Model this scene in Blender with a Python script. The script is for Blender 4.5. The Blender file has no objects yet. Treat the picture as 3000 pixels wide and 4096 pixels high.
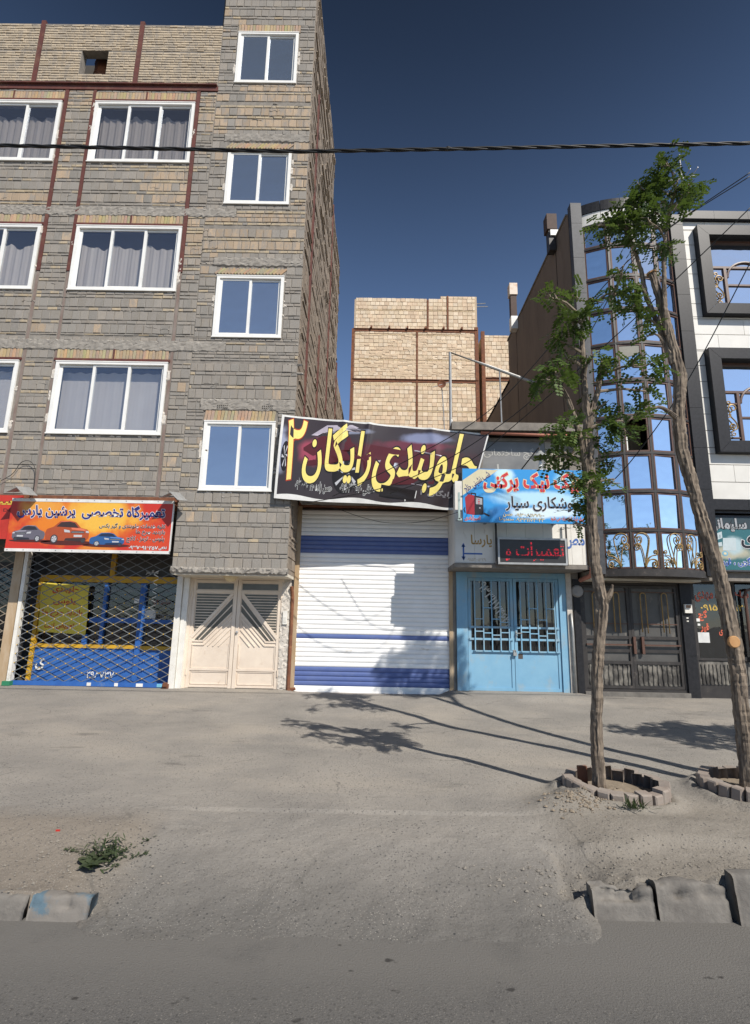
import bpy, bmesh, math, random
import numpy as np
from mathutils import Vector, Matrix

SC = bpy.context.scene
COL = SC.collection
R = random.Random(7)

# ------------------------------------------------------------------ camera, sky, sun
F = Vector((-0.00670424, 0.97951942, 0.20123808)).normalized()
RT = Vector((0.99981767, 0.00296782, 0.01886315)).normalized()
UP = RT.cross(F).normalized()
cam = bpy.data.cameras.new('camera'); cam.sensor_fit = 'HORIZONTAL'; cam.sensor_width = 36.0
cam.lens = 2130 / 3000 * 36.0; cam.clip_start = 0.05; cam.clip_end = 3000
camo = bpy.data.objects.new('camera', cam); COL.objects.link(camo)
m3 = Matrix((RT, UP, -F)).transposed()
camo.matrix_world = Matrix.Translation((0, 0, 1.75)) @ m3.to_4x4()
SC.camera = camo

SUN = Vector((-0.76, 1.0, -1.22)).normalized()          # the way the light travels
w = bpy.data.worlds.new('World'); SC.world = w; w.use_nodes = True
wn = w.node_tree.nodes; wl = w.node_tree.links
bg = wn['Background']; sky = wn.new('ShaderNodeTexSky'); sky.sky_type = 'NISHITA'
sky.sun_disc = False
sky.sun_elevation = math.asin(-SUN.z)
sky.sun_rotation = math.atan2(-SUN.x, -SUN.y)
sky.altitude = 1300; sky.air_density = 0.85; sky.dust_density = 0.7; sky.ozone_density = 2.6
tc = wn.new('ShaderNodeTexCoord'); sx = wn.new('ShaderNodeSeparateXYZ'); wl.new(tc.outputs['Generated'], sx.inputs[0])
rampw = wn.new('ShaderNodeValToRGB'); rampw.color_ramp.interpolation = 'B_SPLINE'          # added multiplier by height: pale low sky, deep zenith
for i, (p, v) in enumerate(((0.0, 0.78), (0.40, 0.90), (0.60, 0.60), (0.82, 0.13), (1.0, 0.11))):
    e = rampw.color_ramp.elements[i] if i < 2 else rampw.color_ramp.elements.new(p)
    e.position = p; e.color = (v, v, v, 1)
wl.new(sx.outputs['Z'], rampw.inputs[0])
wm = wn.new('ShaderNodeMix'); wm.data_type = 'RGBA'; wm.blend_type = 'MULTIPLY'; wm.inputs[0].default_value = 1.0
wl.new(sky.outputs[0], wm.inputs[6]); wl.new(rampw.outputs[0], wm.inputs[7])
wl.new(wm.outputs[2], bg.inputs[0]); bg.inputs[1].default_value = 0.148
sl = bpy.data.lights.new('sun', 'SUN'); sl.energy = 4.6; sl.angle = math.radians(0.5); sl.color = (1.0, 0.945, 0.865)
so = bpy.data.objects.new('sun', sl); COL.objects.link(so)
so.rotation_euler = SUN.to_track_quat('-Z', 'Y').to_euler(); so.location = (8, -10, 20)
SC.view_settings.view_transform = 'Standard'; SC.view_settings.look = 'None'
SC.view_settings.exposure = 0.30; SC.view_settings.gamma = 1.0; SC.view_settings.use_curve_mapping = False
try: SC.cycles.max_bounces = 8; SC.cycles.transparent_max_bounces = 12
except Exception: pass

# ------------------------------------------------------------------ materials
MATS = {}
def nodes(name):
    m = bpy.data.materials.new(name); m.use_nodes = True
    return m, m.node_tree.nodes, m.node_tree.links, m.node_tree.nodes['Principled BSDF']

def rgb(c): return (c[0], c[1], c[2], 1.0)

def noise_fac(n, l, scale, detail=4.0, stretch=(1, 1, 1), lo=0.35, hi=0.65, rough=0.6):
    g = n.new('ShaderNodeNewGeometry')
    mp = n.new('ShaderNodeMapping'); mp.inputs['Scale'].default_value = stretch
    l.new(g.outputs['Position'], mp.inputs[0])
    t = n.new('ShaderNodeTexNoise'); t.inputs['Scale'].default_value = scale
    t.inputs['Detail'].default_value = detail; t.inputs['Roughness'].default_value = rough
    l.new(mp.outputs[0], t.inputs['Vector'])
    r = n.new('ShaderNodeMapRange'); r.inputs[1].default_value = lo; r.inputs[2].default_value = hi
    l.new(t.outputs['Fac'], r.inputs[0])
    return r.outputs[0], t.outputs['Fac']

def mix(n, l, fac, a, b, mode='MIX'):
    x = n.new('ShaderNodeMix'); x.data_type = 'RGBA'; x.blend_type = mode
    for s, v in ((x.inputs[0], fac), (x.inputs[6], a), (x.inputs[7], b)):
        if hasattr(v, 'is_output'): l.new(v, s)
        elif isinstance(v, (int, float)): s.default_value = v
        else: s.default_value = rgb(v)
    return x.outputs[2]

def bump(n, l, p, h, strength=0.4, dist=0.01):
    b = n.new('ShaderNodeBump'); b.inputs['Strength'].default_value = strength; b.inputs['Distance'].default_value = dist
    l.new(h, b.inputs['Height']); l.new(b.outputs[0], p.inputs['Normal'])

def M(name, c, c2=None, rough=0.7, scale=6.0, stretch=(1, 1, 1), metal=0.0, bmp=0.25, lo=0.35, hi=0.68, dirt=None, spec=0.4, bscale=None):
    """plain surface: two colours through a noise, optional dirt patches, fine bump"""
    if name in MATS: return MATS[name]
    m, n, l, p = nodes(name)
    if c2 is None: c2 = tuple(x * 0.78 for x in c)
    f, raw = noise_fac(n, l, scale, 6.0, stretch, lo, hi)
    out = mix(n, l, f, c, c2)
    if dirt:
        f2, _ = noise_fac(n, l, dirt[1], 8.0, dirt[2] if len(dirt) > 2 else (1, 1, 1), dirt[3] if len(dirt) > 3 else 0.52, 0.72, 0.7)
        out = mix(n, l, f2, out, dirt[0])
    l.new(out, p.inputs['Base Color'])
    p.inputs['Roughness'].default_value = rough; p.inputs['Metallic'].default_value = metal
    p.inputs['Specular IOR Level'].default_value = spec
    if bmp:
        _, h = noise_fac(n, l, bscale or scale * 6, 5.0, stretch)
        bump(n, l, p, h, bmp, 0.006)
    MATS[name] = m
    return m

def brick_mat(name, smear=0.5, ribs=True):
    """base colour from the piece's own Col attribute, cement wash over it in streaks"""
    m, n, l, p = nodes(name)
    a = n.new('ShaderNodeAttribute'); a.attribute_name = 'Col'
    f, _ = noise_fac(n, l, 4.0, 8.0, (1.6, 1, 0.5), 0.47, 0.56, 0.7)
    grey = mix(n, l, 0.5, (0.25, 0.235, 0.215), (0.33, 0.305, 0.275))
    f3 = n.new('ShaderNodeMath'); f3.operation = 'MULTIPLY'; f3.inputs[1].default_value = smear
    l.new(f, f3.inputs[0])
    o = mix(n, l, f3.outputs[0], a.outputs['Color'], grey)
    f2, _ = noise_fac(n, l, 55.0, 3.0, (1, 1, 1), 0.3, 0.75)
    o = mix(n, l, f2, o, mix(n, l, 1.0, o, (0.78, 0.76, 0.74), 'MULTIPLY'))
    l.new(o, p.inputs['Base Color']); p.inputs['Roughness'].default_value = 0.92
    p.inputs['Specular IOR Level'].default_value = 0.2
    g = n.new('ShaderNodeNewGeometry')
    wv = n.new('ShaderNodeTexWave'); wv.bands_direction = 'X'; wv.inputs['Scale'].default_value = 14.0
    wv.inputs['Distortion'].default_value = 2.5; l.new(g.outputs['Position'], wv.inputs[0])
    _, h2 = noise_fac(n, l, 70.0, 5.0, (1, 1, 0.6))
    mm = n.new('ShaderNodeMath'); mm.operation = 'ADD'; l.new(h2, mm.inputs[1])
    if ribs:
        ms = n.new('ShaderNodeMath'); ms.operation = 'MULTIPLY'; ms.inputs[1].default_value = 0.5
        l.new(wv.outputs['Fac'], ms.inputs[0]); l.new(ms.outputs[0], mm.inputs[0])
    else: mm.inputs[0].default_value = 0
    bump(n, l, p, mm.outputs[0], 0.55, 0.006)
    MATS[name] = m
    return m

def glass(name, tint, refl=(1, 1, 1), trans=0.6, rough=0.02, ior_boost=0.12, wav=0.0):
    """thin pane: see-through tinted layer under a mirror layer"""
    m = bpy.data.materials.new(name); m.use_nodes = True
    n, l = m.node_tree.nodes, m.node_tree.links; n.clear()
    o = n.new('ShaderNodeOutputMaterial')
    tr = n.new('ShaderNodeBsdfTransparent'); tr.inputs[0].default_value = rgb(tint)
    df = n.new('ShaderNodeBsdfDiffuse'); df.inputs[0].default_value = rgb(tuple(x * 0.5 for x in tint))
    gl = n.new('ShaderNodeBsdfGlossy'); gl.inputs['Color'].default_value = rgb(refl); gl.inputs['Roughness'].default_value = rough
    m1 = n.new('ShaderNodeMixShader'); m1.inputs[0].default_value = trans
    l.new(df.outputs[0], m1.inputs[1]); l.new(tr.outputs[0], m1.inputs[2])
    fr = n.new('ShaderNodeLayerWeight'); fr.inputs[0].default_value = 0.5
    pw = n.new('ShaderNodeMath'); pw.operation = 'POWER'; pw.inputs[1].default_value = 5.0; l.new(fr.outputs['Facing'], pw.inputs[0])
    ad = n.new('ShaderNodeMath'); ad.operation = 'MULTIPLY_ADD'; ad.inputs[1].default_value = 0.9; ad.inputs[2].default_value = ior_boost + 0.03; ad.use_clamp = True
    l.new(pw.outputs[0], ad.inputs[0])
    m2 = n.new('ShaderNodeMixShader'); l.new(ad.outputs[0], m2.inputs[0])
    l.new(m1.outputs[0], m2.inputs[1]); l.new(gl.outputs[0], m2.inputs[2])
    if wav:
        _, h = noise_fac(n, l, 2.2, 2.0)
        b = n.new('ShaderNodeBump'); b.inputs['Strength'].default_value = wav; b.inputs['Distance'].default_value = 0.05
        l.new(h, b.inputs['Height']); l.new(b.outputs[0], gl.inputs['Normal'])
    l.new(m2.outputs[0], o.inputs[0]); MATS[name] = m
    return m

def plain(name, c, rough=0.6, metal=0.0, spec=0.4, emit=None):
    if name in MATS: return MATS[name]
    m, n, l, p = nodes(name)
    f, _ = noise_fac(n, l, 14.0, 5.0, (1, 1, 1), 0.25, 0.8)
    o = mix(n, l, f, c, tuple(x * 0.88 for x in c))
    l.new(o, p.inputs['Base Color']); p.inputs['Roughness'].default_value = rough
    p.inputs['Metallic'].default_value = metal; p.inputs['Specular IOR Level'].default_value = spec
    if emit:
        p.inputs['Emission Color'].default_value = rgb(emit[0]); p.inputs['Emission Strength'].default_value = emit[1]
    MATS[name] = m
    return m

mBlock = brick_mat('hollow clay block', 0.7)
mBrick = brick_mat('thin clay brick', 0.45, False)
mCream = brick_mat('cream clay block', 0.12)
mMortar = M('cement mortar', (0.255, 0.23, 0.2), (0.17, 0.154, 0.134), 0.95, 9, bmp=0.8)
mSmear = M('smeared cement', (0.31, 0.285, 0.25), (0.22, 0.2, 0.175), 0.95, 7, bmp=0.9)
mSide = M('side wall masonry', (0.27, 0.215, 0.165), (0.185, 0.15, 0.115), 0.95, 5, (1, 0.25, 1), bmp=0.9, dirt=((0.36, 0.31, 0.25), 3.0))
mSideLump = M('squeezed mortar', (0.33, 0.275, 0.215), (0.2, 0.165, 0.13), 0.95, 12, bmp=0.9)
mRed = M('red oxide steel', (0.125, 0.038, 0.028), (0.085, 0.03, 0.025), 0.65, 5, bmp=0.3, dirt=((0.16, 0.085, 0.055), 4.0))
mColS = M('cement-smeared steel', (0.23, 0.19, 0.165), (0.17, 0.115, 0.095), 0.85, 6, (1, 1, 0.4), bmp=0.5)
mRust = M('rusty steel', (0.2, 0.075, 0.035), (0.12, 0.05, 0.03), 0.85, 7, bmp=0.5, dirt=((0.28, 0.13, 0.06), 8.0))
mFrame = M('white window frame', (0.78, 0.77, 0.73), (0.7, 0.69, 0.66), 0.4, 3, bmp=0.05)
mPlaster = M('white rough plaster', (0.62, 0.57, 0.5), (0.45, 0.41, 0.36), 0.95, 9, bmp=0.9)
mCeil = M('cream plaster', (0.62, 0.57, 0.47), (0.52, 0.47, 0.38), 0.9, 3, bmp=0.3)
mCurtain = M('beige curtain', (0.36, 0.315, 0.28), (0.32, 0.28, 0.245), 0.9, 2, (3, 1, 0.3), bmp=0.2)
mCurtB = M('pale beige curtain', (0.5, 0.45, 0.4), (0.45, 0.4, 0.355), 0.9, 2, (3, 1, 0.3), bmp=0.2)
mCurtC = M('hazy flat curtain', (0.52, 0.48, 0.435), (0.47, 0.43, 0.39), 0.9, 2, (1.5, 1, 0.5), bmp=0.1)
mShadeBlack = plain('painted shade black', (0.012, 0.011, 0.01), 0.95)  # near-black colour stands in for shade inside rooms and holes
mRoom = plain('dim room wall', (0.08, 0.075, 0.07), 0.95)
mPane = glass('window glass', (0.93, 0.94, 0.95), (0.8, 0.88, 1.0), 0.97, 0.015, 0.085, 0.05)
mFrost = glass('frosted stair glass', (0.20, 0.24, 0.29), (0.8, 0.88, 1.0), 0.0, 0.16, 0.40, 0.1)
mBlue = glass('mirrored blue glass', (0.03, 0.07, 0.16), (0.86, 0.95, 1.0), 0.2, 0.012, 0.82, 0.10)
mShopGlass = glass('dark shop glass', (0.3, 0.3, 0.3), (0.9, 0.95, 1.0), 0.9, 0.02, 0.03, 0.06)
mWhiteSteel = M('white painted steel', (0.74, 0.72, 0.66), (0.64, 0.61, 0.55), 0.45, 4, bmp=0.1, dirt=((0.38, 0.33, 0.26), 2.5, (1, 1, 0.6), 0.6))
mShutW = M('white shutter paint', (0.86, 0.85, 0.83), (0.8, 0.79, 0.76), 0.42, 3, bmp=0.06, dirt=((0.5, 0.46, 0.4), 4, (0.3, 1, 1), 0.62))
mShutB = M('blue shutter paint', (0.08, 0.12, 0.3), (0.11, 0.15, 0.32), 0.42, 3, bmp=0.06, dirt=((0.25, 0.25, 0.3), 6, (0.3, 1, 1), 0.62))
mGuide = M('rusty cream guide rail', (0.36, 0.25, 0.14), (0.46, 0.36, 0.25), 0.7, 6, (1, 1, 0.3), bmp=0.3)
mDoorC = M('cream door paint', (0.7, 0.6, 0.49), (0.62, 0.52, 0.42), 0.5, 3, bmp=0.08, dirt=((0.4, 0.27, 0.17), 5, (1, 1, 0.5), 0.62))
mBlueD = M('sky blue door paint', (0.17, 0.35, 0.5), (0.21, 0.4, 0.54), 0.55, 3, bmp=0.1, dirt=((0.3, 0.36, 0.38), 3.0, (1, 1, 0.7), 0.52))
mShopB = M('royal blue paint', (0.025, 0.1, 0.34), (0.035, 0.13, 0.4), 0.5, 4, bmp=0.1, dirt=((0.15, 0.2, 0.3), 4, (1, 1, 1), 0.6))
mShopY = M('yellow paint', (0.62, 0.36, 0.02), (0.52, 0.3, 0.03), 0.55, 5, bmp=0.1, dirt=((0.3, 0.18, 0.05), 6))
mLatT = M('tan lattice steel', (0.26, 0.215, 0.16), (0.18, 0.145, 0.11), 0.6, 8, bmp=0.1)
mLatB = M('blue grey lattice steel', (0.12, 0.14, 0.16), (0.17, 0.165, 0.155), 0.55, 8, bmp=0.1)
mRivet = plain('yellow rivet', (0.55, 0.36, 0.08), 0.6)
mGranite = M('black granite', (0.016, 0.016, 0.018), (0.026, 0.026, 0.029), 0.42, 20, bmp=0.05, spec=0.22)
mGranG = M('grey granite', (0.075, 0.078, 0.086), (0.055, 0.058, 0.065), 0.5, 14, bmp=0.05, spec=0.2)
mClad = M('white stone cladding', (0.7, 0.68, 0.63), (0.62, 0.6, 0.555), 0.55, 2.2, bmp=0.05, dirt=((0.5, 0.47, 0.42), 2.0, (1, 1, 0.4), 0.62))
mBronze = M('brown bronze frame', (0.115, 0.06, 0.042), (0.085, 0.045, 0.033), 0.45, 8, bmp=0.08)
mBlackSt = M('black steel', (0.028, 0.025, 0.024), (0.045, 0.04, 0.037), 0.5, 6, bmp=0.1, dirt=((0.12, 0.1, 0.085), 6, (1, 1, 1), 0.6))
mGold = M('aged gold paint', (0.36, 0.24, 0.09), (0.26, 0.17, 0.07), 0.45, 12, bmp=0.1, metal=0.2)
mConc = M('side concrete render', (0.21, 0.165, 0.13), (0.165, 0.13, 0.105), 0.95, 2.0, (1, 1, 0.35), bmp=0.6, dirt=((0.1, 0.078, 0.062), 1.2, (1, 1.5, 0.25), 0.56))
mRoofC = M('weathered concrete slab', (0.24, 0.215, 0.185), (0.15, 0.135, 0.12), 0.95, 5, bmp=0.6)
mTileW = M('cracked white wall tile', (0.72, 0.69, 0.63), (0.64, 0.61, 0.55), 0.5, 3, bmp=0.1, dirt=((0.36, 0.3, 0.23), 3.5, (1, 1, 0.35), 0.6))
mPipeR = M('salmon painted pipe', (0.42, 0.16, 0.1), (0.36, 0.14, 0.09), 0.6, 5, bmp=0.1)
mGalv = M('galvanised steel', (0.42, 0.42, 0.41), (0.32, 0.32, 0.31), 0.45, 9, bmp=0.1, metal=0.5)
mCable = plain('black cable sheath', (0.012, 0.012, 0.012), 0.5)
mBark = M('grey brown bark', (0.25, 0.2, 0.15), (0.10, 0.078, 0.06), 0.95, 16, (2.4, 2.4, 0.22), bmp=1.0, bscale=30, lo=0.4, hi=0.6)
mCut = M('fresh cut wood', (0.5, 0.28, 0.12), (0.42, 0.22, 0.09), 0.8, 12, bmp=0.3)
mTwig = M('dry twig', (0.3, 0.24, 0.18), (0.2, 0.16, 0.12), 0.9, 10)
mKerb = M('concrete kerb', (0.19, 0.175, 0.155), (0.125, 0.116, 0.105), 0.95, 6, bmp=0.9, dirt=((0.11, 0.1, 0.09), 3.5, (1, 1, 0.6), 0.5))
mKerbB = M('blue flaking kerb paint', (0.095, 0.145, 0.18), (0.18, 0.165, 0.147), 0.9, 5, bmp=0.7, lo=0.45, hi=0.53)
mPaver = M('dusty red brick', (0.235, 0.19, 0.16), (0.28, 0.245, 0.21), 0.95, 6, bmp=0.6)
mSoil = M('dry soil', (0.27, 0.22, 0.165), (0.19, 0.155, 0.115), 0.98, 10, bmp=1.0)

def leaf_mat(name, c, c2):
    m = bpy.data.materials.new(name); m.use_nodes = True
    n, l = m.node_tree.nodes, m.node_tree.links; p = n['Principled BSDF']; o = n['Material Output']
    f, _ = noise_fac(n, l, 2.6, 3.0, (1, 1, 1), 0.35, 0.65)
    cc = mix(n, l, f, c, c2)
    l.new(cc, p.inputs['Base Color']); p.inputs['Roughness'].default_value = 0.55; p.inputs['Specular IOR Level'].default_value = 0.35
    t = n.new('ShaderNodeBsdfTranslucent'); l.new(mix(n, l, 0.4, cc, (0.16, 0.24, 0.03)), t.inputs[0])
    x = n.new('ShaderNodeMixShader'); x.inputs[0].default_value = 0.3
    l.new(p.outputs[0], x.inputs[1]); l.new(t.outputs[0], x.inputs[2]); l.new(x.outputs[0], o.inputs[0])
    MATS[name] = m
    return m
mLeaf = leaf_mat('locust leaf', (0.055, 0.10, 0.022), (0.085, 0.13, 0.03))
mWeed = leaf_mat('weed leaf', (0.055, 0.078, 0.038), (0.085, 0.1, 0.055))

# ------------------------------------------------------------------ mesh building
class MB:
    def __init__(s): s.v = []; s.f = []; s.c = []
    def add(s, vs, fs, col=None):
        b = len(s.v); s.v += [tuple(p) for p in vs]; s.f += [tuple(i + b for i in f) for f in fs]
        s.c += [col or (0.5, 0.5, 0.5)] * len(vs)
    def box(s, x0, x1, y0, y1, z0, z1, col=None):
        vs = [(x0, y0, z0), (x1, y0, z0), (x1, y1, z0), (x0, y1, z0), (x0, y0, z1), (x1, y0, z1), (x1, y1, z1), (x0, y1, z1)]
        s.add(vs, [(0, 3, 2, 1), (4, 5, 6, 7), (0, 1, 5, 4), (1, 2, 6, 5), (2, 3, 7, 6), (3, 0, 4, 7)], col)
    def bar(s, a, b, wd, dp, nrm=(0, -1, 0)):
        """rectangular bar from a to b; wd across in the plane facing nrm, dp along nrm"""
        a = Vector(a); b = Vector(b); d = (b - a).normalized(); nn = Vector(nrm).normalized(); sd = d.cross(nn).normalized()
        vs = []
        for p in (a, b):
            for i, j in ((-1, 0), (1, 0), (1, 1), (-1, 1)): vs.append(p + sd * (i * wd / 2) + nn * (j * dp))
        s.add(vs, [(0, 1, 2, 3), (7, 6, 5, 4), (0, 4, 5, 1), (1, 5, 6, 2), (2, 6, 7, 3), (3, 7, 4, 0)])
    def brick(s, x0, x1, z0, z1, y, depth, col, rnd, ch=0.0055, jit=0.003):
        """a laid unit: jittered box with a softened front edge, front face towards -y"""
        j = lambda: rnd.uniform(-jit, jit)
        c = [(x0 + j(), z0 + j()), (x1 + j(), z0 + j()), (x1 + j(), z1 + j()), (x0 + j(), z1 + j())]
        cx = (x0 + x1) / 2; cz = (z0 + z1) / 2
        ti = rnd.uniform(-0.003, 0.003)
        vs = [(a, y + depth, b) for a, b in c] + [(a, y + ch, b) for a, b in c]
        sx = max(0.3, 1 - 2 * ch / max(0.02, x1 - x0)); sz = max(0.3, 1 - 2 * ch / max(0.02, z1 - z0))
        vs += [(cx + (a - cx) * sx, y + (ti if a > cx else -ti), cz + (b - cz) * sz) for a, b in c]
        fs = [(8, 9, 10, 11)]
        for i in range(4):
            k = (i + 1) % 4
            fs += [(i, k, 4 + k, 4 + i), (4 + i, 4 + k, 8 + k, 8 + i)]
        s.add(vs, fs, col)
    def tube(s, pts, r, n=8, cap=True, noise=None):
        pts = [Vector(p) for p in pts]; k = len(pts)
        rs = r if isinstance(r, (list, tuple)) else [r] * k
        b0 = None; vs = []
        for i, p in enumerate(pts):
            d = (pts[min(i + 1, k - 1)] - pts[max(i - 1, 0)])
            d = d.normalized() if d.length > 1e-9 else Vector((0, 0, 1))
            if b0 is None:
                b0 = d.orthogonal().normalized()
            else:
                b0 = (b0 - d * b0.dot(d)); b0 = b0.normalized() if b0.length > 1e-6 else d.orthogonal().normalized()
            b1 = d.cross(b0)
            for q in range(n):
                a = 2 * math.pi * q / n; rr = rs[i] * (noise(i, q) if noise else 1)
                vs.append(p + (b0 * math.cos(a) + b1 * math.sin(a)) * rr)
        fs = [(i * n + q, i * n + (q + 1) % n, (i + 1) * n + (q + 1) % n, (i + 1) * n + q) for i in range(k - 1) for q in range(n)]
        if cap:
            fs.append(tuple(reversed(range(n)))); fs.append(tuple(range((k - 1) * n, k * n)))
        s.add(vs, fs)
    def prism(s, poly, y0, y1):
        """polygon in xz extruded in y"""
        n = len(poly)
        vs = [(a, y0, b) for a, b in poly] + [(a, y1, b) for a, b in poly]
        fs = [tuple(range(n)), tuple(reversed(range(n, 2 * n)))] + [(i, n + i, n + (i + 1) % n, (i + 1) % n) for i in range(n)]
        s.add(vs, fs)
    def lathe(s, prof, c, n=20, axis='z'):
        vs = []; k = len(prof)
        for r, h in prof:
            for q in range(n):
                a = 2 * math.pi * q / n; u, v = r * math.cos(a), r * math.sin(a)
                vs.append((c[0] + u, c[1] + v, c[2] + h) if axis == 'z' else (c[0] + u, c[1] + h, c[2] + v))
        s.add(vs, [(i * n + q, i * n + (q + 1) % n, (i + 1) * n + (q + 1) % n, (i + 1) * n + q) for i in range(k - 1) for q in range(n)])
    def build(s, name, mat, parent=None, kind=None, smooth=False, col=False, label=None):
        me = bpy.data.meshes.new(name); me.from_pydata(s.v, [], s.f); me.materials.append(mat)
        if col:
            at = me.color_attributes.new('Col', 'FLOAT_COLOR', 'POINT')
            at.data.foreach_set('color', np.array([c + (1.0,) for c in s.c], dtype=np.float32).ravel())
        if smooth: me.polygons.foreach_set('use_smooth', [True] * len(me.polygons))
        me.update()
        return link(name, me, parent, kind, label)

ANCHOR = {}
def link(name, me, parent=None, kind=None, label=None):
    o = bpy.data.objects.new(name, me); COL.objects.link(o)
    if parent:
        o.parent = parent
        if parent.name in ANCHOR: o.matrix_parent_inverse = Matrix.Translation(-ANCHOR[parent.name])
    if kind: o['kind'] = kind
    if label: o['label'] = label
    return o

def tag(o, label, cat, group=None):
    o['label'] = label; o['category'] = cat
    if group: o['group'] = group
    return o

def thing(name, label, cat, loc=(0, 0, 0), group=None):
    o = bpy.data.objects.new(name, None); COL.objects.link(o); o.location = loc; o.empty_display_size = 0.2
    ANCHOR[o.name] = Vector(loc)
    return tag(o, label, cat, group)

def one(name, mat, parent, fn, **k):
    mb = MB(); fn(mb); return mb.build(name, mat, parent, **k)

def box(name, mat, parent, *b, **k):
    mb = MB(); mb.box(*b); return mb.build(name, mat, parent, **k)

def cells(x0, x1, z0, z1, holes):
    """rectangles that cover x0..x1, z0..z1 without the holes"""
    zs = sorted({z0, z1} | {h[i] for h in holes for i in (2, 3) if z0 < h[i] < z1})
    out = []
    for a, b in zip(zs, zs[1:]):
        cuts = sorted((max(h[0], x0), min(h[1], x1)) for h in holes if h[2] < b - 1e-6 and h[3] > a + 1e-6 and h[1] > x0 and h[0] < x1)
        x = x0
        for c, d in cuts:
            if c > x + 1e-6: out.append((x, c, a, b))
            x = max(x, d)
        if x < x1 - 1e-6: out.append((x, x1, a, b))
    return out

# ------------------------------------------------------------------ Persian lettering
FORMS = {'ا': (0xFE8D, 0xFE8E), 'آ': (0xFE81, 0xFE82), 'ب': (0xFE8F, 0xFE90, 0xFE91, 0xFE92), 'پ': (0xFB56, 0xFB57, 0xFB58, 0xFB59),
 'ت': (0xFE95, 0xFE96, 0xFE97, 0xFE98), 'ج': (0xFE9D, 0xFE9E, 0xFE9F, 0xFEA0), 'چ': (0xFB7A, 0xFB7B, 0xFB7C, 0xFB7D),
 'ح': (0xFEA1, 0xFEA2, 0xFEA3, 0xFEA4), 'خ': (0xFEA5, 0xFEA6, 0xFEA7, 0xFEA8), 'د': (0xFEA9, 0xFEAA), 'ذ': (0xFEAB, 0xFEAC),
 'ر': (0xFEAD, 0xFEAE), 'ز': (0xFEAF, 0xFEB0), 'س': (0xFEB1, 0xFEB2, 0xFEB3, 0xFEB4), 'ش': (0xFEB5, 0xFEB6, 0xFEB7, 0xFEB8),
 'ص': (0xFEB9, 0xFEBA, 0xFEBB, 0xFEBC), 'ض': (0xFEBD, 0xFEBE, 0xFEBF, 0xFEC0), 'ط': (0xFEC1, 0xFEC2, 0xFEC3, 0xFEC4),
 'ع': (0xFEC9, 0xFECA, 0xFECB, 0xFECC), 'ف': (0xFED1, 0xFED2, 0xFED3, 0xFED4), 'ق': (0xFED5, 0xFED6, 0xFED7, 0xFED8),
 'ک': (0xFB8E, 0xFB8F, 0xFB90, 0xFB91), 'گ': (0xFB92, 0xFB93, 0xFB94, 0xFB95), 'ل': (0xFEDD, 0xFEDE, 0xFEDF, 0xFEE0),
 'م': (0xFEE1, 0xFEE2, 0xFEE3, 0xFEE4), 'ن': (0xFEE5, 0xFEE6, 0xFEE7, 0xFEE8), 'ه': (0xFEE9, 0xFEEA, 0xFEEB, 0xFEEC),
 'و': (0xFEED, 0xFEEE), 'ی': (0xFBFC, 0xFBFD, 0xFBFE, 0xFBFF)}
def shape(txt):
    words = []
    for wd in txt.split(' '):
        if not any(c in FORMS for c in wd): words.append(wd); continue
        out = []; i = 0
        wd = wd.replace('لا', '\u0001')
        for i, c in enumerate(wd):
            prv = wd[i - 1] if i else ''; nxt = wd[i + 1] if i + 1 < len(wd) else ''
            jp = prv in FORMS and len(FORMS[prv]) == 4
            if c == '\u0001': out.append(chr(0xFEFC if jp else 0xFEFB)); continue
            if c not in FORMS: out.append(c); continue
            fm = FORMS[c]
            jn = len(fm) == 4 and (nxt in FORMS or nxt == '\u0001')
            k = (3 if jn else 1) if jp else (2 if jn else 0)
            out.append(chr(fm[k]))
        words.append(''.join(reversed(out)))
    return ' '.join(reversed(words))

TEXT_CACHE = {}
def text_mesh(txt, bold=0.0, spacing=1.0):
    key = (txt, bold, spacing)
    if key in TEXT_CACHE: return TEXT_CACHE[key]
    c = bpy.data.curves.new('lettering', 'FONT'); c.body = shape(txt); c.offset = bold; c.resolution_u = 5; c.space_character = spacing
    o = bpy.data.objects.new('lettering', c); COL.objects.link(o)
    dg = bpy.context.evaluated_depsgraph_get(); dg.update()
    me = bpy.data.meshes.new_from_object(o.evaluated_get(dg))
    bpy.data.objects.remove(o); bpy.data.curves.remove(c)
    n = len(me.vertices); a = np.zeros(n * 3); me.vertices.foreach_get('co', a); a = a.reshape(-1, 3)[:, :2]
    fs = [tuple(p.vertices) for p in me.polygons]; bpy.data.meshes.remove(me)
    TEXT_CACHE[key] = (a, fs)
    return a, fs

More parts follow.
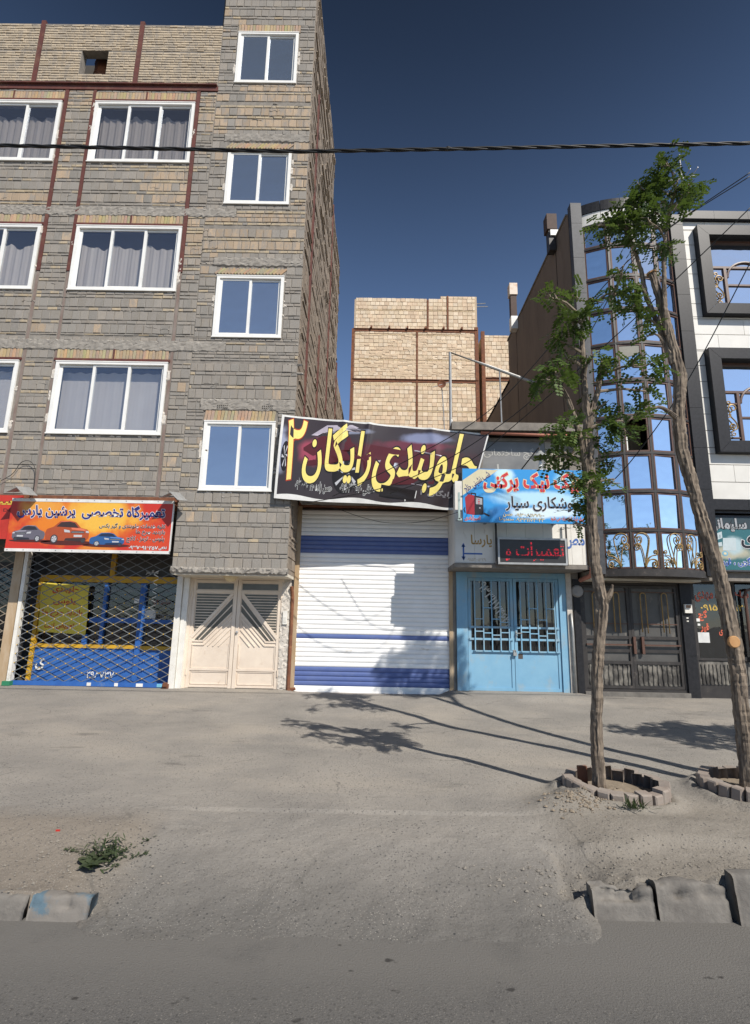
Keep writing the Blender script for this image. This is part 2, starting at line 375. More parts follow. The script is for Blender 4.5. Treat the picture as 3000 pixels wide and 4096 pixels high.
def letter(txt, mat, parent, rect, fn, bold=0.0, lift=0.003, slant=0.0, grid=0, ref=None, name='lettering', keep=False, rot=0.0, gapfn=None):
    """flat print: fits txt in rect=(u0,u1,v0,v1) of a surface; fn(u,v,lift) gives the 3D point"""
    a, fs = text_mesh(txt, bold)
    b, _ = text_mesh(txt, ref if ref is not None else bold)
    lo = b.min(0); hi = b.max(0)
    u0, u1, v0, v1 = rect
    sx = (u1 - u0) / (hi[0] - lo[0]); sy = (v1 - v0) / (hi[1] - lo[1])
    uv = (a - lo) * np.array([sx, sy])
    if slant: uv[:, 0] += slant * (uv[:, 1] - (v1 - v0) / 2)
    if rot:
        cx, cy = (u1 - u0) / 2, (v1 - v0) / 2; q = uv - np.array([cx, cy])
        uv = np.stack([q[:, 0] * math.cos(rot) - q[:, 1] * math.sin(rot) + cx, q[:, 0] * math.sin(rot) + q[:, 1] * math.cos(rot) + cy], 1)
    uv += np.array([u0, v0])
    if grid:
        bm = bmesh.new(); vs = [bm.verts.new((p[0], p[1], 0)) for p in uv]
        for f in fs:
            try: bm.faces.new([vs[i] for i in f])
            except ValueError: pass
        for k in range(int(uv[:, 0].min() / grid), int(uv[:, 0].max() / grid) + 1):
            bmesh.ops.bisect_plane(bm, geom=bm.verts[:] + bm.edges[:] + bm.faces[:], plane_co=(k * grid, 0, 0), plane_no=(1, 0, 0))
        for k in range(int(uv[:, 1].min() / grid), int(uv[:, 1].max() / grid) + 1):
            bmesh.ops.bisect_plane(bm, geom=bm.verts[:] + bm.edges[:] + bm.faces[:], plane_co=(0, k * grid, 0), plane_no=(0, 1, 0))
        bm.verts.index_update()
        uv = np.array([[v.co.x, v.co.y] for v in bm.verts]); fs = [tuple(v.index for v in f.verts) for f in bm.faces]; bm.free()
    if gapfn: fs = [f for f in fs if gapfn(np.mean([uv[i] for i in f], axis=0))]
    mb = MB(); mb.v = [fn(p[0], p[1], lift) for p in uv]; mb.f = fs; mb.c = [(0, 0, 0)] * len(mb.v)
    return mb.build(name, mat, parent)

def plane_fn(x0, z0, y):
    return lambda u, v, d: (x0 + u, y - d, z0 + v)

def poly_print(name, mat, parent, polys, fn, lift):
    mb = MB()
    for p in polys: mb.add([fn(u, v, lift) for u, v in p], [tuple(range(len(p)))])
    return mb.build(name, mat, parent)

def ellipse(cx, cy, rx, ry, n=20, a0=0.0, a1=2 * math.pi):
    return [(cx + rx * math.cos(a0 + (a1 - a0) * i / n), cy + ry * math.sin(a0 + (a1 - a0) * i / n)) for i in range(n + (0 if a1 - a0 > 6.2 else 1))]

# ------------------------------------------------------------------ ground
def vnoise(x, y, cell, seed):
    rs = np.random.RandomState(seed); T = rs.rand(256, 256)
    a = x / cell; b = y / cell; i = np.floor(a).astype(int); j = np.floor(b).astype(int); u = a - i; v = b - j
    u = u * u * (3 - 2 * u); v = v * v * (3 - 2 * v); g = lambda p, q: T[p % 256, q % 256]
    return (g(i, j) * (1 - u) + g(i + 1, j) * u) * (1 - v) + (g(i, j + 1) * (1 - u) + g(i + 1, j + 1) * u) * v - 0.5
def sstep(a, b, x):
    t = np.clip((x - a) / (b - a), 0, 1); return t * t * (3 - 2 * t)
def ground_z(x, y):
    x = np.asarray(x, float); y = np.asarray(y, float)
    base = 0.225 + (y - 3.7) * 0.008 + 0.135 * sstep(8.2, 10.7, y)
    ex = vnoise(x * 0 + y, y * 0 + 3, 0.4, 5) * 0.25 + vnoise(y, x, 0.09, 15) * 0.08
    ramp = sstep(-1.95, -1.55, x + ex) * (1 - sstep(1.25, 1.75, x + ex))         # the dropped crossing
    rz = -0.035 + (0.215 + 0.035) * sstep(2.95, 4.75, y) + np.maximum(0, y - 4.4) * 0.008
    low = np.where(y < np.where(x < 0, 3.70, 3.755) + 0.05 * vnoise(x, y, 0.15, 31), np.where(x < 0, np.where(y < 3.565, -0.12, 0.122), -0.12), np.where(x < 0, np.minimum(base, 0.125 + 0.11 * sstep(3.6, 4.5, y)), base))
    z = low * (1 - ramp) + np.minimum(rz, base + 0.02) * ramp
    z = np.where(y > 4.75, base, z)
    z += vnoise(x, y, 1.6, 1) * 0.016 + vnoise(x, y, 0.33, 2) * 0.004
    rough = 0.12 + 0.75 * (1 - sstep(4.0, 5.4, y))
    z += (vnoise(x, y, 0.12, 3) * 0.014 + vnoise(x, y, 0.05, 4) * 0.009) * rough
    z += 0.11 * np.exp(-(((x - 1.62) / 0.26) ** 2 + ((y - 4.92) / 0.22) ** 2))                 # heap beside the tree ring
    z += 0.05 * np.exp(-(((x - 2.2) / 0.9) ** 2 + ((y - 4.5) / 0.35) ** 2)) * sstep(1.3, 1.8, x)
    z += 0.045 * sstep(1.25, 1.55, x) * (1 - sstep(3.9, 4.3, x)) * sstep(9.9, 10.25, y + 0.2 * vnoise(x, y, 0.5, 9))   # step at the blue door
    z -= 0.045 * sstep(-1.75, -1.5, x) * (1 - sstep(1.2, 1.5, x)) * sstep(10.2, 10.9, y)
    for rx, ry, rr_ in ((2.2, 5.27, 0.5), (3.58, 5.38, 0.54)):                                  # soil banked against the tree rings
        z += (0.05 + 0.05 * vnoise(x, y, 0.1, 51)) * np.exp(-((np.hypot(x - rx, y - ry) - rr_) / 0.07) ** 2)
    # broken lip where the crossing meets the kerb on the right
    z -= 0.05 * sstep(0.0, 0.06, (x - 1.05) + 0.5 * vnoise(x, y, 0.22, 11)) * (1 - sstep(4.05, 4.2, y + 0.3 * vnoise(x, y, 0.3, 12))) * sstep(3.75, 3.8, y)
    return z

mWalk = None
def walk_mat():
    m, n, l, p = nodes('dusty pavement')
    f, _ = noise_fac(n, l, 1.1, 9.0, (1, 1.3, 1), 0.38, 0.64, 0.62)
    o = mix(n, l, f, (0.30, 0.276, 0.243), (0.235, 0.219, 0.197))
    f, _ = noise_fac(n, l, 0.55, 7.0, (0.8, 1.6, 1), 0.5, 0.66, 0.6)
    o = mix(n, l, f, o, (0.335, 0.302, 0.258))
    f, _ = noise_fac(n, l, 1.7, 8.0, (0.6, 1.8, 1), 0.6, 0.74, 0.65)
    o = mix(n, l, f, o, (0.15, 0.14, 0.125))
    g = n.new('ShaderNodeNewGeometry')
    s_ = n.new('ShaderNodeSeparateXYZ'); l.new(g.outputs['Position'], s_.inputs[0])
    def band(sock, a, b, warp, sc, seed_stretch=(1, 1, 1)):
        _, nz = noise_fac(n, l, sc, 6.0, seed_stretch)
        ad = n.new('ShaderNodeMath'); ad.operation = 'MULTIPLY_ADD'; ad.inputs[1].default_value = warp
        l.new(nz, ad.inputs[0]); l.new(sock, ad.inputs[2])
        r = n.new('ShaderNodeMapRange'); r.inputs[1].default_value = a + warp / 2; r.inputs[2].default_value = b + warp / 2; l.new(ad.outputs[0], r.inputs[0]); return r.outputs[0]
    def mul(a, b):
        q = n.new('ShaderNodeMath'); q.operation = 'MULTIPLY'
        for k, v in enumerate((a, b)):
            if hasattr(v, 'is_output'): l.new(v, q.inputs[k])
            else: q.inputs[k].default_value = v
        return q.outputs[0]
    o = mix(n, l, mul(band(s_.outputs['Y'], 5.0, 3.9, 1.1, 1.2), 0.8), o, (0.205, 0.192, 0.174))          # tyre-worn asphalt patch of the crossing
    o = mix(n, l, mul(band(s_.outputs['Y'], 4.2, 3.45, 0.9, 2.0), 1.0), o, (0.138, 0.131, 0.121))
    o = mix(n, l, mul(band(s_.outputs['Y'], 4.75, 4.4, 0.5, 2.0), mul(band(s_.outputs['X'], -1.55, -1.85, 0.5, 2.4), 0.75)), o, (0.225, 0.192, 0.155))  # bare dirt behind the kerbs
    o = mix(n, l, mul(band(s_.outputs['Y'], 5.6, 4.9, 0.7, 2.0), mul(band(s_.outputs['X'], 1.2, 1.6, 0.5, 2.4), 0.7)), o, (0.235, 0.21, 0.175))
    # cracks
    vc = n.new('ShaderNodeTexVoronoi'); vc.feature = 'DISTANCE_TO_EDGE'; vc.inputs['Scale'].default_value = 0.42
    wob = n.new('ShaderNodeTexNoise'); wob.inputs['Scale'].default_value = 2.2; wob.inputs['Detail'].default_value = 6; l.new(g.outputs['Position'], wob.inputs[0])
    va = n.new('ShaderNodeVectorMath'); va.operation = 'MULTIPLY_ADD'; va.inputs[1].default_value = (0.7, 0.7, 0.0); l.new(wob.outputs['Color'], va.inputs[0]); l.new(g.outputs['Position'], va.inputs[2])
    l.new(va.outputs[0], vc.inputs['Vector'])
    rc = n.new('ShaderNodeMapRange'); rc.inputs[1].default_value = 0.006; rc.inputs[2].default_value = 0.002; l.new(vc.outputs['Distance'], rc.inputs[0])
    fk, _ = noise_fac(n, l, 0.9, 3.0, (1, 1, 1), 0.5, 0.6)
    o = mix(n, l, mul(rc.outputs[0], mul(fk, 0.55)), o, (0.12, 0.112, 0.1))
    # aggregate
    for sc, lim, c in ((15, 0.13, (0.06, 0.06, 0.06)), (24, 0.19, (0.07, 0.068, 0.066)), (40, 0.22, (0.085, 0.082, 0.078)), (60, 0.22, (0.33, 0.305, 0.27)), (95, 0.26, (0.115, 0.108, 0.1))):
        v = n.new('ShaderNodeTexVoronoi'); v.inputs['Scale'].default_value = sc; l.new(g.outputs['Position'], v.inputs['Vector'])
        r = n.new('ShaderNodeMapRange'); r.inputs[1].default_value = lim; r.inputs[2].default_value = lim * 0.7; l.new(v.outputs['Distance'], r.inputs[0])
        ff, _ = noise_fac(n, l, 1.6 + sc * 0.01, 4.0, (1, 1, 1), 0.36, 0.6)
        mm = n.new('ShaderNodeMath'); mm.operation = 'MULTIPLY'; l.new(r.outputs[0], mm.inputs[0]); l.new(ff, mm.inputs[1])
        o = mix(n, l, mm.outputs[0], o, c)
    l.new(o, p.inputs['Base Color']); p.inputs['Roughness'].default_value = 0.95; p.inputs['Specular IOR Level'].default_value = 0.15
    _, h = noise_fac(n, l, 30, 8.0, (1, 1, 1), 0, 1, 0.7)
    bump(n, l, p, h, 0.8, 0.018)
    return m
def road_mat():
    m, n, l, p = nodes('worn asphalt')
    f, _ = noise_fac(n, l, 1.3, 7.0, (0.4, 1.2, 1), 0.36, 0.66)
    o = mix(n, l, f, (0.105, 0.101, 0.096), (0.078, 0.076, 0.074))
    g = n.new('ShaderNodeNewGeometry')
    for sc, lim, c in ((19, 0.2, (0.032, 0.032, 0.033)), (30, 0.24, (0.04, 0.04, 0.04)), (48, 0.27, (0.05, 0.05, 0.05)), (60, 0.27, (0.19, 0.178, 0.16)), (110, 0.35, (0.06, 0.058, 0.056))):
        v = n.new('ShaderNodeTexVoronoi'); v.inputs['Scale'].default_value = sc; l.new(g.outputs['Position'], v.inputs['Vector'])
        r = n.new('ShaderNodeMapRange'); r.inputs[1].default_value = lim; r.inputs[2].default_value = lim * 0.6; l.new(v.outputs['Distance'], r.inputs[0])
        o = mix(n, l, r.outputs[0], o, c)
    s = n.new('ShaderNodeSeparateXYZ'); l.new(g.outputs['Position'], s.inputs[0])
    d = n.new('ShaderNodeMapRange'); d.inputs[1].default_value = 2.55; d.inputs[2].default_value = 3.2; l.new(s.outputs['Y'], d.inputs[0])   # dust drifts against the kerb
    f2, _ = noise_fac(n, l, 2.2, 7.0, (1, 1, 1), 0.1, 0.45)
    mm = n.new('ShaderNodeMath'); mm.operation = 'MULTIPLY'; l.new(d.outputs[0], mm.inputs[0]); l.new(f2, mm.inputs[1])
    o = mix(n, l, mm.outputs[0], o, (0.138, 0.131, 0.121))
    f3, _ = noise_fac(n, l, 4.2, 3.0, (1, 1.6, 1), 0.66, 0.7)
    o = mix(n, l, f3, o, (0.05, 0.047, 0.044))
    l.new(o, p.inputs['Base Color']); p.inputs['Roughness'].default_value = 0.9; p.inputs['Specular IOR Level'].default_value = 0.2
    _, h = noise_fac(n, l, 90, 6.0, (1, 1, 1), 0, 1)
    bump(n, l, p, h, 0.7, 0.008)
    return m

def grid_mesh(name, xs, ys, zf, mat, kind):
    X, Yy = np.meshgrid(xs, ys); Z = zf(X, Yy); nx, ny = len(xs), len(ys)
    co = np.stack([X.ravel(), Yy.ravel(), Z.ravel()], 1)
    i = (np.arange(ny - 1)[:, None] * nx + np.arange(nx - 1)[None]).ravel()
    q = np.stack([i, i + 1, i + 1 + nx, i + nx], 1)
    me = bpy.data.meshes.new(name)
    me.vertices.add(len(co)); me.vertices.foreach_set('co', co.ravel())
    me.loops.add(q.size); me.loops.foreach_set('vertex_index', q.ravel())
    me.polygons.add(len(q)); me.polygons.foreach_set('loop_start', np.arange(0, q.size, 4))
    me.polygons.foreach_set('use_smooth', np.ones(len(q), bool))
    me.update(calc_edges=True); me.materials.append(mat)
    return link(name, me, None, kind)

mWalk = walk_mat(); mRoad = road_mat()
xs = np.concatenate([np.arange(-14, -4, 0.2), np.arange(-4, 5, 0.028), np.arange(5, 14, 0.2)])
ys = np.concatenate([np.arange(2.7, 6.2, 0.025), np.arange(6.2, 11.5, 0.05)])
grid_mesh('pavement', xs, ys, ground_z, mWalk, 'structure')
grid_mesh('road', np.arange(-60, 61, 0.5), np.concatenate([np.arange(-9, 1.5, 0.5), np.arange(1.5, 3.75, 0.05)]),
          lambda x, y: vnoise(x, y, 0.8, 21) * 0.006, mRoad, 'structure')
box('ground', M('dusty ground', (0.26, 0.23, 0.19), None, 0.95, 0.5), None, -900, 900, -900, 900, -0.4, -0.15, kind='structure')
SE = True

# ================================================================== the unfinished brick building (left)
FY = 10.0; X0, X1, XT = -9.9, -1.70, -3.87          # face plane, left end, right corner, tower's left edge
bld = thing('brick_building', 'tall unfinished brick building of grey-smeared hollow blocks with white windows and a stair tower', 'building', (-5.5, 10.0, 0.4))

W3 = [(-6.613, -4.34, 11.627, 13.244), (-6.613, -4.34, 8.451, 10.001), (-6.613, -4.34, 5.279, 6.829)]
W3 += [(a - 3.06, -7.385, c, d) for a, b, c, d in W3]
WS = [(-3.49, -2.073, 13.816, 15.276), (-3.49, -2.073, 10.594, 11.99), (-3.49, -2.073, 7.42, 8.84), (-3.49, -2.073, 4.174, 5.596)]
HOLE = (-7.12, -6.5, 14.02, 14.7)
LINT3 = [(a - 0.04, b + 0.02, d + 0.07, d + 0.27) for a, b, c, d in W3]
LINTS = [(a - 0.03, b + 0.03, d + 0.01, d + 0.225) for a, b, c, d in WS]
COLS_ = [(-7.345, -7.265), (-6.70, -6.63), (-4.325, -4.245)]
BEAMS = [(X0, XT, 13.56, 13.72)]
BANDS = [(X0, -3.2, 10.26, 10.47), (X0, -3.2, 7.09, 7.30), (-3.6, X1, 12.22, 12.42), (-3.6, X1, 9.08, 9.27), (-3.6, X1, 5.83, 6.05)]
holesW = W3 + WS + [HOLE]
holesP = holesW + LINT3 + LINTS + [(a, b, 3.9, 13.6) for a, b in COLS_] + BEAMS + BANDS
holesP = [(a - 0.0, b + 0.0, c, d) for a, b, c, d in holesP]
margin = [(a - 0.025, b + 0.025, c - 0.03, d + 0.02) for a, b, c, d in W3 + WS]

mb = MB()
for (a, b, c, d) in cells(X0, X1, 2.60, 17.05, holesW + [(X0 - 1, XT, 2.0, 4.02), (X0 - 1, XT, 15.42, 18)]):
    mb.box(a, b, FY + 0.0115, FY + 0.2, c, d)
mb.build('wall', mMortar, bld)
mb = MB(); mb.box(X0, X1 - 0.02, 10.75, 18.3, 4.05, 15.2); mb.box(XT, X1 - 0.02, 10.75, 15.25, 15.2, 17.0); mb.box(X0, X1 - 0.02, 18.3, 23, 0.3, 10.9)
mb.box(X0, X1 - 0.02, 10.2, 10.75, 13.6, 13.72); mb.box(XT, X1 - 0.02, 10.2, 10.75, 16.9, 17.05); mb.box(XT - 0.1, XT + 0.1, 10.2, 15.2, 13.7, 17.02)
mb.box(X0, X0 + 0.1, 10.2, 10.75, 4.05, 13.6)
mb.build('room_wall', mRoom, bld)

TANP = [(-3.3, -1.7, 12.45, 13.75), (-4.25, -1.7, 9.3, 10.45), (-7.25, -6.7, 13.0, 13.6), (-5.3, -4.3, 10.6, 11.5), (-4.25, -3.55, 12.4, 13.5), (-8.6, -7.4, 10.5, 10.9), (-2.0, -1.7, 10.4, 12.3)]
def piece_col(x, z, thin, rnd):
    tan = (0.03 if not thin else 0.26) + (0.4 if float(vnoise(np.array([x]), np.array([z]), 0.8, 33)[0]) > 0.32 else 0)
    if z > 13.72 and x < XT: tan = 1.0
    for a, b, c, d in TANP:
        if a + rnd.uniform(-.25, .25) < x < b and c < z < d: tan = 0.93
    if z < 4.2: tan *= 0.45
    if rnd.random() < tan:
        k = rnd.uniform(0.85, 1.1); c = (0.43, 0.335, 0.24) if not thin else (0.45, 0.37, 0.255)
        if z > 13.72 and x < XT: c = (0.5, 0.415, 0.305)
    else:
        k = rnd.uniform(0.86, 1.12); c = rnd.choice([(0.285, 0.262, 0.23), (0.3, 0.275, 0.243), (0.275, 0.258, 0.232), (0.315, 0.283, 0.243)])
    return tuple(k * q for q in c)

pieces = {'b': [], 't': []}
def course(x0, x1, z0, z1, kind, rnd, holes, start):
    """split one course into units, cut by the openings"""
    free = [(a, b) for a, b, c, d in cells(x0, x1, z0, z1, holes) if d - c > (z1 - z0) * 0.96]
    part_ = cells(x0, x1, z0, z1, holes)
    w = 0.1755 if kind == 'b' else 0.205
    for a, b, c, d in part_:
        if d - c < 0.03: continue
        x = a + 0.004; k = 0
        while x < b - 0.012:
            ww = w * (rnd.uniform(0.94, 1.06) if kind == 'b' else rnd.choice([1, 1, 1, 0.5, 0.9]))
            if k == 0: ww *= start
            e = min(x + ww, b - 0.003)
            if b - e < 0.05: e = b - 0.003
            if e - x > 0.02: pieces[kind].append((x, e - rnd.choice([0.005, 0.007, 0.009, 0.016]), c + 0.002, d, rnd.choice([rnd.uniform(-0.003, 0.003), rnd.uniform(-0.003, 0.003), rnd.uniform(-0.008, 0.004)])))
            x = e; k += 1
rb = random.Random(11)
hp = holesP + margin
z = 4.04; row = 0
zones = [(X0, XT, 4.04, 13.56), (XT, X1, 2.66, 16.95)]
for zx0, zx1, zz0, zz1 in zones:
    z = zz0; row = 0
    while z < zz1 - 0.05:
        zb = min(z + 0.198, zz1)
        course(zx0, zx1, z, zb, 'b', rb, hp, rb.choice([0.5, 1.0, 0.75])); z = zb + rb.uniform(0.016, 0.022)
        for _ in range(2 if row % 5 == 3 else 1):
            if z + 0.062 > zz1: break
            course(zx0, zx1, z, z + 0.06, 't', rb, hp, rb.choice([0.5, 1.0])); z += 0.06 + rb.uniform(0.016, 0.024)
        row += 1
z = 13.75
while z < 15.42:                                                   # parapet of long thin bricks
    course(X0, XT, z, z + 0.056, 't', rb, [HOLE, (-8.19, -8.07, 13, 16), (-5.84, -5.73, 13, 16)], rb.choice([0.5, 1.0])); z += 0.0715

def lay(lst, name, mat, parent, depth, y, colfn, thin, rnd, limit=300, key=None):
    lst = sorted(lst, key=key)
    for p in lst[:limit]:
        mb = MB(); mb.brick(p[0], p[1], p[2], p[3], y + p[4], depth, colfn((p[0] + p[1]) / 2, p[2], thin, rnd), rnd)
        mb.build(name, mat, parent, col=True)
    if len(lst) > limit:
        mb = MB()
        for p in lst[limit:]: mb.brick(p[0], p[1], p[2], p[3], y + p[4], depth, colfn((p[0] + p[1]) / 2, p[2], thin, rnd), rnd)
        mb.build(name + '_field', mat, parent, kind='stuff', col=True)
vis = lambda p: (p[0] + p[1]) / 2 > -8.6
near = lambda p: (0 if vis(p) else 1, round(p[2], 1) + abs((p[0] + 3.5)) * 0.35)
lay(pieces['b'], 'hollow_block', mBlock, bld, 0.06, FY, piece_col, False, rb, 300, near)
lay(pieces['t'], 'brick', mBrick, bld, 0.06, FY, piece_col, True, rb, 220, near)

# soldier and raked brick lintels over the openings
solid = MB(); k = 0
def soldier(x0, x1, z0, z1, lean, rnd, y=FY):
    out = []
    x = x0
    while x < x1 - 0.03:
        wv = rnd.uniform(0.052, 0.066); out.append((x, wv)); x += wv + rnd.uniform(0.004, 0.012)
    return out
cnt = 0
for (a, b, c, d), lean in zip(LINT3 + LINTS, [0.02] * 6 + [0.0, 0.9, 0.9, 0.12]):
    if b < -8.7: continue
    for x, wv in soldier(a + 0.02, b - 0.02, c, d, lean, rb):
        ln = lean * rb.uniform(0.6, 1.4) if lean < 0.5 else 0.85
        h = d - c; col = piece_col(x, 20, True, rb); col = tuple(q * rb.uniform(0.85, 1.1) for q in (0.47, 0.35, 0.215))
        mb = MB(); mb.brick(-wv / 2, wv / 2, -h / 2, h / 2 if lean < 0.5 else h / 2, 0, 0.06, col, rb)
        cx, cz = x + wv / 2, (c + d) / 2 - 0.005
        sc = 1 if lean < 0.5 else 0.86
        ca, sa = math.cos(-ln), math.sin(-ln)
        mb.v = [(cx + (p[0] * ca - p[2] * sa) * sc, FY - 0.006 + rb.uniform(0, 0.0) + p[1], cz + (p[0] * sa + p[2] * ca) * sc) for p in mb.v]
        if lean > 0.5: mb.v = [(p[0], p[1], min(max(p[2], c), d + 0.01)) for p in mb.v]
        mb.build('lintel_brick', mBrick, bld, col=True); cnt += 1
# red steel
for a, b in COLS_:
    one('steel_column', mRed, bld, lambda m: (m.box(a, b, FY - 0.012, FY + 0.05, 8.9, 13.56),))
    one('steel_column', mColS, bld, lambda m: m.box(a + 0.012, b - 0.012, FY + 0.002, FY + 0.05, 4.02, 8.895), label='lower column length dulled with cement')
one('steel_beam', mRed, bld, lambda m: (m.box(X0, XT + 0.02, FY - 0.02, FY + 0.05, 13.57, 13.69), m.box(X0, XT, FY - 0.07, FY + 0.05, 13.69, 13.715)))
for xa in (-8.13, -5.785): one('parapet_post', mRed, bld, lambda m: (m.box(xa - 0.05, xa + 0.05, FY - 0.012, FY + 0.1, 13.72, 15.55)))
for a, b, c, d in W3:
    one('steel_lintel', mRed, bld, lambda m: (m.box(a - 0.06, b + 0.04, FY - 0.016, FY + 0.06, d + 0.016, d + 0.066), m.box((a + b) / 2 - 0.005, (a + b) / 2 + 0.03, FY - 0.012, FY + 0.02, d + 0.066, d + 0.28)))
# rough cement bands over the floor beams, and squeezed mortar
def rough_band(mb, x0, x1, z0, z1, y, amp, rnd, step=0.05):
    nx = max(2, int((x1 - x0) / step)); nz = max(2, int((z1 - z0) / 0.035)); b = len(mb.v)
    for j in range(nz + 1):
        for i in range(nx + 1):
            e = 0.02 if 0 < j < nz else 0.0
            mb.v.append((x0 + (x1 - x0) * i / nx + rnd.uniform(-.01, .01), y - (rnd.uniform(0.25, 1) * amp if 0 < j < nz else -0.02), z0 + (z1 - z0) * j / nz + rnd.uniform(-e, e))); mb.c.append((0, 0, 0))
    for j in range(nz):
        for i in range(nx): q = b + j * (nx + 1) + i; mb.f.append((q, q + 1, q + nx + 2, q + nx + 1))
for a, b, c, d in BANDS:
    mb = MB(); rough_band(mb, a, b, c - 0.03, d + 0.03, FY, 0.022, rb); mb.build('mortar_band', mSmear, bld, kind='stuff')
mb = MB(); mp = MB()
for _ in range(150):                                               # cement blobs hanging from the joints
    x = rb.uniform(-8.8, X1 - 0.1); z = rb.uniform(2.7 if x > XT else 4.1, 13.5)
    if any(a - .1 < x < b + .1 and c - .1 < z < d + .1 for a, b, c, d in holesP): continue
    rough_band(mb, x, x + rb.uniform(0.08, 0.4), z, z + rb.uniform(0.02, 0.06), FY - 0.001, 0.009, rb, 0.04)
mb.build('mortar_smear', mSmear, bld, kind='stuff')
for a, b, c, d in W3 + WS:
    for _ in range(7):
        s = rb.choice([a - 0.06, b + 0.005]); zz = rb.uniform(c, d - 0.15)
        rough_band(mp, s, s + rb.uniform(0.04, 0.075), zz, zz + rb.uniform(0.08, 0.3), FY, 0.016, rb, 0.02)
    x = a
    while x < b - 0.1:
        if rb.random() < 0.55: rough_band(mp, x, x + 0.1, c - 0.07, c - 0.01, FY + 0.004, 0.014, rb, 0.025)
        x += 0.14
mp.build('plaster_fill', mPlaster, bld, kind='stuff')
# bottom edge of the tower: broken, rounded render
mb = MB(); rough_band(mb, XT - 0.02, X1 + 0.01, 2.56, 2.7, FY - 0.004, 0.04, rb, 0.04); mb.build('broken_edge', mSmear, bld, kind='stuff')
box('soffit', mCeil, bld, XT, X1, FY + 0.02, 10.86, 2.545, 2.60)
box('shop_soffit', mRust, bld, X0, XT, FY + 0.0, 10.9, 3.93, 4.02)
one('porch_light', MATS.get('x') or plain('opal lamp glass', (0.62, 0.5, 0.3), 0.35), bld, lambda m: m.lathe([(0.0, -0.1), (0.07, -0.09), (0.11, -0.05), (0.125, -0.015), (0.15, -0.012), (0.15, 0.0)], (-2.84, 10.35, 2.545), 20), smooth=True)

# side wall towards the gap: rough overlapping mortar courses
sec = [(10.0, 15.25, 17.05), (15.25, 18.45, 15.3), (18.45, 23.2, 10.95)]
mb = MB()
for ya, yb, zt in sec: mb.box(X1 - 0.2, X1, ya + (0.0 if ya > 10.1 else 0.2), yb, 2.6, zt)
mb.box(X1 - 0.2, X1, 10.97, 23.2, 0.3, 2.6)
mb.build('side_wall', mSide, bld)
mb = MB(); ml = MB(); rs = random.Random(3)
for ya, yb, zt in sec:
    zc = 2.7 if ya < 11 else 4.5
    while zc < zt - 0.06:
        h = rs.choice([0.2, 0.2, 0.065]); y = ya + (0.02 if ya < 10.1 else 0)
        while y < yb:
            e = min(y + rs.uniform(0.18, 0.5), yb)
            mb.box(X1, X1 + rs.uniform(0.004, 0.02), y + 0.004, e - 0.004, zc, min(zc + h, zt)); y = e
        if rs.random() < 0.75:
            y = ya + rs.uniform(0, 0.3)
            while y < yb - 0.1:
                e = min(y + rs.uniform(0.2, 1.6), yb)
                ml.box(X1, X1 + rs.uniform(0.012, 0.045), y, e, zc - 0.02, zc + rs.uniform(0.0, 0.02)); y = e + rs.uniform(0.0, 0.5)
        zc += h + 0.02
mb.build('side_block_field', mSide, bld, kind='stuff'); ml.build('side_mortar_field', mSideLump, bld, kind='stuff')
for yc, z0, z1 in ((10.95, 4.5, 14.6), (15.2, 8.0, 15.2), (13.0, 4.5, 9.2), (18.4, 5.0, 11.2)):
    box('side_column', mRed, bld, X1, X1 + 0.055, yc - 0.04, yc + 0.04, z0, z1)
box('parapet_cap', mRoofC, bld, X0, XT - 0.02, FY + 0.0, FY + 0.22, 15.42, 15.46)
# airbricks (holed cement blocks) at the beam over the lowest stair window
for cx in (-3.25, -2.35):
    mb = MB()
    for i in range(6):
        for j in range(2): mb.lathe([(0.0, -0.0235), (0.011, -0.0235)], (cx + i * 0.038, FY, 5.87 + j * 0.045), 8, 'y')
    mb.build('vent_shade_disc', mShadeBlack, bld)  # flat near-black discs, the shade of the holes put into colour

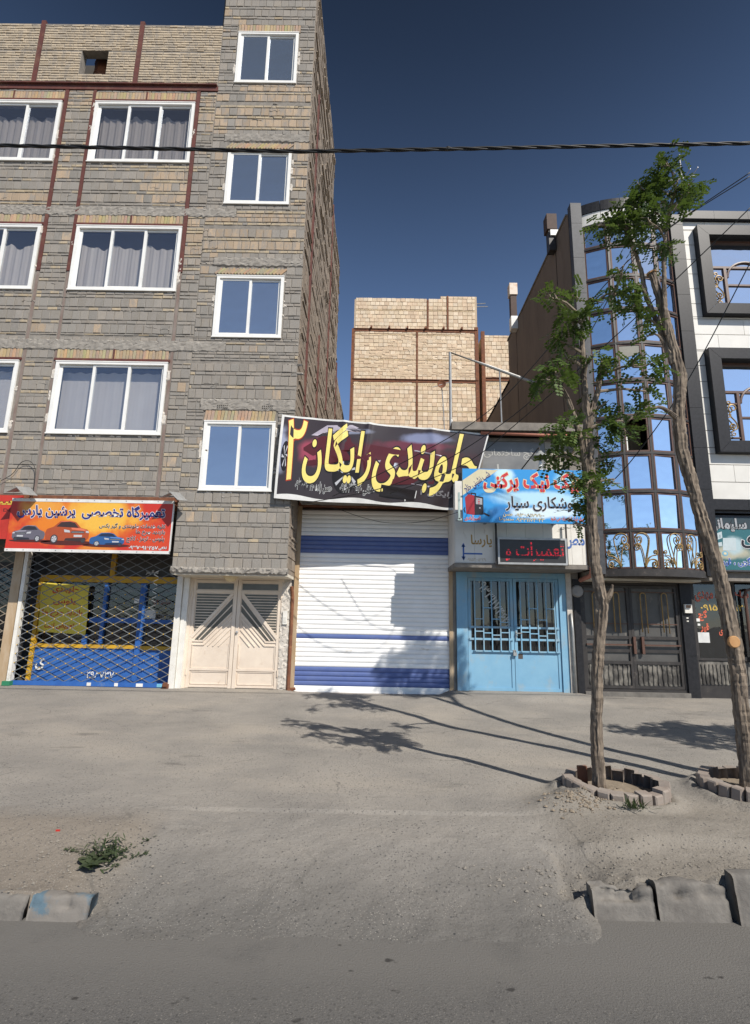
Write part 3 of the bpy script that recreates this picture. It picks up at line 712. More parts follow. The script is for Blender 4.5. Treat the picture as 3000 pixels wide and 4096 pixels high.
def window(x0, x1, z0, z1, n, curtain, top=0.0, fold=1.0, mc=None):
    y = FY - 0.022; f = 0.065
    w_ = one('window', mFrame, bld, lambda m: (m.box(x0, x0 + f, y, y + 0.09, z0 + f, z1 - f), m.box(x1 - f, x1, y, y + 0.09, z0 + f, z1 - f), m.box(x0, x1, y, y + 0.09, z1 - f, z1),
             m.box(x0, x1, y, y + 0.09, z0, z0 + f), m.box(x0 - 0.01, x1 + 0.01, y - 0.012, y + 0.02, z0 - 0.012, z0 + 0.012), m.box(x0 - 0.008, x1 + 0.008, y - 0.008, y + 0.02, z1 - 0.016, z1 + 0.004)))
    iw = (x1 - x0 - 2 * f) / n
    for i in range(n):
        a = x0 + f + i * iw; b = a + iw; s = 0.042; yy = y + (0.03 if i % 2 == (n - 2) % 2 else 0.056)
        lo_, hi_ = a - (0.028 if i else 0), b + (0.028 if i < n - 1 else 0)
        zt = z1 - f - (0.0 if i % 2 == (n - 2) % 2 else 0.006)
        one('sash', mFrame, w_, lambda m: (m.box(lo_, lo_ + s + 0.012, yy, yy + 0.024, z0 + f + 0.002, zt), m.box(hi_ - s - 0.012, hi_, yy, yy + 0.024, z0 + f + 0.002, zt),
            m.box(lo_ + s + 0.012, hi_ - s - 0.012, yy, yy + 0.024, z0 + f + 0.002, z0 + f + s), m.box(lo_ + s + 0.012, hi_ - s - 0.012, yy, yy + 0.024, zt - s, zt)))
        box('pane', mPane if curtain else mFrost, w_, lo_ + 0.04, hi_ - 0.04, yy + 0.009, yy + 0.014, z0 + f + 0.03, zt - 0.03)
    if curtain:
        def cur(m):
            ph = R.uniform(0, 9); gap = R.choice([0.0, 0.0, 0.05])
            nx = int((x1 - x0) / 0.016); b = len(m.v); rows = (z0 + 0.05, (z0 + z1) / 2, z1 - 0.16 - top)
            for zi in rows:
                for i in range(nx + 1):
                    x = x0 + 0.05 + (x1 - x0 - 0.1) * i / nx
                    zz = zi + ((0.045 * math.sin(x * 9.0 + ph) + 0.03 * math.sin(x * 17 + 2 * ph)) * (1 if top else 0.1) + 0.012 * math.sin(x * 27) if zi == rows[-1] else 0)
                    m.v.append((x, FY + 0.2 + fold * (0.014 * math.sin(x * 33 + ph + 4 * math.sin(x * 2.3 + ph)) + 0.006 * math.sin(x * 83 + ph)), zz)); m.c.append((0, 0, 0))
            for j in range(2):
                for i in range(nx): q = b + j * (nx + 1) + i; m.f.append((q, q + 1, q + nx + 2, q + nx + 1))
        one('curtain', mc or mCurtain, w_, cur, smooth=True)
for i, (a, b, c, d) in enumerate(W3): window(a, b, c, d, 3, True, (0.1, 0.22, 0.0)[i % 3], (1.0, 0.75, 0.1)[i % 3], (mCurtain, mCurtB, mCurtC)[i % 3])
for a, b, c, d in WS: window(a, b, c, d, 2, False)

# ground floor: posts, back wall, shop fronts, folding gates, street door
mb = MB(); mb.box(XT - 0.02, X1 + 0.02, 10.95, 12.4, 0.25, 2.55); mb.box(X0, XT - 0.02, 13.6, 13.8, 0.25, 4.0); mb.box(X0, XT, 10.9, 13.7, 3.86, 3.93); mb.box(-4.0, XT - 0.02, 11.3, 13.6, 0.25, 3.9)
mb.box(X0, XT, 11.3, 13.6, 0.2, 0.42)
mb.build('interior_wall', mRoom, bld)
box('gate_post', mWhiteSteel, bld, -3.985, -3.875, 10.66, 10.78, 0.38, 2.56)
box('gate_post', mWhiteSteel, bld, -3.865, -3.755, 10.70, 10.86, 0.38, 2.545)
box('gate_post', mGuide, bld, -7.30, -7.12, 10.66, 10.9, 0.38, 3.9)
box('gate_post', mWhiteSteel, bld, -7.09, -7.02, 10.64, 10.76, 0.4, 3.0, label='pale blue-white gate post of the folding gate')
box('sign_beam', mRust, bld, X0, XT, FY + 0.03, FY + 0.2, 3.86, 4.0)
one('jamb_wall', mPlaster, bld, lambda m: (m.box(-1.90, -1.74, 10.79, 10.95, 0.3, 2.545),))
mb = MB(); rough_band(mb, -1.90, -1.74, 0.4, 2.52, 10.79, 0.03, rb, 0.03); mb.build('jamb_render', mPlaster, bld, kind='stuff')
one('rusty_pipe', mRust, bld, lambda m: (m.tube([(-1.69, 10.78, 0.38), (-1.69, 10.78, 2.2), (-1.71, 10.72, 2.4)], 0.035, 8),))
one('intercom', mWhiteSteel, bld, lambda m: (m.box(-1.86, -1.77, 10.735, 10.76, 1.66, 1.92), [m.box(-1.84, -1.79, 10.729, 10.737, 1.7 + 0.022 * i, 1.71 + 0.022 * i) for i in range(5)]))

def lattice(x0, x1, z0, z1, y, mat, dx, dz, wd, rivets, name='folding_gate'):
    g = one(name, mShopB if rivets else mGuide, bld, lambda m: (m.box(x0, x1, y - 0.02, y + 0.03, z0 - 0.075, z0 + 0.005),))
    sl = dz / dx
    for s in (1, -1):
        c0 = int(math.floor(-(x1 - x0) * sl / dz)) - 1; c1 = int(math.ceil((z1 - z0) / dz)) + 1
        for k in range(c0 - 2, c1 + int((x1 - x0) * sl / dz) + 3):
            zc = z0 + k * dz
            pts = []
            f = (lambda x: zc + sl * (x - x0)) if s > 0 else (lambda x: zc - sl * (x - x0))
            xa, xb = x0, x1
            za, zb = f(xa), f(xb)
            lo_, hi_ = z0, z1
            if max(za, zb) <= lo_ + 0.03 or min(za, zb) >= hi_ - 0.03: continue
            inv = (lambda zz: x0 + (zz - zc) / sl) if s > 0 else (lambda zz: x0 - (zz - zc) / sl)
            if za < lo_: xa, za = inv(lo_), lo_
            if za > hi_: xa, za = inv(hi_), hi_
            if zb < lo_: xb, zb = inv(lo_), lo_
            if zb > hi_: xb, zb = inv(hi_), hi_
            if xb - xa < 0.04: continue
            one('slat', mat, g, lambda m: m.bar((xa, y - s * 0.006, za), (xb, y - s * 0.006, zb), wd, 0.004))
    if rivets:
        r0 = None
        for i in range(int((x1 - x0) / dx * 2) + 1):
            for j in range(int((z1 - z0) / dz * 2) + 1):
                x = x0 + i * dx / 2; zz = z0 + j * dz / 2
                if (i + j) % 2 or not z0 + 0.05 < zz < 2.2: continue
                if r0 is None: r0 = one('rivet', mRivet, g, lambda m: m.lathe([(0.0, -0.022), (0.009, -0.021), (0.013, -0.013), (0.013, -0.008)], (0, 0, 0), 8, 'y')); r = r0
                else: r = r0.copy(); COL.objects.link(r)
                r.location = (x, y, zz)
    return g
lattice(-7.02, -3.99, 0.5, 3.0, 10.70, mLatB, 0.335, 0.168, 0.014, True)
lattice(-9.9, -7.30, 0.5, 3.25, 10.70, mLatT, 0.30, 0.168, 0.017, False)
one('gate_foot', mRust, bld, lambda m: (m.box(-4.07, -3.96, 10.6, 10.68, 0.42, 0.5), m.box(-4.05, -3.97, 10.57, 10.62, 0.46, 0.53)))
box('gate_foot', M('green paint', (0.03, 0.2, 0.1), None, 0.6, 6), bld, -7.13, -6.98, 10.58, 10.68, 0.42, 0.5)
box('gate_foot', mRust, bld, -7.52, -7.38, 10.58, 10.68, 0.42, 0.5)

# right shop front behind the gate
SY = 11.25
sf = one('shop_front', mShopB, bld, lambda m: (m.box(-7.0, -3.9, SY, SY + 0.05, 0.42, 1.10), [m.box(a - 0.055, a + 0.055, SY - 0.03, SY + 0.05, 0.42, 2.44) for a in (-4.89, -4.12)],
    m.box(-5.71, -5.64, SY - 0.02, SY + 0.05, 1.2, 2.44), m.box(-6.06, -5.96, SY - 0.012, SY + 0.04, 0.9, 1.38), m.box(-5.96, -4.95, SY - 0.01, SY + 0.04, 1.62, 1.72), m.box(-4.83, -4.18, SY - 0.01, SY + 0.04, 1.62, 1.70)))
one('yellow_rail', mShopY, sf, lambda m: (m.box(-7.0, -4.95, SY - 0.03, SY + 0.05, 1.105, 1.175), m.box(-4.83, -3.9, SY - 0.035, SY + 0.05, 1.09, 1.165), m.box(-7.06, -3.9, SY - 0.05, SY + 0.06, 2.445, 2.575),
    m.box(-7.09, -7.01, SY - 0.04, SY + 0.05, 0.42, 2.5), m.box(-5.63, -5.53, SY - 0.03, SY + 0.05, 2.58, 3.05), m.box(-4.16, -4.06, SY - 0.03, SY + 0.05, 2.58, 3.05)))
one('glass_door', mShopGlass, sf, lambda m: (m.box(-6.95, -4.95, SY + 0.055, SY + 0.062, 1.18, 2.44), m.box(-4.83, -3.9, SY + 0.055, SY + 0.062, 1.17, 2.44)))
one('transom_pane', M('dusty transom glass', (0.06, 0.057, 0.052), None, 0.5, 3), sf, lambda m: (m.box(-7.0, -5.64, SY + 0.03, SY + 0.04, 2.58, 3.5), m.box(-5.52, -4.17, SY + 0.03, SY + 0.04, 2.58, 3.5), m.box(-4.05, -3.9, SY + 0.03, SY + 0.04, 2.58, 3.5)))
mInkW = plain('white sign paint', (0.75, 0.75, 0.72), 0.6); mInkR = plain('red sign paint', (0.55, 0.03, 0.025), 0.6)
fn = plane_fn(0, 0, SY)
letter('۲۹۸۷۳۷', mInkW, sf, (-5.86, -5.30, 0.52, 0.66), fn, 0.012, 0.032)
letter('ی', mInkW, sf, (-6.93, -6.74, 0.66, 0.88), fn, 0.02, 0.032)
letter('هواترمز', mInkW, sf, (-4.86, -4.6, 2.62, 2.72), fn, 0.02, 0.055)
letter('بازسازی انواع', plain('dull red lettering', (0.25, 0.06, 0.05), 0.6), sf, (-4.72, -4.33, 1.98, 2.12), plane_fn(0, 0, SY + 0.053), 0.01, 0.002)
box('paper_note', M('white paper', (0.72, 0.7, 0.64), None, 0.8, 5), sf, -4.84, -4.61, SY + 0.044, SY + 0.05, 1.72, 1.89)
for a, c in ((-5.05, 2.03), (-4.03, 2.03)): box('sticker', mWhiteSteel, sf, a, a + 0.1, SY - 0.035, SY - 0.0305, c, c + 0.09)
for a, wd, mt in ((-5.55, 0.08, mWhiteSteel), (-5.02, 0.07, mFrame), (-4.6, 0.13, mFrame), (-4.2, 0.12, M('light blue sticker', (0.2, 0.5, 0.65), None, 0.5, 6))):
    box('sticker', mt, bld, a, a + wd, 10.673, 10.6785, 0.435, 0.495)
# far left shop front
one('shop_front', mBlackSt, bld, lambda m: (m.box(-9.9, -7.3, SY, SY + 0.05, 0.42, 0.8), m.box(-9.9, -7.3, SY, SY + 0.05, 2.72, 2.82), m.box(-7.36, -7.3, SY, SY + 0.05, 0.42, 3.2)))
one('glass_door', mShopGlass, bld, lambda m: m.box(-9.9, -7.36, SY + 0.06, SY + 0.068, 0.8, 2.72))
one('transom_panel', M('grey green panel', (0.13, 0.15, 0.13), None, 0.6, 3), bld, lambda m: m.box(-9.9, -7.36, SY + 0.02, SY + 0.04, 2.83, 3.6))

# cream double street door
DY = 10.80
def rect_ring(m, a, b, c, d, t, y0, y1):
    m.box(a, a + t, y0, y1, c, d); m.box(b - t, b, y0, y1, c, d); m.box(a + t, b - t, y0, y1, d - t, d); m.box(a + t, b - t, y0, y1, c, c + t)
DZ0, DZ1, DXA, DXM, DXB = 0.425, 2.515, -3.735, -2.80, -1.895
one('door_frame', mDoorC, bld, lambda m: (m.box(DXA - 0.02, DXA + 0.035, DY - 0.02, DY + 0.06, DZ0 - 0.02, DZ1 + 0.03), m.box(DXB - 0.02, DXB + 0.02, DY - 0.02, DY + 0.06, DZ0 - 0.02, DZ1 + 0.03), m.box(DXA + 0.035, DXB - 0.02, DY - 0.02, DY + 0.06, DZ1, DZ1 + 0.03)))
def leaf(xo, xi):
    """xo hinge side, xi meeting side"""
    s = 1 if xi > xo else -1; wd = abs(xi - xo); H = DZ1 - DZ0
    P = lambda u, v: (xo + s * u * wd, DZ1 - v * H)                 # u from hinge, v down from the top
    lf = one('door_leaf', mDoorC, bld, lambda m: m.box(min(xo, xi) + 0.004, max(xo, xi) - 0.004, DY + 0.015, DY + 0.05, DZ0, DZ1 - 0.005))
    def hb(name, pts, wdt, dp, mat=mDoorC, base=DY + 0.015):
        def f(m):
            for p, q in zip(pts, pts[1:]): a = P(*p); b = P(*q); m.bar((a[0], base, a[1]), (b[0], base, b[1]), wdt, dp)
        return one(name, mat, lf, f)
    hb('rail', [(0.035, 0.0), (0.035, 1.0)], 0.06, 0.022); hb('rail', [(0.955, 0.0), (0.955, 1.0)], 0.07, 0.026)
    hb('rail', [(0.07, 0.016), (0.92, 0.016)], 0.05, 0.02); hb('rail', [(0.07, 0.115), (0.92, 0.115)], 0.045, 0.02); hb('rail', [(0.07, 0.835), (0.92, 0.835)], 0.04, 0.018); hb('rail', [(0.07, 0.985), (0.92, 0.985)], 0.035, 0.018)
    a, b = P(0.09, 0.092), P(0.9, 0.034)
    mG = M('dusty door glass', (0.075, 0.072, 0.064), (0.11, 0.105, 0.09), 0.18, 4, bmp=0.02)
    box('fanlight', mG, lf, min(a[0], b[0]), max(a[0], b[0]), DY + 0.008, DY + 0.0145, a[1], b[1])
    # louvred triangle
    va, vb = 0.135, 0.515; ua, ub = 0.09, 0.86
    tri = [P(ua, va), P(ub, va), P(ua, vb)]
    mb = MB(); mb.add([(p[0], DY + 0.012, p[1]) for p in tri], [(0, 1, 2)]); mb.build('louvre_glass', mG, lf)
    for i in range(14):
        v = va + 0.022 + i * (vb - va) / 14.6; u1 = ub - (ub - ua) * (v - va) / (vb - va)
        if u1 - ua > 0.03: hb('louvre', [(ua, v), (u1 - 0.01, v)], 0.013, 0.014)
    hb('diagonal_bar', [(0.90, 0.128), (0.045, 0.545)], 0.055, 0.026)
    st = [P(0.90, 0.172), P(0.90, 0.30), P(0.30, 0.568), P(0.115, 0.568)]
    mb = MB(); mb.add([(p[0], DY + 0.012, p[1]) for p in st], [(0, 1, 2, 3)]); mb.build('diagonal_glass', mG, lf)
    hb('diagonal_bar', [(0.90, 0.235), (0.21, 0.565)], 0.02, 0.016); hb('diagonal_bar', [(0.90, 0.31), (0.31, 0.572)], 0.026, 0.02); hb('diagonal_bar', [(0.32, 0.578), (0.06, 0.578)], 0.026, 0.018)
    hb('rib', [(0.90, 0.355), (0.33, 0.612), (0.07, 0.612)], 0.022, 0.018)
    for dv, ue in ((0.41, 0.42), (0.465, 0.535), (0.52, 0.655)): hb('rib', [(0.885, dv), (ue, dv + (0.885 - ue) * 0.452)], 0.02, 0.016)
    hb('rib', [(0.09, 0.62), (0.09, 0.825), (0.89, 0.825), (0.89, 0.60)], 0.018, 0.014)
    hb('rib', [(0.1, 0.855), (0.1, 0.965), (0.88, 0.965), (0.88, 0.855), (0.1, 0.855)], 0.014, 0.012)
    for v in (0.14, 0.86): one('hinge', mDoorC, lf, lambda m: m.tube([(xo + s * 0.0, DY - 0.018, P(0, v)[1] - 0.06), (xo, DY - 0.018, P(0, v)[1] + 0.06)], 0.016, 8))
    return lf
leaf(DXA + 0.035, DXM); l2 = leaf(DXB - 0.02, DXM)
one('handle', mGalv, l2, lambda m: m.lathe([(0.0, -0.05), (0.024, -0.045), (0.024, -0.03), (0.012, -0.03), (0.012, 0.0)], (DXM + 0.045, DY, 1.49), 12, 'y'))

# roof tank seen through the parapet hole
bar_ = one('rusty_barrel', mRust, None, lambda m: m.lathe([(0, 0), (0.27, 0), (0.27, 0.02), (0.28, 0.03), (0.27, 0.28), (0.285, 0.3), (0.27, 0.32), (0.27, 0.6), (0.285, 0.62), (0.27, 0.64), (0.27, 0.86), (0.25, 0.88), (0, 0.88)], (-6.86, 10.62, 14.3), 24), smooth=False)
tag(bar_, 'rusty metal barrel on the roof, seen through the square hole in the brick parapet', 'barrel')

# ================================================================== low shop with the roller shutter and the blue door
shop = thing('low_shop', 'low shop with a white roller shutter, sky-blue barred door and white tiled fascia', 'building', (1.0, 10.9, 0.4))
SHY = 10.95
box('wall', mRoofC, shop, -1.49, 3.94, 11.12, 12.5, 0.2, 5.3)
one('wall', mRoofC, shop, lambda m: (m.box(-1.60, 4.06, 10.3, 11.1, 4.1, 5.45), m.box(1.47, 1.62, 10.9, 11.1, 0.3, 4.1), m.box(3.80, 4.06, 10.85, 11.1, 0.3, 4.1), m.box(1.62, 3.80, 10.95, 11.1, 2.76, 4.1)))
one('roof', mRoofC, shop, lambda m: (m.box(-1.64, 4.1, 10.6, 21.5, 5.45, 5.58), m.box(1.42, 4.12, 9.98, 10.6, 5.5, 5.66), m.box(-1.64, -1.5, 11.1, 21.5, 0.2, 5.45), m.box(3.95, 4.1, 12.5, 21.5, 0.2, 5.45), m.box(-1.64, 4.1, 21.4, 21.5, 0.2, 5.45)))
one('cornice_pipe', mPipeR, shop, lambda m: m.tube([(2.0, 10.05, 5.46), (4.0, 10.05, 5.42)], 0.035, 8), smooth=True)
# shutter
sh = one('roller_shutter', mShutW, shop, lambda m: m.box(-1.60, 1.455, SHY - 0.03, SHY + 0.02, 0.345, 0.402))
box('guide_rail', mGuide, sh, -1.69, -1.60, SHY - 0.06, SHY + 0.06, 0.36, 4.1); box('guide_rail', mGuide, sh, 1.455, 1.53, SHY - 0.06, SHY + 0.06, 0.38, 4.1)
one('gap_shade_strip', mBlackSt, shop, lambda m: m.box(-1.74, -1.692, SHY - 0.05, SHY + 0.1, 0.36, 4.05))  # black strip filling the gap, its shade put into the colour
one('shutter_box', mRust, shop, lambda m: m.box(-1.66, 1.54, SHY - 0.12, SHY + 0.14, 4.08, 4.4))
sp = 0.0905; ns = int((4.08 - 0.40) / sp)
def slat_mesh(i):
    z0 = 0.40 + i * sp; mb = MB(); prof = [(0.0, 0.0), (-0.006, 0.008), (-0.011, 0.024), (-0.012, 0.044), (-0.010, 0.062), (-0.005, 0.077), (0.0, 0.083), (0.004, sp - 0.001)]
    n = 2; xs_ = [-1.60, 1.455]
    vs = [(x, SHY + p[0], z0 + p[1]) for x in xs_ for p in prof]; k = len(prof)
    mb.add(vs, [(j, k + j, k + j + 1, j + 1) for j in range(k - 1)])
    zc = z0 + sp / 2
    blue = 3.13 < zc < 3.52 or 1.38 < zc < 1.47 or 0.50 < zc < 0.86 or 3.98 < zc < 4.08
    return mb.build('slat', mShutB if blue else mShutW, sh)
for i in range(ns): slat_mesh(i)
one('foot', mRust, sh, lambda m: (m.tube([(-1.66, 10.84, 0.42), (-1.56, 10.84, 0.44)], 0.028, 8), m.box(-1.7, -1.6, 10.82, 10.9, 0.37, 0.45)))
# fascia of white tiles
FA = 10.0
one('fascia_box', mRoofC, shop, lambda m: (m.box(1.47, 3.93, FA + 0.02, 10.9, 2.86, 4.45), m.box(1.44, 3.97, FA - 0.02, 10.94, 2.775, 2.855)))
tx = [1.465, 1.83, 2.19, 2.44, 2.80, 3.13, 3.44, 3.66, 3.86, 3.935]
for a, b in zip(tx, tx[1:]):
    for c, d in ((2.86, 3.66), (3.664, 4.45)): box('tile', mTileW, shop, a + 0.002, b - 0.002, FA, FA + 0.02, c + 0.002, d - 0.002)
for a, b in ((10.02, 10.45), (10.454, 10.9)): box('tile', mTileW, shop, 1.45, 1.468, a, b - 0.002, 2.86, 4.4)
fnF = plane_fn(0, 0, FA)
mGoldT = plain('mustard lettering', (0.42, 0.25, 0.06), 0.6); mBluT = plain('blue lettering', (0.06, 0.14, 0.4), 0.6)
letter('پارسا', mGoldT, shop, (1.76, 2.155, 3.14, 3.40), fnF, 0.02)
letter('مص', mBluT, shop, (3.53, 3.91, 3.16, 3.36), fnF, 0.03)
poly_print('arrow_mark', mBluT, shop, [[(1.6, 2.93), (1.63, 2.93), (1.63, 3.2), (1.6, 3.2)], [(1.575, 2.98), (1.615, 2.9), (1.655, 2.98)], [(1.575, 3.16), (1.655, 3.16), (1.615, 3.24)], [(1.63, 3.02), (1.97, 3.02), (1.97, 3.05), (1.63, 3.05)]], fnF, 0.003)
letter('۰۹۱۵۳۰۰۵۶۲۹', plain('faded gold digits', (0.5, 0.4, 0.25), 0.7), shop, (1.68, 2.03, 2.895, 2.955), fnF, 0.0)
# upper window
one('window_frame', mRoofC, shop, lambda m: rect_ring(m, 2.0, 3.75, 4.2, 5.42, 0.06, 10.22, 10.3))
box('window_pane', M('dusty grey glass', (0.17, 0.17, 0.165), (0.24, 0.235, 0.225), 0.25, 2.5, bmp=0.02), shop, 2.06, 3.32, 10.255, 10.265, 4.26, 5.36)
box('window_pane', M('cream blind', (0.4, 0.36, 0.29), None, 0.6, 3), shop, 3.325, 3.69, 10.25, 10.26, 4.26, 5.36)
mPale = plain('pale outline lettering', (0.42, 0.41, 0.37), 0.6)
fnU = plane_fn(0, 0, 10.255)
letter('گچ ساختمانی', mPale, shop, (2.1, 3.1, 4.98, 5.22), fnU, 0.004); letter('صبحا', mPale, shop, (2.35, 3.15, 4.62, 4.88), fnU, 0.004)
one('downpipe', mPipeR, shop, lambda m: m.tube([(4.03, 9.95, 5.3), (4.02, 9.95, 4.1), (4.005, 9.95, 3.0), (3.995, 9.95, 2.75), (3.98, 10.0, 2.66), (3.9, 10.3, 2.6)], 0.042, 10), smooth=True)
one('ground_pipe', mGalv, shop, lambda m: m.tube([(3.87, 10.78, 0.40), (3.87, 10.78, 1.62), (3.86, 10.78, 1.98)], [0.03, 0.03, 0.024], 8), smooth=True)
# sky-blue door
BY = 10.9
mbx = (1.60, 3.80, 0.455, 2.77)
one('door_frame', mBlueD, shop, lambda m: (m.box(1.60, 1.82, BY - 0.06, BY + 0.05, 0.45, 2.77), m.box(3.66, 3.80, BY - 0.06, BY + 0.05, 0.45, 2.77), m.box(1.82, 3.66, BY - 0.05, BY + 0.05, 2.66, 2.77)))
box('jamb_wall', mPlaster, shop, 3.80, 3.9, BY - 0.09, 11.0, 0.4, 2.78)
box('interior_shade_sheet', mShadeBlack, shop, 1.62, 3.79, BY + 0.12, BY + 0.15, 0.45, 2.7)  # thin near-black sheet, shade of the room put into its colour
for x0, x1, flip in ((1.83, 2.735, 1), (2.745, 3.655, -1)):
    lf = one('door_leaf', mBlueD, shop, lambda m: (rect_ring(m, x0, x1, 0.47, 2.655, 0.06, BY - 0.03, BY + 0.03), m.box(x0 + 0.06, x1 - 0.06, BY - 0.015, BY + 0.02, 0.53, 1.18), m.box(x0 + 0.06, x1 - 0.06, BY - 0.03, BY + 0.03, 1.18, 1.23)))
    one('pane', mShopGlass, lf, lambda m: m.box(x0 + 0.06, x1 - 0.06, BY + 0.03, BY + 0.036, 1.23, 2.6))
    one('rail', mBlueD, lf, lambda m: (m.box(x0 + 0.02, x1 - 0.02, BY - 0.055, BY - 0.03, 1.66, 1.70), m.box(x0 + 0.02, x1 - 0.02, BY - 0.055, BY - 0.03, 1.43, 1.47), m.box(x0 + 0.1, x1 - 0.02, BY - 0.055, BY - 0.03, 1.205, 1.232)))
    n = 5
    for i in range(n):
        x = x0 + 0.13 + i * (x1 - x0 - 0.2) / (n - 1) * 0.96
        one('bar', mBlueD, lf, lambda m: m.box(x - 0.011, x + 0.011, BY - 0.07, BY - 0.055, 1.22, 2.64))
    xs_ = [x0 + 0.13 + i * (x1 - x0 - 0.2) / (n - 1) * 0.96 for i in range(n)]
    for i, zz in ((0, 1.84), (1, 2.06), (2, 1.84), (3, 2.06 if flip < 0 else 1.78), (1, 1.57), (2, 1.53), (0, 1.60), (3, 1.58)):
        one('cross_bar', mBlueD, lf, lambda m: m.box(xs_[i] + 0.011, xs_[min(i + 1, n - 1)] - 0.011, BY - 0.07, BY - 0.055, zz - 0.01, zz + 0.01))
one('handle', mGalv, lf, lambda m: (m.box(2.765, 2.785, BY - 0.05, BY - 0.03, 1.42, 1.62), m.tube([(2.775, BY - 0.035, 1.57), (2.775, BY - 0.085, 1.57), (2.88, BY - 0.085, 1.575)], 0.011, 8)))
one('padlock', mGalv, lf, lambda m: (m.box(2.70, 2.77, BY - 0.085, BY - 0.05, 1.14, 1.2), m.box(2.70, 2.76, BY - 0.06, BY - 0.031, 1.2, 1.25), m.tube([(2.715, BY - 0.068, 1.2), (2.715, BY - 0.068, 1.235), (2.735, BY - 0.068, 1.25), (2.755, BY - 0.068, 1.235), (2.755, BY - 0.068, 1.2)], 0.006, 6)))
box('paper_tag', plain('dark brown sticker', (0.08, 0.06, 0.05)), lf, 2.795, 2.90, BY - 0.018, BY - 0.0155, 1.08, 1.19)
ta, tf = text_mesh('۰۹۳۳۱۱۷۴۶۴۳', 0.01)
lo_ = ta.min(0); hi_ = ta.max(0); L_ = 1.12; sc_ = L_ / (hi_[0] - lo_[0]); an = math.radians(-57)
mb = MB()
for p in ta:
    u, v = (p[0] - lo_[0]) * sc_, (p[1] - lo_[1]) * sc_ * 1.2
    mb.v.append((2.0 + u * math.cos(an) - v * math.sin(an), BY + 0.027, 2.55 + u * math.sin(an) + v * math.cos(an))); mb.c.append((0, 0, 0))
mb.f = tf; mb.build('lettering', plain('white glass lettering', (0.6, 0.6, 0.58)), lf)
one('prop_bar', mGalv, lf, lambda m: m.tube([(1.98, BY + 0.06, 2.42), (2.42, BY + 0.06, 1.72)], 0.012, 6))
one('shelf', mRoom, shop, lambda m: (m.box(1.9, 2.6, BY + 0.09, BY + 0.115, 1.5, 1.53), m.box(2.8, 3.6, BY + 0.09, BY + 0.115, 1.36, 1.4), m.box(2.0, 2.2, BY + 0.09, BY + 0.115, 1.53, 1.7), m.box(3.0, 3.3, BY + 0.09, BY + 0.115, 1.4, 1.6), m.box(2.9, 3.05, BY + 0.09, BY + 0.115, 1.9, 2.1)))
lampd = one('round_meter', M('grey plastic', (0.28, 0.27, 0.26), None, 0.5, 6), None, lambda m: m.lathe([(0.0, -0.07), (0.10, -0.06), (0.12, -0.03), (0.125, 0.0)], (4.02, 10.83, 2.42), 20, 'y'))
tag(lampd, 'round grey disc-shaped box on the dark pillar right of the blue door', 'meter box')

# ------------------------------------------------------------------ signs on the low shop
# LED sign
led = thing('led_sign', 'dark LED board with broken red letters in a silver frame under the blue sign', 'sign', (2.88, 9.9, 2.85))
box('board', plain('black LED panel', (0.035, 0.033, 0.033), 0.35), led, 2.27, 3.49, 9.88, 9.985, 2.87, 3.30)
one('frame', mGalv, led, lambda m: rect_ring(m, 2.235, 3.525, 2.835, 3.335, 0.035, 9.865, 9.99))
box('hanger', mBlackSt, led, 2.20, 2.235, 9.9, 9.93, 2.83, 3.66); box('hanger', mBlackSt, led, 3.525, 3.55, 9.9, 9.93, 2.83, 3.66)
mLED = plain('red LED', (0.5, 0.02, 0.03), 0.4, emit=((1.0, 0.03, 0.06), 0.35))
gr = random.Random(5)
ledrows = {}
def ledgap(c):
    k = int(c[1] / 0.021)
    if k not in ledrows: ledrows[k] = gr.random()
    return ledrows[k] > 0.5 and gr.random() > 0.35
letter('تعمیرات و', mLED, led, (2.38, 3.47, 2.9, 3.26), plane_fn(0, 0, 9.88), 0.01, grid=0.021, gapfn=ledgap)
# blue sign board
bs = thing('welding_sign', 'sky-blue sign board with red Persian lettering and a red welding machine, partly behind the tree', 'sign', (2.6, 9.4, 3.53))
SBY = 9.40
def print_mat(name, base, layers):
    """flat printed artwork: colour areas made of soft blobs, fixed to the sign"""
    m, n, l, p = nodes(name)
    g = n.new('ShaderNodeNewGeometry'); o = base
    for (cx, cz, rx, rz, c, warp) in layers:
        mp = n.new('ShaderNodeMapping'); mp.vector_type = 'POINT'
        mp.inputs['Location'].default_value = (-cx / rx, 0, -cz / rz); mp.inputs['Scale'].default_value = (1 / rx, 0, 1 / rz)
        l.new(g.outputs['Position'], mp.inputs[0])
        ln = n.new('ShaderNodeVectorMath'); ln.operation = 'LENGTH'; l.new(mp.outputs[0], ln.inputs[0])
        t = n.new('ShaderNodeTexNoise'); t.inputs['Scale'].default_value = 5.0; l.new(g.outputs['Position'], t.inputs[0])
        ad = n.new('ShaderNodeMath'); ad.operation = 'MULTIPLY_ADD'; ad.inputs[1].default_value = warp; l.new(t.outputs['Fac'], ad.inputs[0]); l.new(ln.outputs['Value'], ad.inputs[2])
        r = n.new('ShaderNodeMapRange'); r.interpolation_type = 'SMOOTHSTEP'; r.inputs[1].default_value = 1.15 + warp / 2; r.inputs[2].default_value = 0.55 + warp / 2; l.new(ad.outputs[0], r.inputs[0])
        o = mix(n, l, r.outputs[0], o, c)
    if not hasattr(o, 'is_output'): o = mix(n, l, 0.0, o, o)
    l.new(o, p.inputs['Base Color']); p.inputs['Roughness'].default_value = 0.38; p.inputs['Specular IOR Level'].default_value = 0.4
    return m
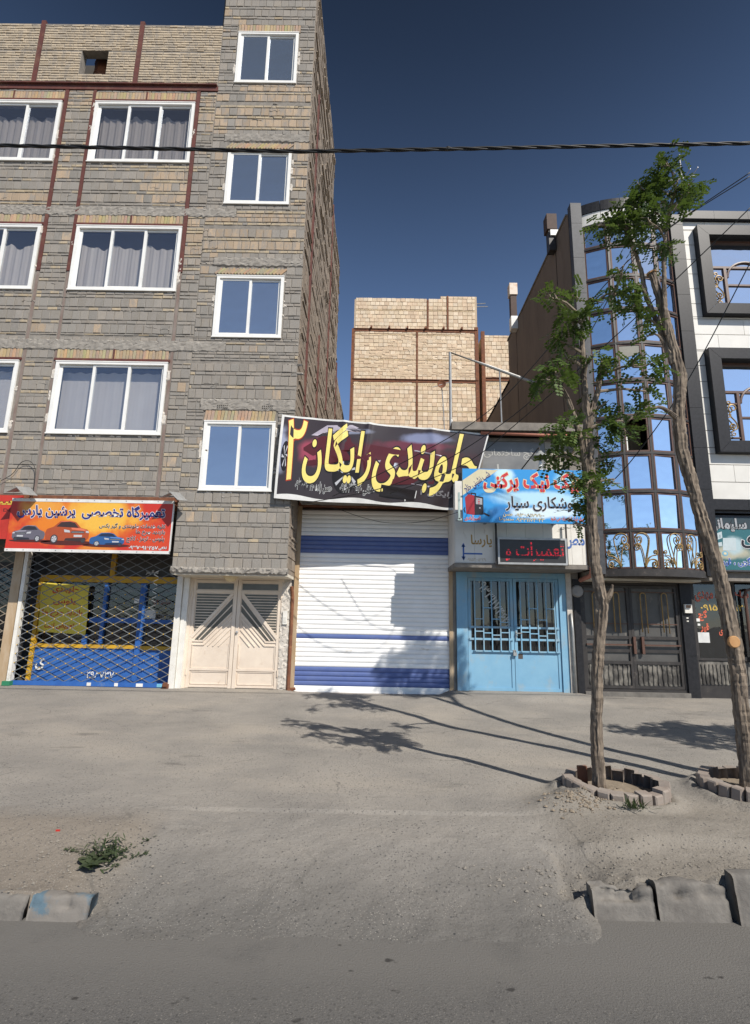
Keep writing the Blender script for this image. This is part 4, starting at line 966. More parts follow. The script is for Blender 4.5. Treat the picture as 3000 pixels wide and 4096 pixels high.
mBS = print_mat('blue sign print', (0.03, 0.27, 0.62), [(2.9, 3.98, 0.95, 0.16, (0.42, 0.66, 0.8), 0.5), (2.3, 4.35, 0.2, 0.25, (0.5, 0.72, 0.85), 1.0), (2.9, 3.72, 0.8, 0.12, (0.62, 0.75, 0.82), 1.0), (2.2, 3.7, 0.22, 0.16, (0.03, 0.18, 0.45), 0.4), (3.4, 4.3, 0.25, 0.2, (0.25, 0.55, 0.78), 1.0)])
box('board', mBS, bs, 1.52, 3.71, SBY, SBY + 0.03, 3.53, 4.525)
one('frame', M('blue painted angle', (0.12, 0.2, 0.3), None, 0.5, 5), bs, lambda m: (rect_ring(m, 1.52, 3.71, 3.53, 4.525, 0.03, SBY + 0.03, SBY + 0.07), m.box(2.0, 2.04, SBY + 0.03, 10.2, 3.6, 3.64), m.box(3.3, 3.34, SBY + 0.03, 10.2, 3.6, 3.64), m.box(3.3, 3.34, SBY + 0.03, 10.22, 4.4, 4.44)))
fnB = plane_fn(0, 0, SBY)
poly_print('cream_band', plain('cream print', (0.62, 0.56, 0.38), 0.4), bs, [[(1.52, 4.02), (1.52, 4.3), (1.82, 4.515), (2.17, 4.505)]], fnB, 0.002)
mCreamT = plain('cream lettering edge', (0.7, 0.62, 0.4), 0.4); mRedT = plain('crimson lettering', (0.56, 0.035, 0.04), 0.4); mBlkT = plain('black lettering', (0.015, 0.013, 0.018), 0.4); mNavT = plain('navy lettering', (0.03, 0.03, 0.17), 0.4)
def two(txt, m1, m2, par, rect, fn, b1, b2, l1=0.003, grid=0, slant=0.0):
    if m2: letter(txt, m2, par, rect, fn, b2, l1, slant, grid, ref=b1)
    letter(txt, m1, par, rect, fn, b1, l1 + 0.002, slant, grid)
two('پیک نیک پرکنی', mRedT, mCreamT, bs, (1.90, 3.66, 4.06, 4.47), fnB, 0.035, 0.075)
two('جوشکاری سیار', mBlkT, plain('white lettering', (0.7, 0.72, 0.74)), bs, (2.29, 3.64, 3.74, 4.02), fnB, 0.022, 0.05)
two('۰۹۳۶۸۱۷۷۱۰۰', mCreamT, mBlkT, bs, (2.46, 2.98, 3.64, 3.705), fnB, 0.012, 0.04); two('حسن', mCreamT, mBlkT, bs, (2.24, 2.41, 3.63, 3.71), fnB, 0.012, 0.04)
two('۰۹۳۳۱۱۷۴۶۴۳', mCreamT, mBlkT, bs, (2.46, 2.98, 3.55, 3.62), fnB, 0.012, 0.04); two('محمدرضا', mCreamT, mBlkT, bs, (2.17, 2.43, 3.55, 3.63), fnB, 0.012, 0.04)
two('پیک نیک کرایه داده می شود', mRedT, mCreamT, bs, (3.09, 3.68, 3.56, 3.66), fnB, 0.01, 0.05); two('امیرآبادی', mRedT, mInkW, bs, (1.545, 1.83, 3.55, 3.65), fnB, 0.02, 0.055)
letter('شب نشینی خلج', mNavT, bs, (1.52, 2.07, 4.16, 4.36), fnB, 0.015, 0.004, rot=0.60)
mWR = plain('printed red metal', (0.33, 0.02, 0.03), 0.4); mWR2 = plain('printed bright red', (0.5, 0.05, 0.06), 0.4); mGy = plain('printed grey', (0.35, 0.36, 0.38), 0.4)
poly_print('welder_side', mWR, bs, [[(1.58, 3.68), (1.56, 3.98), (1.62, 4.04), (1.73, 4.02), (1.73, 3.66)]], fnB, 0.003)
poly_print('welder_front', mBlkT, bs, [[(1.73, 3.66), (1.73, 4.02), (1.89, 3.99), (1.89, 3.67)], [(1.66, 4.035), (1.67, 4.075), (1.76, 4.065), (1.765, 4.02), (1.745, 4.02), (1.74, 4.045), (1.69, 4.05), (1.685, 4.03)], [(1.89, 3.68), (1.99, 3.63), (2.0, 3.66), (1.9, 3.71)], [(1.55, 3.7), (1.53, 3.76), (1.55, 3.8), (1.565, 3.8), (1.55, 3.76), (1.57, 3.7)]], fnB, 0.004)
poly_print('welder_panel', mGy, bs, [[(1.755, 3.86), (1.755, 3.985), (1.87, 3.965), (1.87, 3.85)], ellipse(1.825, 3.79, 0.015, 0.015, 10)], fnB, 0.005)
poly_print('welder_dials', mWR2, bs, [ellipse(1.81, 3.945, 0.013, 0.013, 10), ellipse(1.81, 3.905, 0.016, 0.016, 10), ellipse(1.81, 3.87, 0.012, 0.012, 10)], fnB, 0.006)
one('bracket', M('pale green post', (0.4, 0.5, 0.47), None, 0.6, 6), bs, lambda m: (m.box(1.44, 1.475, 9.42, 9.46, 3.58, 4.08), m.box(1.43, 1.53, 9.42, 9.46, 3.56, 3.60), m.box(1.475, 1.52, 9.43, 9.45, 3.99, 4.02)))
# lamp over the blue sign
lp = thing('sign_lamp', 'enamel shade lamp with a white spiral bulb hanging over the blue sign', 'lamp', (3.0, 9.5, 4.5))
one('shade', M('grey enamel', (0.3, 0.31, 0.3), None, 0.4, 8), lp, lambda m: m.lathe([(0.035, 0.13), (0.05, 0.10), (0.15, 0.03), (0.17, 0.0), (0.165, -0.002), (0.145, 0.025), (0.04, 0.09)], (3.0, 9.55, 4.80), 24), smooth=True)
one('socket', mBlackSt, lp, lambda m: m.lathe([(0.0, 0.0), (0.022, 0.0), (0.024, 0.1), (0.0, 0.11)], (3.0, 9.55, 4.74), 12))
one('bulb', plain('white bulb glass', (0.78, 0.78, 0.75), 0.3), lp, lambda m: (m.lathe([(0, 0.19), (0.025, 0.18), (0.032, 0.14), (0.034, 0.12), (0, 0.12)], (3.0, 9.55, 4.55), 14), m.tube([(3.0 + 0.032 * math.cos(t), 9.55 + 0.032 * math.sin(t), 4.54 + 0.14 * t / 25.1) for t in [i * 25.1 / 70 for i in range(71)]], 0.012, 6)), smooth=True)
one('arm', mBlackSt, lp, lambda m: m.tube([(3.0, 9.55, 4.93), (3.0, 9.6, 5.02), (2.95, 9.8, 4.95), (2.62, 10.22, 4.5)], 0.013, 8), smooth=True)
# banner
bn = thing('vinyl_banner', 'wide dark vinyl banner with big yellow Persian lettering stretched over the roller shutter', 'banner', (0.1, 10.0, 3.9))
TL, TR, BL, BR = Vector((-1.93, 9.9, 5.70)), Vector((2.17, 10.08, 5.45)), Vector((-2.0, 9.9, 4.015)), Vector((1.74, 10.20, 3.90))
def bfn(u, v, d):
    # u,v in 0..1 ; wrinkles hang from the corners
    a = BL.lerp(BR, u).lerp(TL.lerp(TR, u), v)
    wr = 0.012 * math.sin(u * 17 + v * 2.0) * (0.4 + 0.6 * v) + 0.008 * math.sin((u - v * 0.25) * 42) * max(0, u - 0.25) * 1.3 + 0.013 * math.sin((1 - u) * 26 * (1.3 - v)) * max(0, u - 0.6) * 2
    wr += 0.04 * math.exp(-(((u - 0.72) - (1 - v) * 0.14) / 0.02) ** 2) * (0.2 + v) * 0.5 + 0.03 * math.exp(-((u - 0.42) / 0.012) ** 2) * v + 0.022 * math.exp(-((u - 0.3) / 0.015) ** 2) * v
    sag = -0.05 * math.sin(math.pi * u) * (1 - v) * 0 + 0.035 * math.sin(math.pi * v)
    scal = 0.012 * abs(math.sin(u * math.pi * 7)) * max(0, v - 0.9) * -10 * 0.5
    return (a.x, a.y - 0.02 - wr - sag - d, a.z + scal - 0.012 * math.sin(u * 9) * (1 - v))
mb = MB(); nu, nv = 150, 50
for j in range(nv + 1):
    for i in range(nu + 1): mb.v.append(bfn(i / nu, j / nv, 0)); mb.c.append((0, 0, 0))
mb.f = [(j * (nu + 1) + i, j * (nu + 1) + i + 1, (j + 1) * (nu + 1) + i + 1, (j + 1) * (nu + 1) + i) for j in range(nv) for i in range(nu)]
mBan = print_mat('banner print', (0.034, 0.024, 0.026), [(0.3, 4.9, 1.5, 0.34, (0.075, 0.011, 0.015), 0.7), (-1.3, 4.95, 0.3, 0.3, (0.3, 0.05, 0.08), 0.5), (0.7, 5.15, 0.8, 0.12, (0.13, 0.025, 0.04), 0.8), (-0.6, 5.4, 0.5, 0.07, (0.22, 0.24, 0.32), 0.6), (0.9, 5.3, 0.55, 0.12, (0.2, 0.22, 0.34), 0.5), (-1.95, 5.0, 0.22, 0.5, (0.3, 0.32, 0.42), 0.6), (0.2, 4.75, 0.16, 0.1, (0.55, 0.6, 0.68), 0.3), (-0.62, 4.62, 0.28, 0.26, (0.06, 0.055, 0.06), 0.2)])
bp = mBan.node_tree.nodes['Principled BSDF']; bp.inputs['Roughness'].default_value = 0.33; bp.inputs['Specular IOR Level'].default_value = 0.5
mb.build('sheet', mBan, bn, smooth=True)
def uvfn(u, v, d): return bfn(u, v, d)
def frame_strip(m, pts, d):
    for a, b, c, e in pts: m.add([uvfn(*q, d) for q in (a, b, c, e)], [(0, 1, 2, 3)])
mHem = M('white vinyl hem', (0.72, 0.71, 0.68), None, 0.4, 4, bmp=0.05)
def hem(m):
    q = []
    for i in range(nu):
        a, b = i / nu, (i + 1) / nu; wv = 0.045 + 0.018 * math.sin(i * 0.13)
        q.append(((a, 0.0), (b, 0.0), (b, wv), (a, wv))); q.append(((a, 0.978), (b, 0.978), (b, 1.0), (a, 1.0)))
    for j in range(nv):
        a, b = j / nv, (j + 1) / nv
        q.append(((0, a), (0.012, a), (0.012, b), (0, b))); q.append(((0.993, a), (1, a), (1, b), (0.993, b)))
    frame_strip(m, q, 0.003)
one('hem', mHem, bn, hem)
mYel = plain('yellow vinyl print', (0.85, 0.7, 0.2), 0.35); mEdge = plain('dark lettering edge', (0.012, 0.008, 0.008), 0.35); mEdR = plain('red lettering edge', (0.4, 0.05, 0.02), 0.35); mPaleY = plain('pale lettering', (0.66, 0.66, 0.64), 0.35)
def btext(txt, rect, edge, b1, b2, m1=None):
    if edge: letter(txt, edge, bn, rect, uvfn, b2, 0.004, 0, 0.02, ref=b1)
    letter(txt, m1 or mYel, bn, rect, uvfn, b1, 0.0075, 0, 0.02)
# car artwork: body lines and wheels printed on the sheet
def bell(cx, cy, rx, ry, n=24): return [(cx + rx * math.cos(t), cy + ry * math.sin(t)) for t in [2 * math.pi * i / n for i in range(n)]]
def bpoly(name, mat, polys, d):
    mb = MB()
    for p in polys:
        c = (sum(q[0] for q in p) / len(p), sum(q[1] for q in p) / len(p)); n = len(p)
        vs = [uvfn(*c, d)]
        k = 5
        for r_ in range(1, k + 1): vs += [uvfn(c[0] + (q[0] - c[0]) * r_ / k, c[1] + (q[1] - c[1]) * r_ / k, d) for q in p]
        fs = [(0, 1 + i, 1 + (i + 1) % n) for i in range(n)]
        for r_ in range(k - 1):
            fs += [(1 + r_ * n + i, 1 + (r_ + 1) * n + i, 1 + (r_ + 1) * n + (i + 1) % n, 1 + r_ * n + (i + 1) % n) for i in range(n)]
        mb.add(vs, fs)
    return mb.build(name, mat, bn, smooth=True)
mSil = plain('printed silver', (0.5, 0.5, 0.52), 0.35)
bpoly('printed_wheel', mEdge, [bell(0.345, 0.36, 0.07, 0.26)], 0.002); bpoly('printed_wheel', mEdge, [bell(0.035, 0.5, 0.02, 0.18)], 0.002)
bpoly('printed_spokes', mSil, [[(0.345 + 0.006 * math.cos(t + 1.57), 0.36 + 0.02 * math.sin(t + 1.57)), (0.345 + 0.062 * math.cos(t - 0.1), 0.36 + 0.22 * math.sin(t - 0.1)), (0.345 + 0.062 * math.cos(t + 0.1), 0.36 + 0.22 * math.sin(t + 0.1))] for t in [i * 2 * math.pi / 7 + 0.3 for i in range(7)]]
      + [[(0.035 + 0.002 * math.cos(t + 1.57), 0.5 + 0.02 * math.sin(t + 1.57)), (0.035 + 0.016 * math.cos(t - .15), 0.5 + 0.14 * math.sin(t - .15)), (0.035 + 0.016 * math.cos(t + .15), 0.5 + 0.14 * math.sin(t + .15))] for t in [i * 2 * math.pi / 6 for i in range(6)]], 0.003)
bpoly('printed_bodywork', plain('printed red car', (0.085, 0.010, 0.014), 0.35), [[(0.12, 0.62), (0.2, 0.78), (0.32, 0.8), (0.45, 0.72), (0.7, 0.66), (0.8, 0.52), (0.79, 0.3), (0.55, 0.24), (0.44, 0.3), (0.42, 0.5), (0.36, 0.64), (0.3, 0.62), (0.26, 0.45), (0.13, 0.4)]], 0.0012)
bpoly('printed_highlight', plain('printed pale highlight', (0.4, 0.36, 0.42), 0.35), [[(0.15, 0.78), (0.22, 0.92), (0.34, 0.95), (0.44, 0.86), (0.34, 0.88), (0.23, 0.86), (0.18, 0.78)], [(0.62, 0.3), (0.8, 0.27), (0.8, 0.25), (0.62, 0.28)], [(0.49, 0.53), (0.53, 0.55), (0.53, 0.47), (0.495, 0.45)], [(0.66, 0.7), (0.8, 0.66), (0.8, 0.645), (0.66, 0.685)]], 0.0024)
btext('جلوبندی', (0.475, 0.985, 0.15, 0.96), mEdge, 0.02, 0.045); btext('رایگان', (0.125, 0.46, 0.2, 0.96), mEdge, 0.02, 0.045); btext('۲', (0.035, 0.125, 0.22, 0.96), mEdR, 0.012, 0.026)
btext('حسن زاده ۰۹۳۶۶۴۰۴۱۹۰', (0.10, 0.285, 0.095, 0.225), mPaleY, 0.0, 0.045, mEdge); btext('طلاقی ۰۹۱۹۰۲۳۴۵۲۰', (0.325, 0.50, 0.095, 0.225), mPaleY, 0.0, 0.045, mEdge)
btext('رایگان ۲', (0.73, 0.9, 0.14, 0.23), None, 0.03, 0, plain('grey lettering', (0.2, 0.19, 0.2), 0.35))
bpoly('taped_patch', mEdge, [[(0.53, 0.1), (0.53, 0.24), (0.71, 0.2), (0.71, 0.08)]], 0.009)
btext('اهم', (0.66, 0.715, 0.06, 0.2), None, 0.02, 0, mPaleY)
one('rope', mHem, bn, lambda m: (m.tube([(2.17, 10.05, 5.47), (2.5, 10.1, 5.5)], 0.006, 5), m.tube([(-1.93, 9.9, 5.72), (-2.0, 9.97, 5.75)], 0.006, 5)))

# left signs
rsg = thing('repair_shop_sign', 'red and orange banner sign printed with three cars above the folding gate', 'sign', (-5.45, 9.9, 2.9))
RY = 9.90
def rfn(u, v, d): return (u, RY - d + 0.01 * math.sin(u * 2.2) * 0, v)
mRS = print_mat('red sign print', (0.5, 0.035, 0.02), [(-5.6, 3.55, 1.35, 0.55, (0.66, 0.19, 0.02), 0.9), (-5.25, 3.62, 0.75, 0.36, (0.74, 0.42, 0.06), 0.7), (-6.4, 3.75, 0.5, 0.2, (0.68, 0.3, 0.05), 1.0), (-4.3, 3.2, 0.5, 0.3, (0.55, 0.06, 0.02), 0.5), (-5.3, 2.98, 0.4, 0.1, (0.62, 0.2, 0.03), 0.6)])
box('board', mRS, rsg, -7.0, -3.9, RY, RY + 0.03, 2.915, 3.925)
one('hem', mHem, rsg, lambda m: (m.box(-7.0, -3.9, RY - 0.004, RY + 0.034, 3.87, 3.93), m.box(-7.0, -3.9, RY - 0.004, RY + 0.034, 2.91, 2.965), m.box(-3.915, -3.895, RY - 0.003, RY + 0.033, 2.965, 3.87)))
mEy = [box('eyelet', mGalv, rsg, -6.95 + 0.305 * i - 0.01, -6.95 + 0.305 * i + 0.01, RY - 0.007, RY - 0.0045, zz, zz + 0.018) for i in range(11) for zz in (3.9, 2.93)]
mWhT = plain('white lettering edge', (0.72, 0.72, 0.72), 0.4)
two('تعمیرگاه تخصصی', mNavT, mWhT, rsg, (-5.64, -4.05, 3.54, 3.82), rfn, 0.03, 0.065, slant=-0.15); two('پرشین پارس', mNavT, mWhT, rsg, (-6.87, -5.76, 3.53, 3.80), rfn, 0.03, 0.07, slant=-0.15)
mDGr = plain('dark grey green lettering', (0.035, 0.05, 0.05), 0.4)
two('کلیه خدمات جلوبندی و گیر بکس', mDGr, mWhT, rsg, (-5.27, -4.02, 3.37, 3.48), rfn, 0.02, 0.05); two('بازدید چرخ ها', mDGr, mWhT, rsg, (-4.57, -4.02, 3.25, 3.36), rfn, 0.02, 0.05)
two('پلوس ، ترمز ، کلاچ', mDGr, mWhT, rsg, (-4.73, -4.02, 3.11, 3.24), rfn, 0.02, 0.05)
two('۰۹۳۷۶۹۱۶۲۵۷', mWhT, mDGr, rsg, (-4.67, -4.12, 2.985, 3.065), rfn, 0.02, 0.05); two('نخعی', mWhT, mDGr, rsg, (-4.105, -3.96, 2.98, 3.06), rfn, 0.02, 0.05)
poly_print('shadow_print', plain('printed dark ground', (0.09, 0.02, 0.015), 0.4), rsg, [ellipse(-6.55, 3.115, 0.4, 0.03), ellipse(-5.85, 3.09, 0.5, 0.05), ellipse(-5.1, 3.05, 0.45, 0.035)], rfn, 0.0015)
def car_more(x, z, wd, ht, c, flip, idx):
    T = lambda pts: [(x + (1 - u if flip else u) * wd, z + v * ht) for u, v in pts]
    lt = plain('printed car sheen %s' % idx, tuple(min(1, q * 1.7 + 0.05) for q in c), 0.4); dk = plain('printed car shade %s' % idx, tuple(q * 0.45 for q in c), 0.4)
    poly_print('printed_sheen', lt, rsg, [T([(0.06, 0.58), (0.2, 0.665), (0.42, 0.68), (0.4, 0.6), (0.12, 0.545)]), T([(0.33, 0.92), (0.45, 0.99), (0.66, 0.965), (0.7, 0.93), (0.46, 0.965)])], rfn, 0.0034)
    poly_print('printed_shade', dk, rsg, [T([(0.5, 0.3), (0.66, 0.36), (0.66, 0.1), (0.5, 0.08)]), T([(0.88, 0.36), (0.99, 0.4), (0.97, 0.15), (0.88, 0.12)])], rfn, 0.0026)
    poly_print('printed_reflection', plain('printed glass glint', (0.2, 0.22, 0.25), 0.4), rsg, [T([(0.3, 0.7), (0.38, 0.89), (0.44, 0.92), (0.4, 0.7)])], rfn, 0.0036)
    poly_print('printed_rim', mSil, rsg, [T(ellipse(0.78, 0.16, 0.058, 0.145, 16))], rfn, 0.0054); poly_print('printed_hub', plain('printed hub', (0.08, 0.08, 0.09), 0.4), rsg, [T([(0.78 + 0.012 * math.cos(t + 1.5), 0.16 + 0.03 * math.sin(t + 1.5)), (0.78 + 0.05 * math.cos(t - .2), 0.16 + 0.125 * math.sin(t - .2)), (0.78 + 0.05 * math.cos(t + .2), 0.16 + 0.125 * math.sin(t + .2))]) for t in [i * 1.2566 for i in range(5)]], rfn, 0.0062)
def car_print(x, z, wd, ht, c, dk, flip, idx):
    car_more(x, z, wd, ht, c, flip, idx)
    T = lambda pts: [(x + (1 - u if flip else u) * wd, z + v * ht) for u, v in pts]
    mc = plain('printed car %s' % idx, c, 0.4); md = plain('printed car dark %s' % idx, dk, 0.4); L0 = 0.002 + 0.0012 * 0
    poly_print('printed_car', mc, rsg, [T([(0.0, 0.22), (0.0, 0.5), (0.04, 0.6), (0.2, 0.68), (0.32, 0.93), (0.45, 1.0), (0.68, 0.98), (0.82, 0.72), (0.97, 0.6), (1.0, 0.42), (0.98, 0.16), (0.9, 0.1), (0.2, 0.06), (0.05, 0.12)])], rfn, L0 + 0.001 * 1)
    poly_print('printed_glass', md, rsg, [T([(0.25, 0.68), (0.35, 0.9), (0.46, 0.955), (0.66, 0.93), (0.76, 0.72)]), T([(0.05, 0.12), (0.2, 0.06), (0.55, 0.09), (0.52, 0.2), (0.08, 0.24)])], rfn, L0 + 0.0020)
    poly_print('printed_grille', plain('printed grille %s' % idx, (0.05, 0.05, 0.055), 0.4), rsg, [T([(0.1, 0.44), (0.12, 0.53), (0.4, 0.53), (0.42, 0.44)]), T(ellipse(0.78, 0.16, 0.085, 0.2, 18)), T(ellipse(0.12, 0.1, 0.05, 0.1, 12))], rfn, L0 + 0.0030)
    poly_print('printed_light', mSil, rsg, [T([(0.43, 0.46), (0.45, 0.56), (0.58, 0.6), (0.56, 0.47)]), T([(0.0, 0.45), (0.02, 0.55), (0.08, 0.54), (0.07, 0.46)]), T([(0.15, 0.26), (0.15, 0.36), (0.34, 0.36), (0.34, 0.26)]), T(ellipse(0.78, 0.16, 0.05, 0.13, 14)), T([(0.12, 0.475), (0.12, 0.49), (0.4, 0.49), (0.4, 0.475)])], rfn, L0 + 0.0040)
car_print(-6.9, 3.11, 0.62, 0.3, (0.13, 0.12, 0.15), (0.03, 0.03, 0.04), False, 'grey')
car_print(-5.43, 3.045, 0.66, 0.25, (0.03, 0.1, 0.27), (0.02, 0.03, 0.07), True, 'blue')
car_print(-6.28, 3.09, 0.83, 0.42, (0.38, 0.075, 0.025), (0.05, 0.03, 0.03), True, 'copper')
one('strut', mRust, rsg, lambda m: [m.box(a, a + 0.03, RY + 0.03, 10.02, 3.86, 3.9) for a in (-6.6, -5.5, -4.4)] and None)
ls = thing('red_edge_sign', 'plain red sign with yellow lettering cut off by the left edge of the picture', 'sign', (-8.0, 9.95, 3.0))
box('board', M('red sign paint board', (0.5, 0.04, 0.025), None, 0.4, 3, bmp=0.02), ls, -9.6, -6.86, 9.98, 10.0, 3.15, 4.0)
two('سپاه', plain('yellow lettering', (0.62, 0.42, 0.06), 0.4), mBlkT, ls, (-7.75, -7.02, 3.76, 3.95), plane_fn(0, 0, 9.98), 0.03, 0.06); letter('DE', plain('dark red lettering', (0.12, 0.02, 0.02)), ls, (-7.2, -7.04, 3.68, 3.74), plane_fn(0, 0, 9.98), 0.02)
for i, (x, lab) in enumerate(((-6.72, 'small bent metal floodlight hood above the left end of the red car sign'), (-3.86, 'small bent metal floodlight hood above the right end of the red car sign'))):
    fl = thing('floodlight', lab, 'floodlight', (x, 9.7, 4.0), 'floodlights over the red car sign')
    zz = 4.0 if i == 0 else 3.95
    one('hood', mGalv, fl, lambda m: (m.bar((x - 0.2, 9.75, zz + 0.01), (x + 0.02, 9.7, zz + 0.1), 0.3, 0.008, (0.2, -0.3, 1)), m.bar((x + 0.02, 9.7, zz + 0.1), (x + 0.2, 9.68, zz - 0.06), 0.3, 0.008, (0.5, -0.3, 1))))
    one('bracket', mRust, fl, lambda m: m.tube([(x, 9.75, zz + 0.06), (x, 9.85, zz + 0.02), (x, 10.02, zz)], 0.014, 6))
yp = thing('yellow_poster', 'yellow paper poster with red handwritten lettering behind the folding gate', 'poster', (-6.5, 11.2, 1.4))
YY = 11.20
def yfn(u, v, d): return (u + 0.02 * math.sin(v * 5), YY - d - 0.012 * math.sin(u * 7 + v * 3) - 0.01 * math.sin(v * 9), v)
mb = MB(); n1 = 24
for j in range(n1 + 1):
    for i in range(n1 + 1): mb.v.append(yfn(-6.99 + 1.0 * i / n1, 1.42 + 1.0 * j / n1 - 0.05 * i / n1, 0)); mb.c.append((0, 0, 0))
mb.f = [(j * (n1 + 1) + i, j * (n1 + 1) + i + 1, (j + 1) * (n1 + 1) + i + 1, (j + 1) * (n1 + 1) + i) for j in range(n1) for i in range(n1)]
mb.build('sheet', M('yellow paper', (0.7, 0.56, 0.07), (0.62, 0.5, 0.08), 0.7, 4), yp, smooth=True)
for t_, r_ in (('جلوبندی', (-6.75, -6.2, 2.2, 2.36)), ('پلوس', (-6.72, -6.25, 1.95, 2.1)), ('بازدید چرخ ها', (-6.93, -6.1, 1.72, 1.87)), ('تعویض لنت', (-6.85, -6.25, 1.47, 1.6))): letter(t_, mInkR, yp, r_, yfn, 0.02, 0.004, grid=0.05)

# ================================================================== right-hand building with the curved glass bay
rbd = thing('bay_building', 'building with a curved mirrored-glass bay, white stone cladding and black granite trim', 'building', (6.5, 10.6, 0.4))
GX0, GX1 = 4.15, 9.6
one('wall', mConc, rbd, lambda m: (m.box(GX0, GX0 + 0.2, 10.42, 16.0, 2.9, 10.85), m.box(GX0, GX0 + 0.2, 16.0, 20.6, 0.2, 9.5), m.box(GX0, GX0 + 0.2, 11.0, 16.0, 0.2, 2.9), m.box(GX0 + 0.2, GX1, 15.8, 16.0, 0.2, 10.8), m.box(GX1 - 0.2, GX1, 10.6, 15.8, 0.2, 10.8)))
one('roof', mRoofC, rbd, lambda m: (m.box(GX0 + 0.01, GX1, 10.5, 15.95, 10.6, 10.72), m.box(GX0 - 0.03, GX0 + 0.23, 10.5, 16.02, 10.85, 10.89), m.box(GX0, GX1, 16.0, 20.6, 9.38, 9.5)))
one('room_wall', mRoom, rbd, lambda m: (m.box(GX0 + 0.2, GX1 - 0.2, 11.4, 11.5, 2.8, 10.6), m.box(GX0 + 0.2, GX1 - 0.2, 10.62, 11.4, 2.72, 2.8)))
rr = random.Random(19)
def seam(m):
    for y, w_ in ((11.3, 0.03), (15.0, 0.03)):
        z = 3.0
        while z < 10.4:
            h = rr.uniform(0.3, 1.0); o = rr.uniform(-0.02, 0.02)
            m.box(GX0 - 0.006, GX0 + 0.002, y + o, y + o + w_ * rr.uniform(0.5, 1.3), z, min(z + h, 10.6)); z += h
one('seam', M('dark expansion joint', (0.05, 0.04, 0.032), None, 0.95, 6), rbd, seam, kind='stuff')
one('lintel_slab', mMortar, rbd, lambda m: (m.box(GX0 - 0.0, 6.33, 10.45, 11.0, 2.66, 2.8), m.box(6.33, GX1, 10.55, 11.0, 2.66, 2.84)))
# bay
BX0, BX1, BYE, SAG = 4.385, 6.325, 10.32, 0.27
def bay(t, off=0.0):
    """t 0..1 across the bay; off pushes outwards"""
    ch = BX1 - BX0; r = (ch * ch / 4 + SAG * SAG) / (2 * SAG); a = math.asin(ch / 2 / r); an = -a + 2 * a * t
    return ((BX0 + BX1) / 2 + (r + off) * math.sin(an), BYE + (r - SAG) - (r + off) * math.cos(an))
rowz = [2.80, 3.553, 4.325, 5.105, 5.872, 6.651, 7.481, 8.26, 9.033, 9.795, 10.36]
def arc_band(m, z0, z1, o0, o1, n=24, t0=0.0, t1=1.0):
    for i in range(n):
        a, b = t0 + (t1 - t0) * i / n, t0 + (t1 - t0) * (i + 1) / n
        p = [bay(a, o1), bay(b, o1), bay(b, o0), bay(a, o0)]
        vs = [(q[0], q[1], z0) for q in p] + [(q[0], q[1], z1) for q in p]
        m.add(vs, [(0, 3, 2, 1), (4, 5, 6, 7), (0, 1, 5, 4), (1, 2, 6, 5), (2, 3, 7, 6), (3, 0, 4, 7)])
bayg = one('bay_frame', mBlackSt, rbd, lambda m: ([arc_band(m, z - 0.022, z + 0.022, -0.05, 0.012) for z in rowz], [m.tube([(bay(t)[0], bay(t)[1] + 0.012, 2.8), (bay(t)[0], bay(t)[1] + 0.012, 10.36)], 0.03, 4) for t in (0.008, 0.25, 0.5, 0.75, 0.992)], arc_band(m, 2.68, 2.80, -0.3, 0.03)))
def quad_fn(t0, t1, z0, z1, off):
    a, b = bay(t0), bay(t1)
    return lambda u, v, d: (a[0] + (b[0] - a[0]) * u - (a[1] - b[1]) / math.hypot(a[0] - b[0], a[1] - b[1]) * 0, a[1] + (b[1] - a[1]) * u - off - d, z0 + (z1 - z0) * v)
mWarm = M('striped room curtain', (0.12, 0.085, 0.045), (0.06, 0.045, 0.025), 0.8, 3, (9, 1, 0.2))
for k in range(10):
    for c in range(4):
        t0, t1 = c * 0.25 + 0.014, (c + 1) * 0.25 - 0.014
        z0, z1 = rowz[k] + 0.028, rowz[k + 1] - 0.028
        f_ = quad_fn(t0, t1, z0, z1, -0.02)
        tw = rr.uniform(-0.012, 0.012); tv = rr.uniform(-0.008, 0.008)
        if (k, c) == (3, 1):
            mb = MB(); mb.add([f_(0, 0, -0.3), f_(1, 0, -0.3), f_(1, 1, -0.3), f_(0, 1, -0.3)], [(0, 1, 2, 3)]); mb.build('curtain', mWarm, rbd)
            one('curtain_stack', mFrame, rbd, lambda m: m.tube([f_(0.14, 0.0, -0.12), f_(0.14, 0.5, -0.12)], 0.05, 8))
        else:
            mb = MB(); mb.add([f_(0, 0, tw + tv), f_(1, 0, -tw + tv), f_(1, 1, -tw - tv), f_(0, 1, tw - tv)], [(0, 1, 2, 3)]); mb.build('pane', mBlue, rbd)
            if k == 5 and c == 1:
                mb = MB(); mb.add([f_(0, 0.55, 0.014), f_(1, 0.75, 0.014), f_(1, 1, 0.014), f_(0, 1, 0.014)], [(0, 1, 2, 3)]); mb.build('blind', M('dusty cream blind', (0.25, 0.24, 0.2), None, 0.6, 4), rbd)
        def ring(m):
            wu = 0.03 / 0.5; wv = 0.03 / (z1 - z0)
            for u0, u1, v0, v1 in ((0, wu, 0, 1), (1 - wu, 1, 0, 1), (wu, 1 - wu, 0, wv), (wu, 1 - wu, 1 - wv, 1)):
                p = [(u0, v0), (u1, v0), (u1, v1), (u0, v1)]
                m.add([f_(a, b, 0.024) for a, b in p] + [f_(a, b, -0.01) for a, b in p], [(0, 1, 2, 3), (7, 6, 5, 4), (0, 4, 5, 1), (1, 5, 6, 2), (2, 6, 7, 3), (3, 7, 4, 0)])
        one('pane_frame', mBronze, rbd, ring)
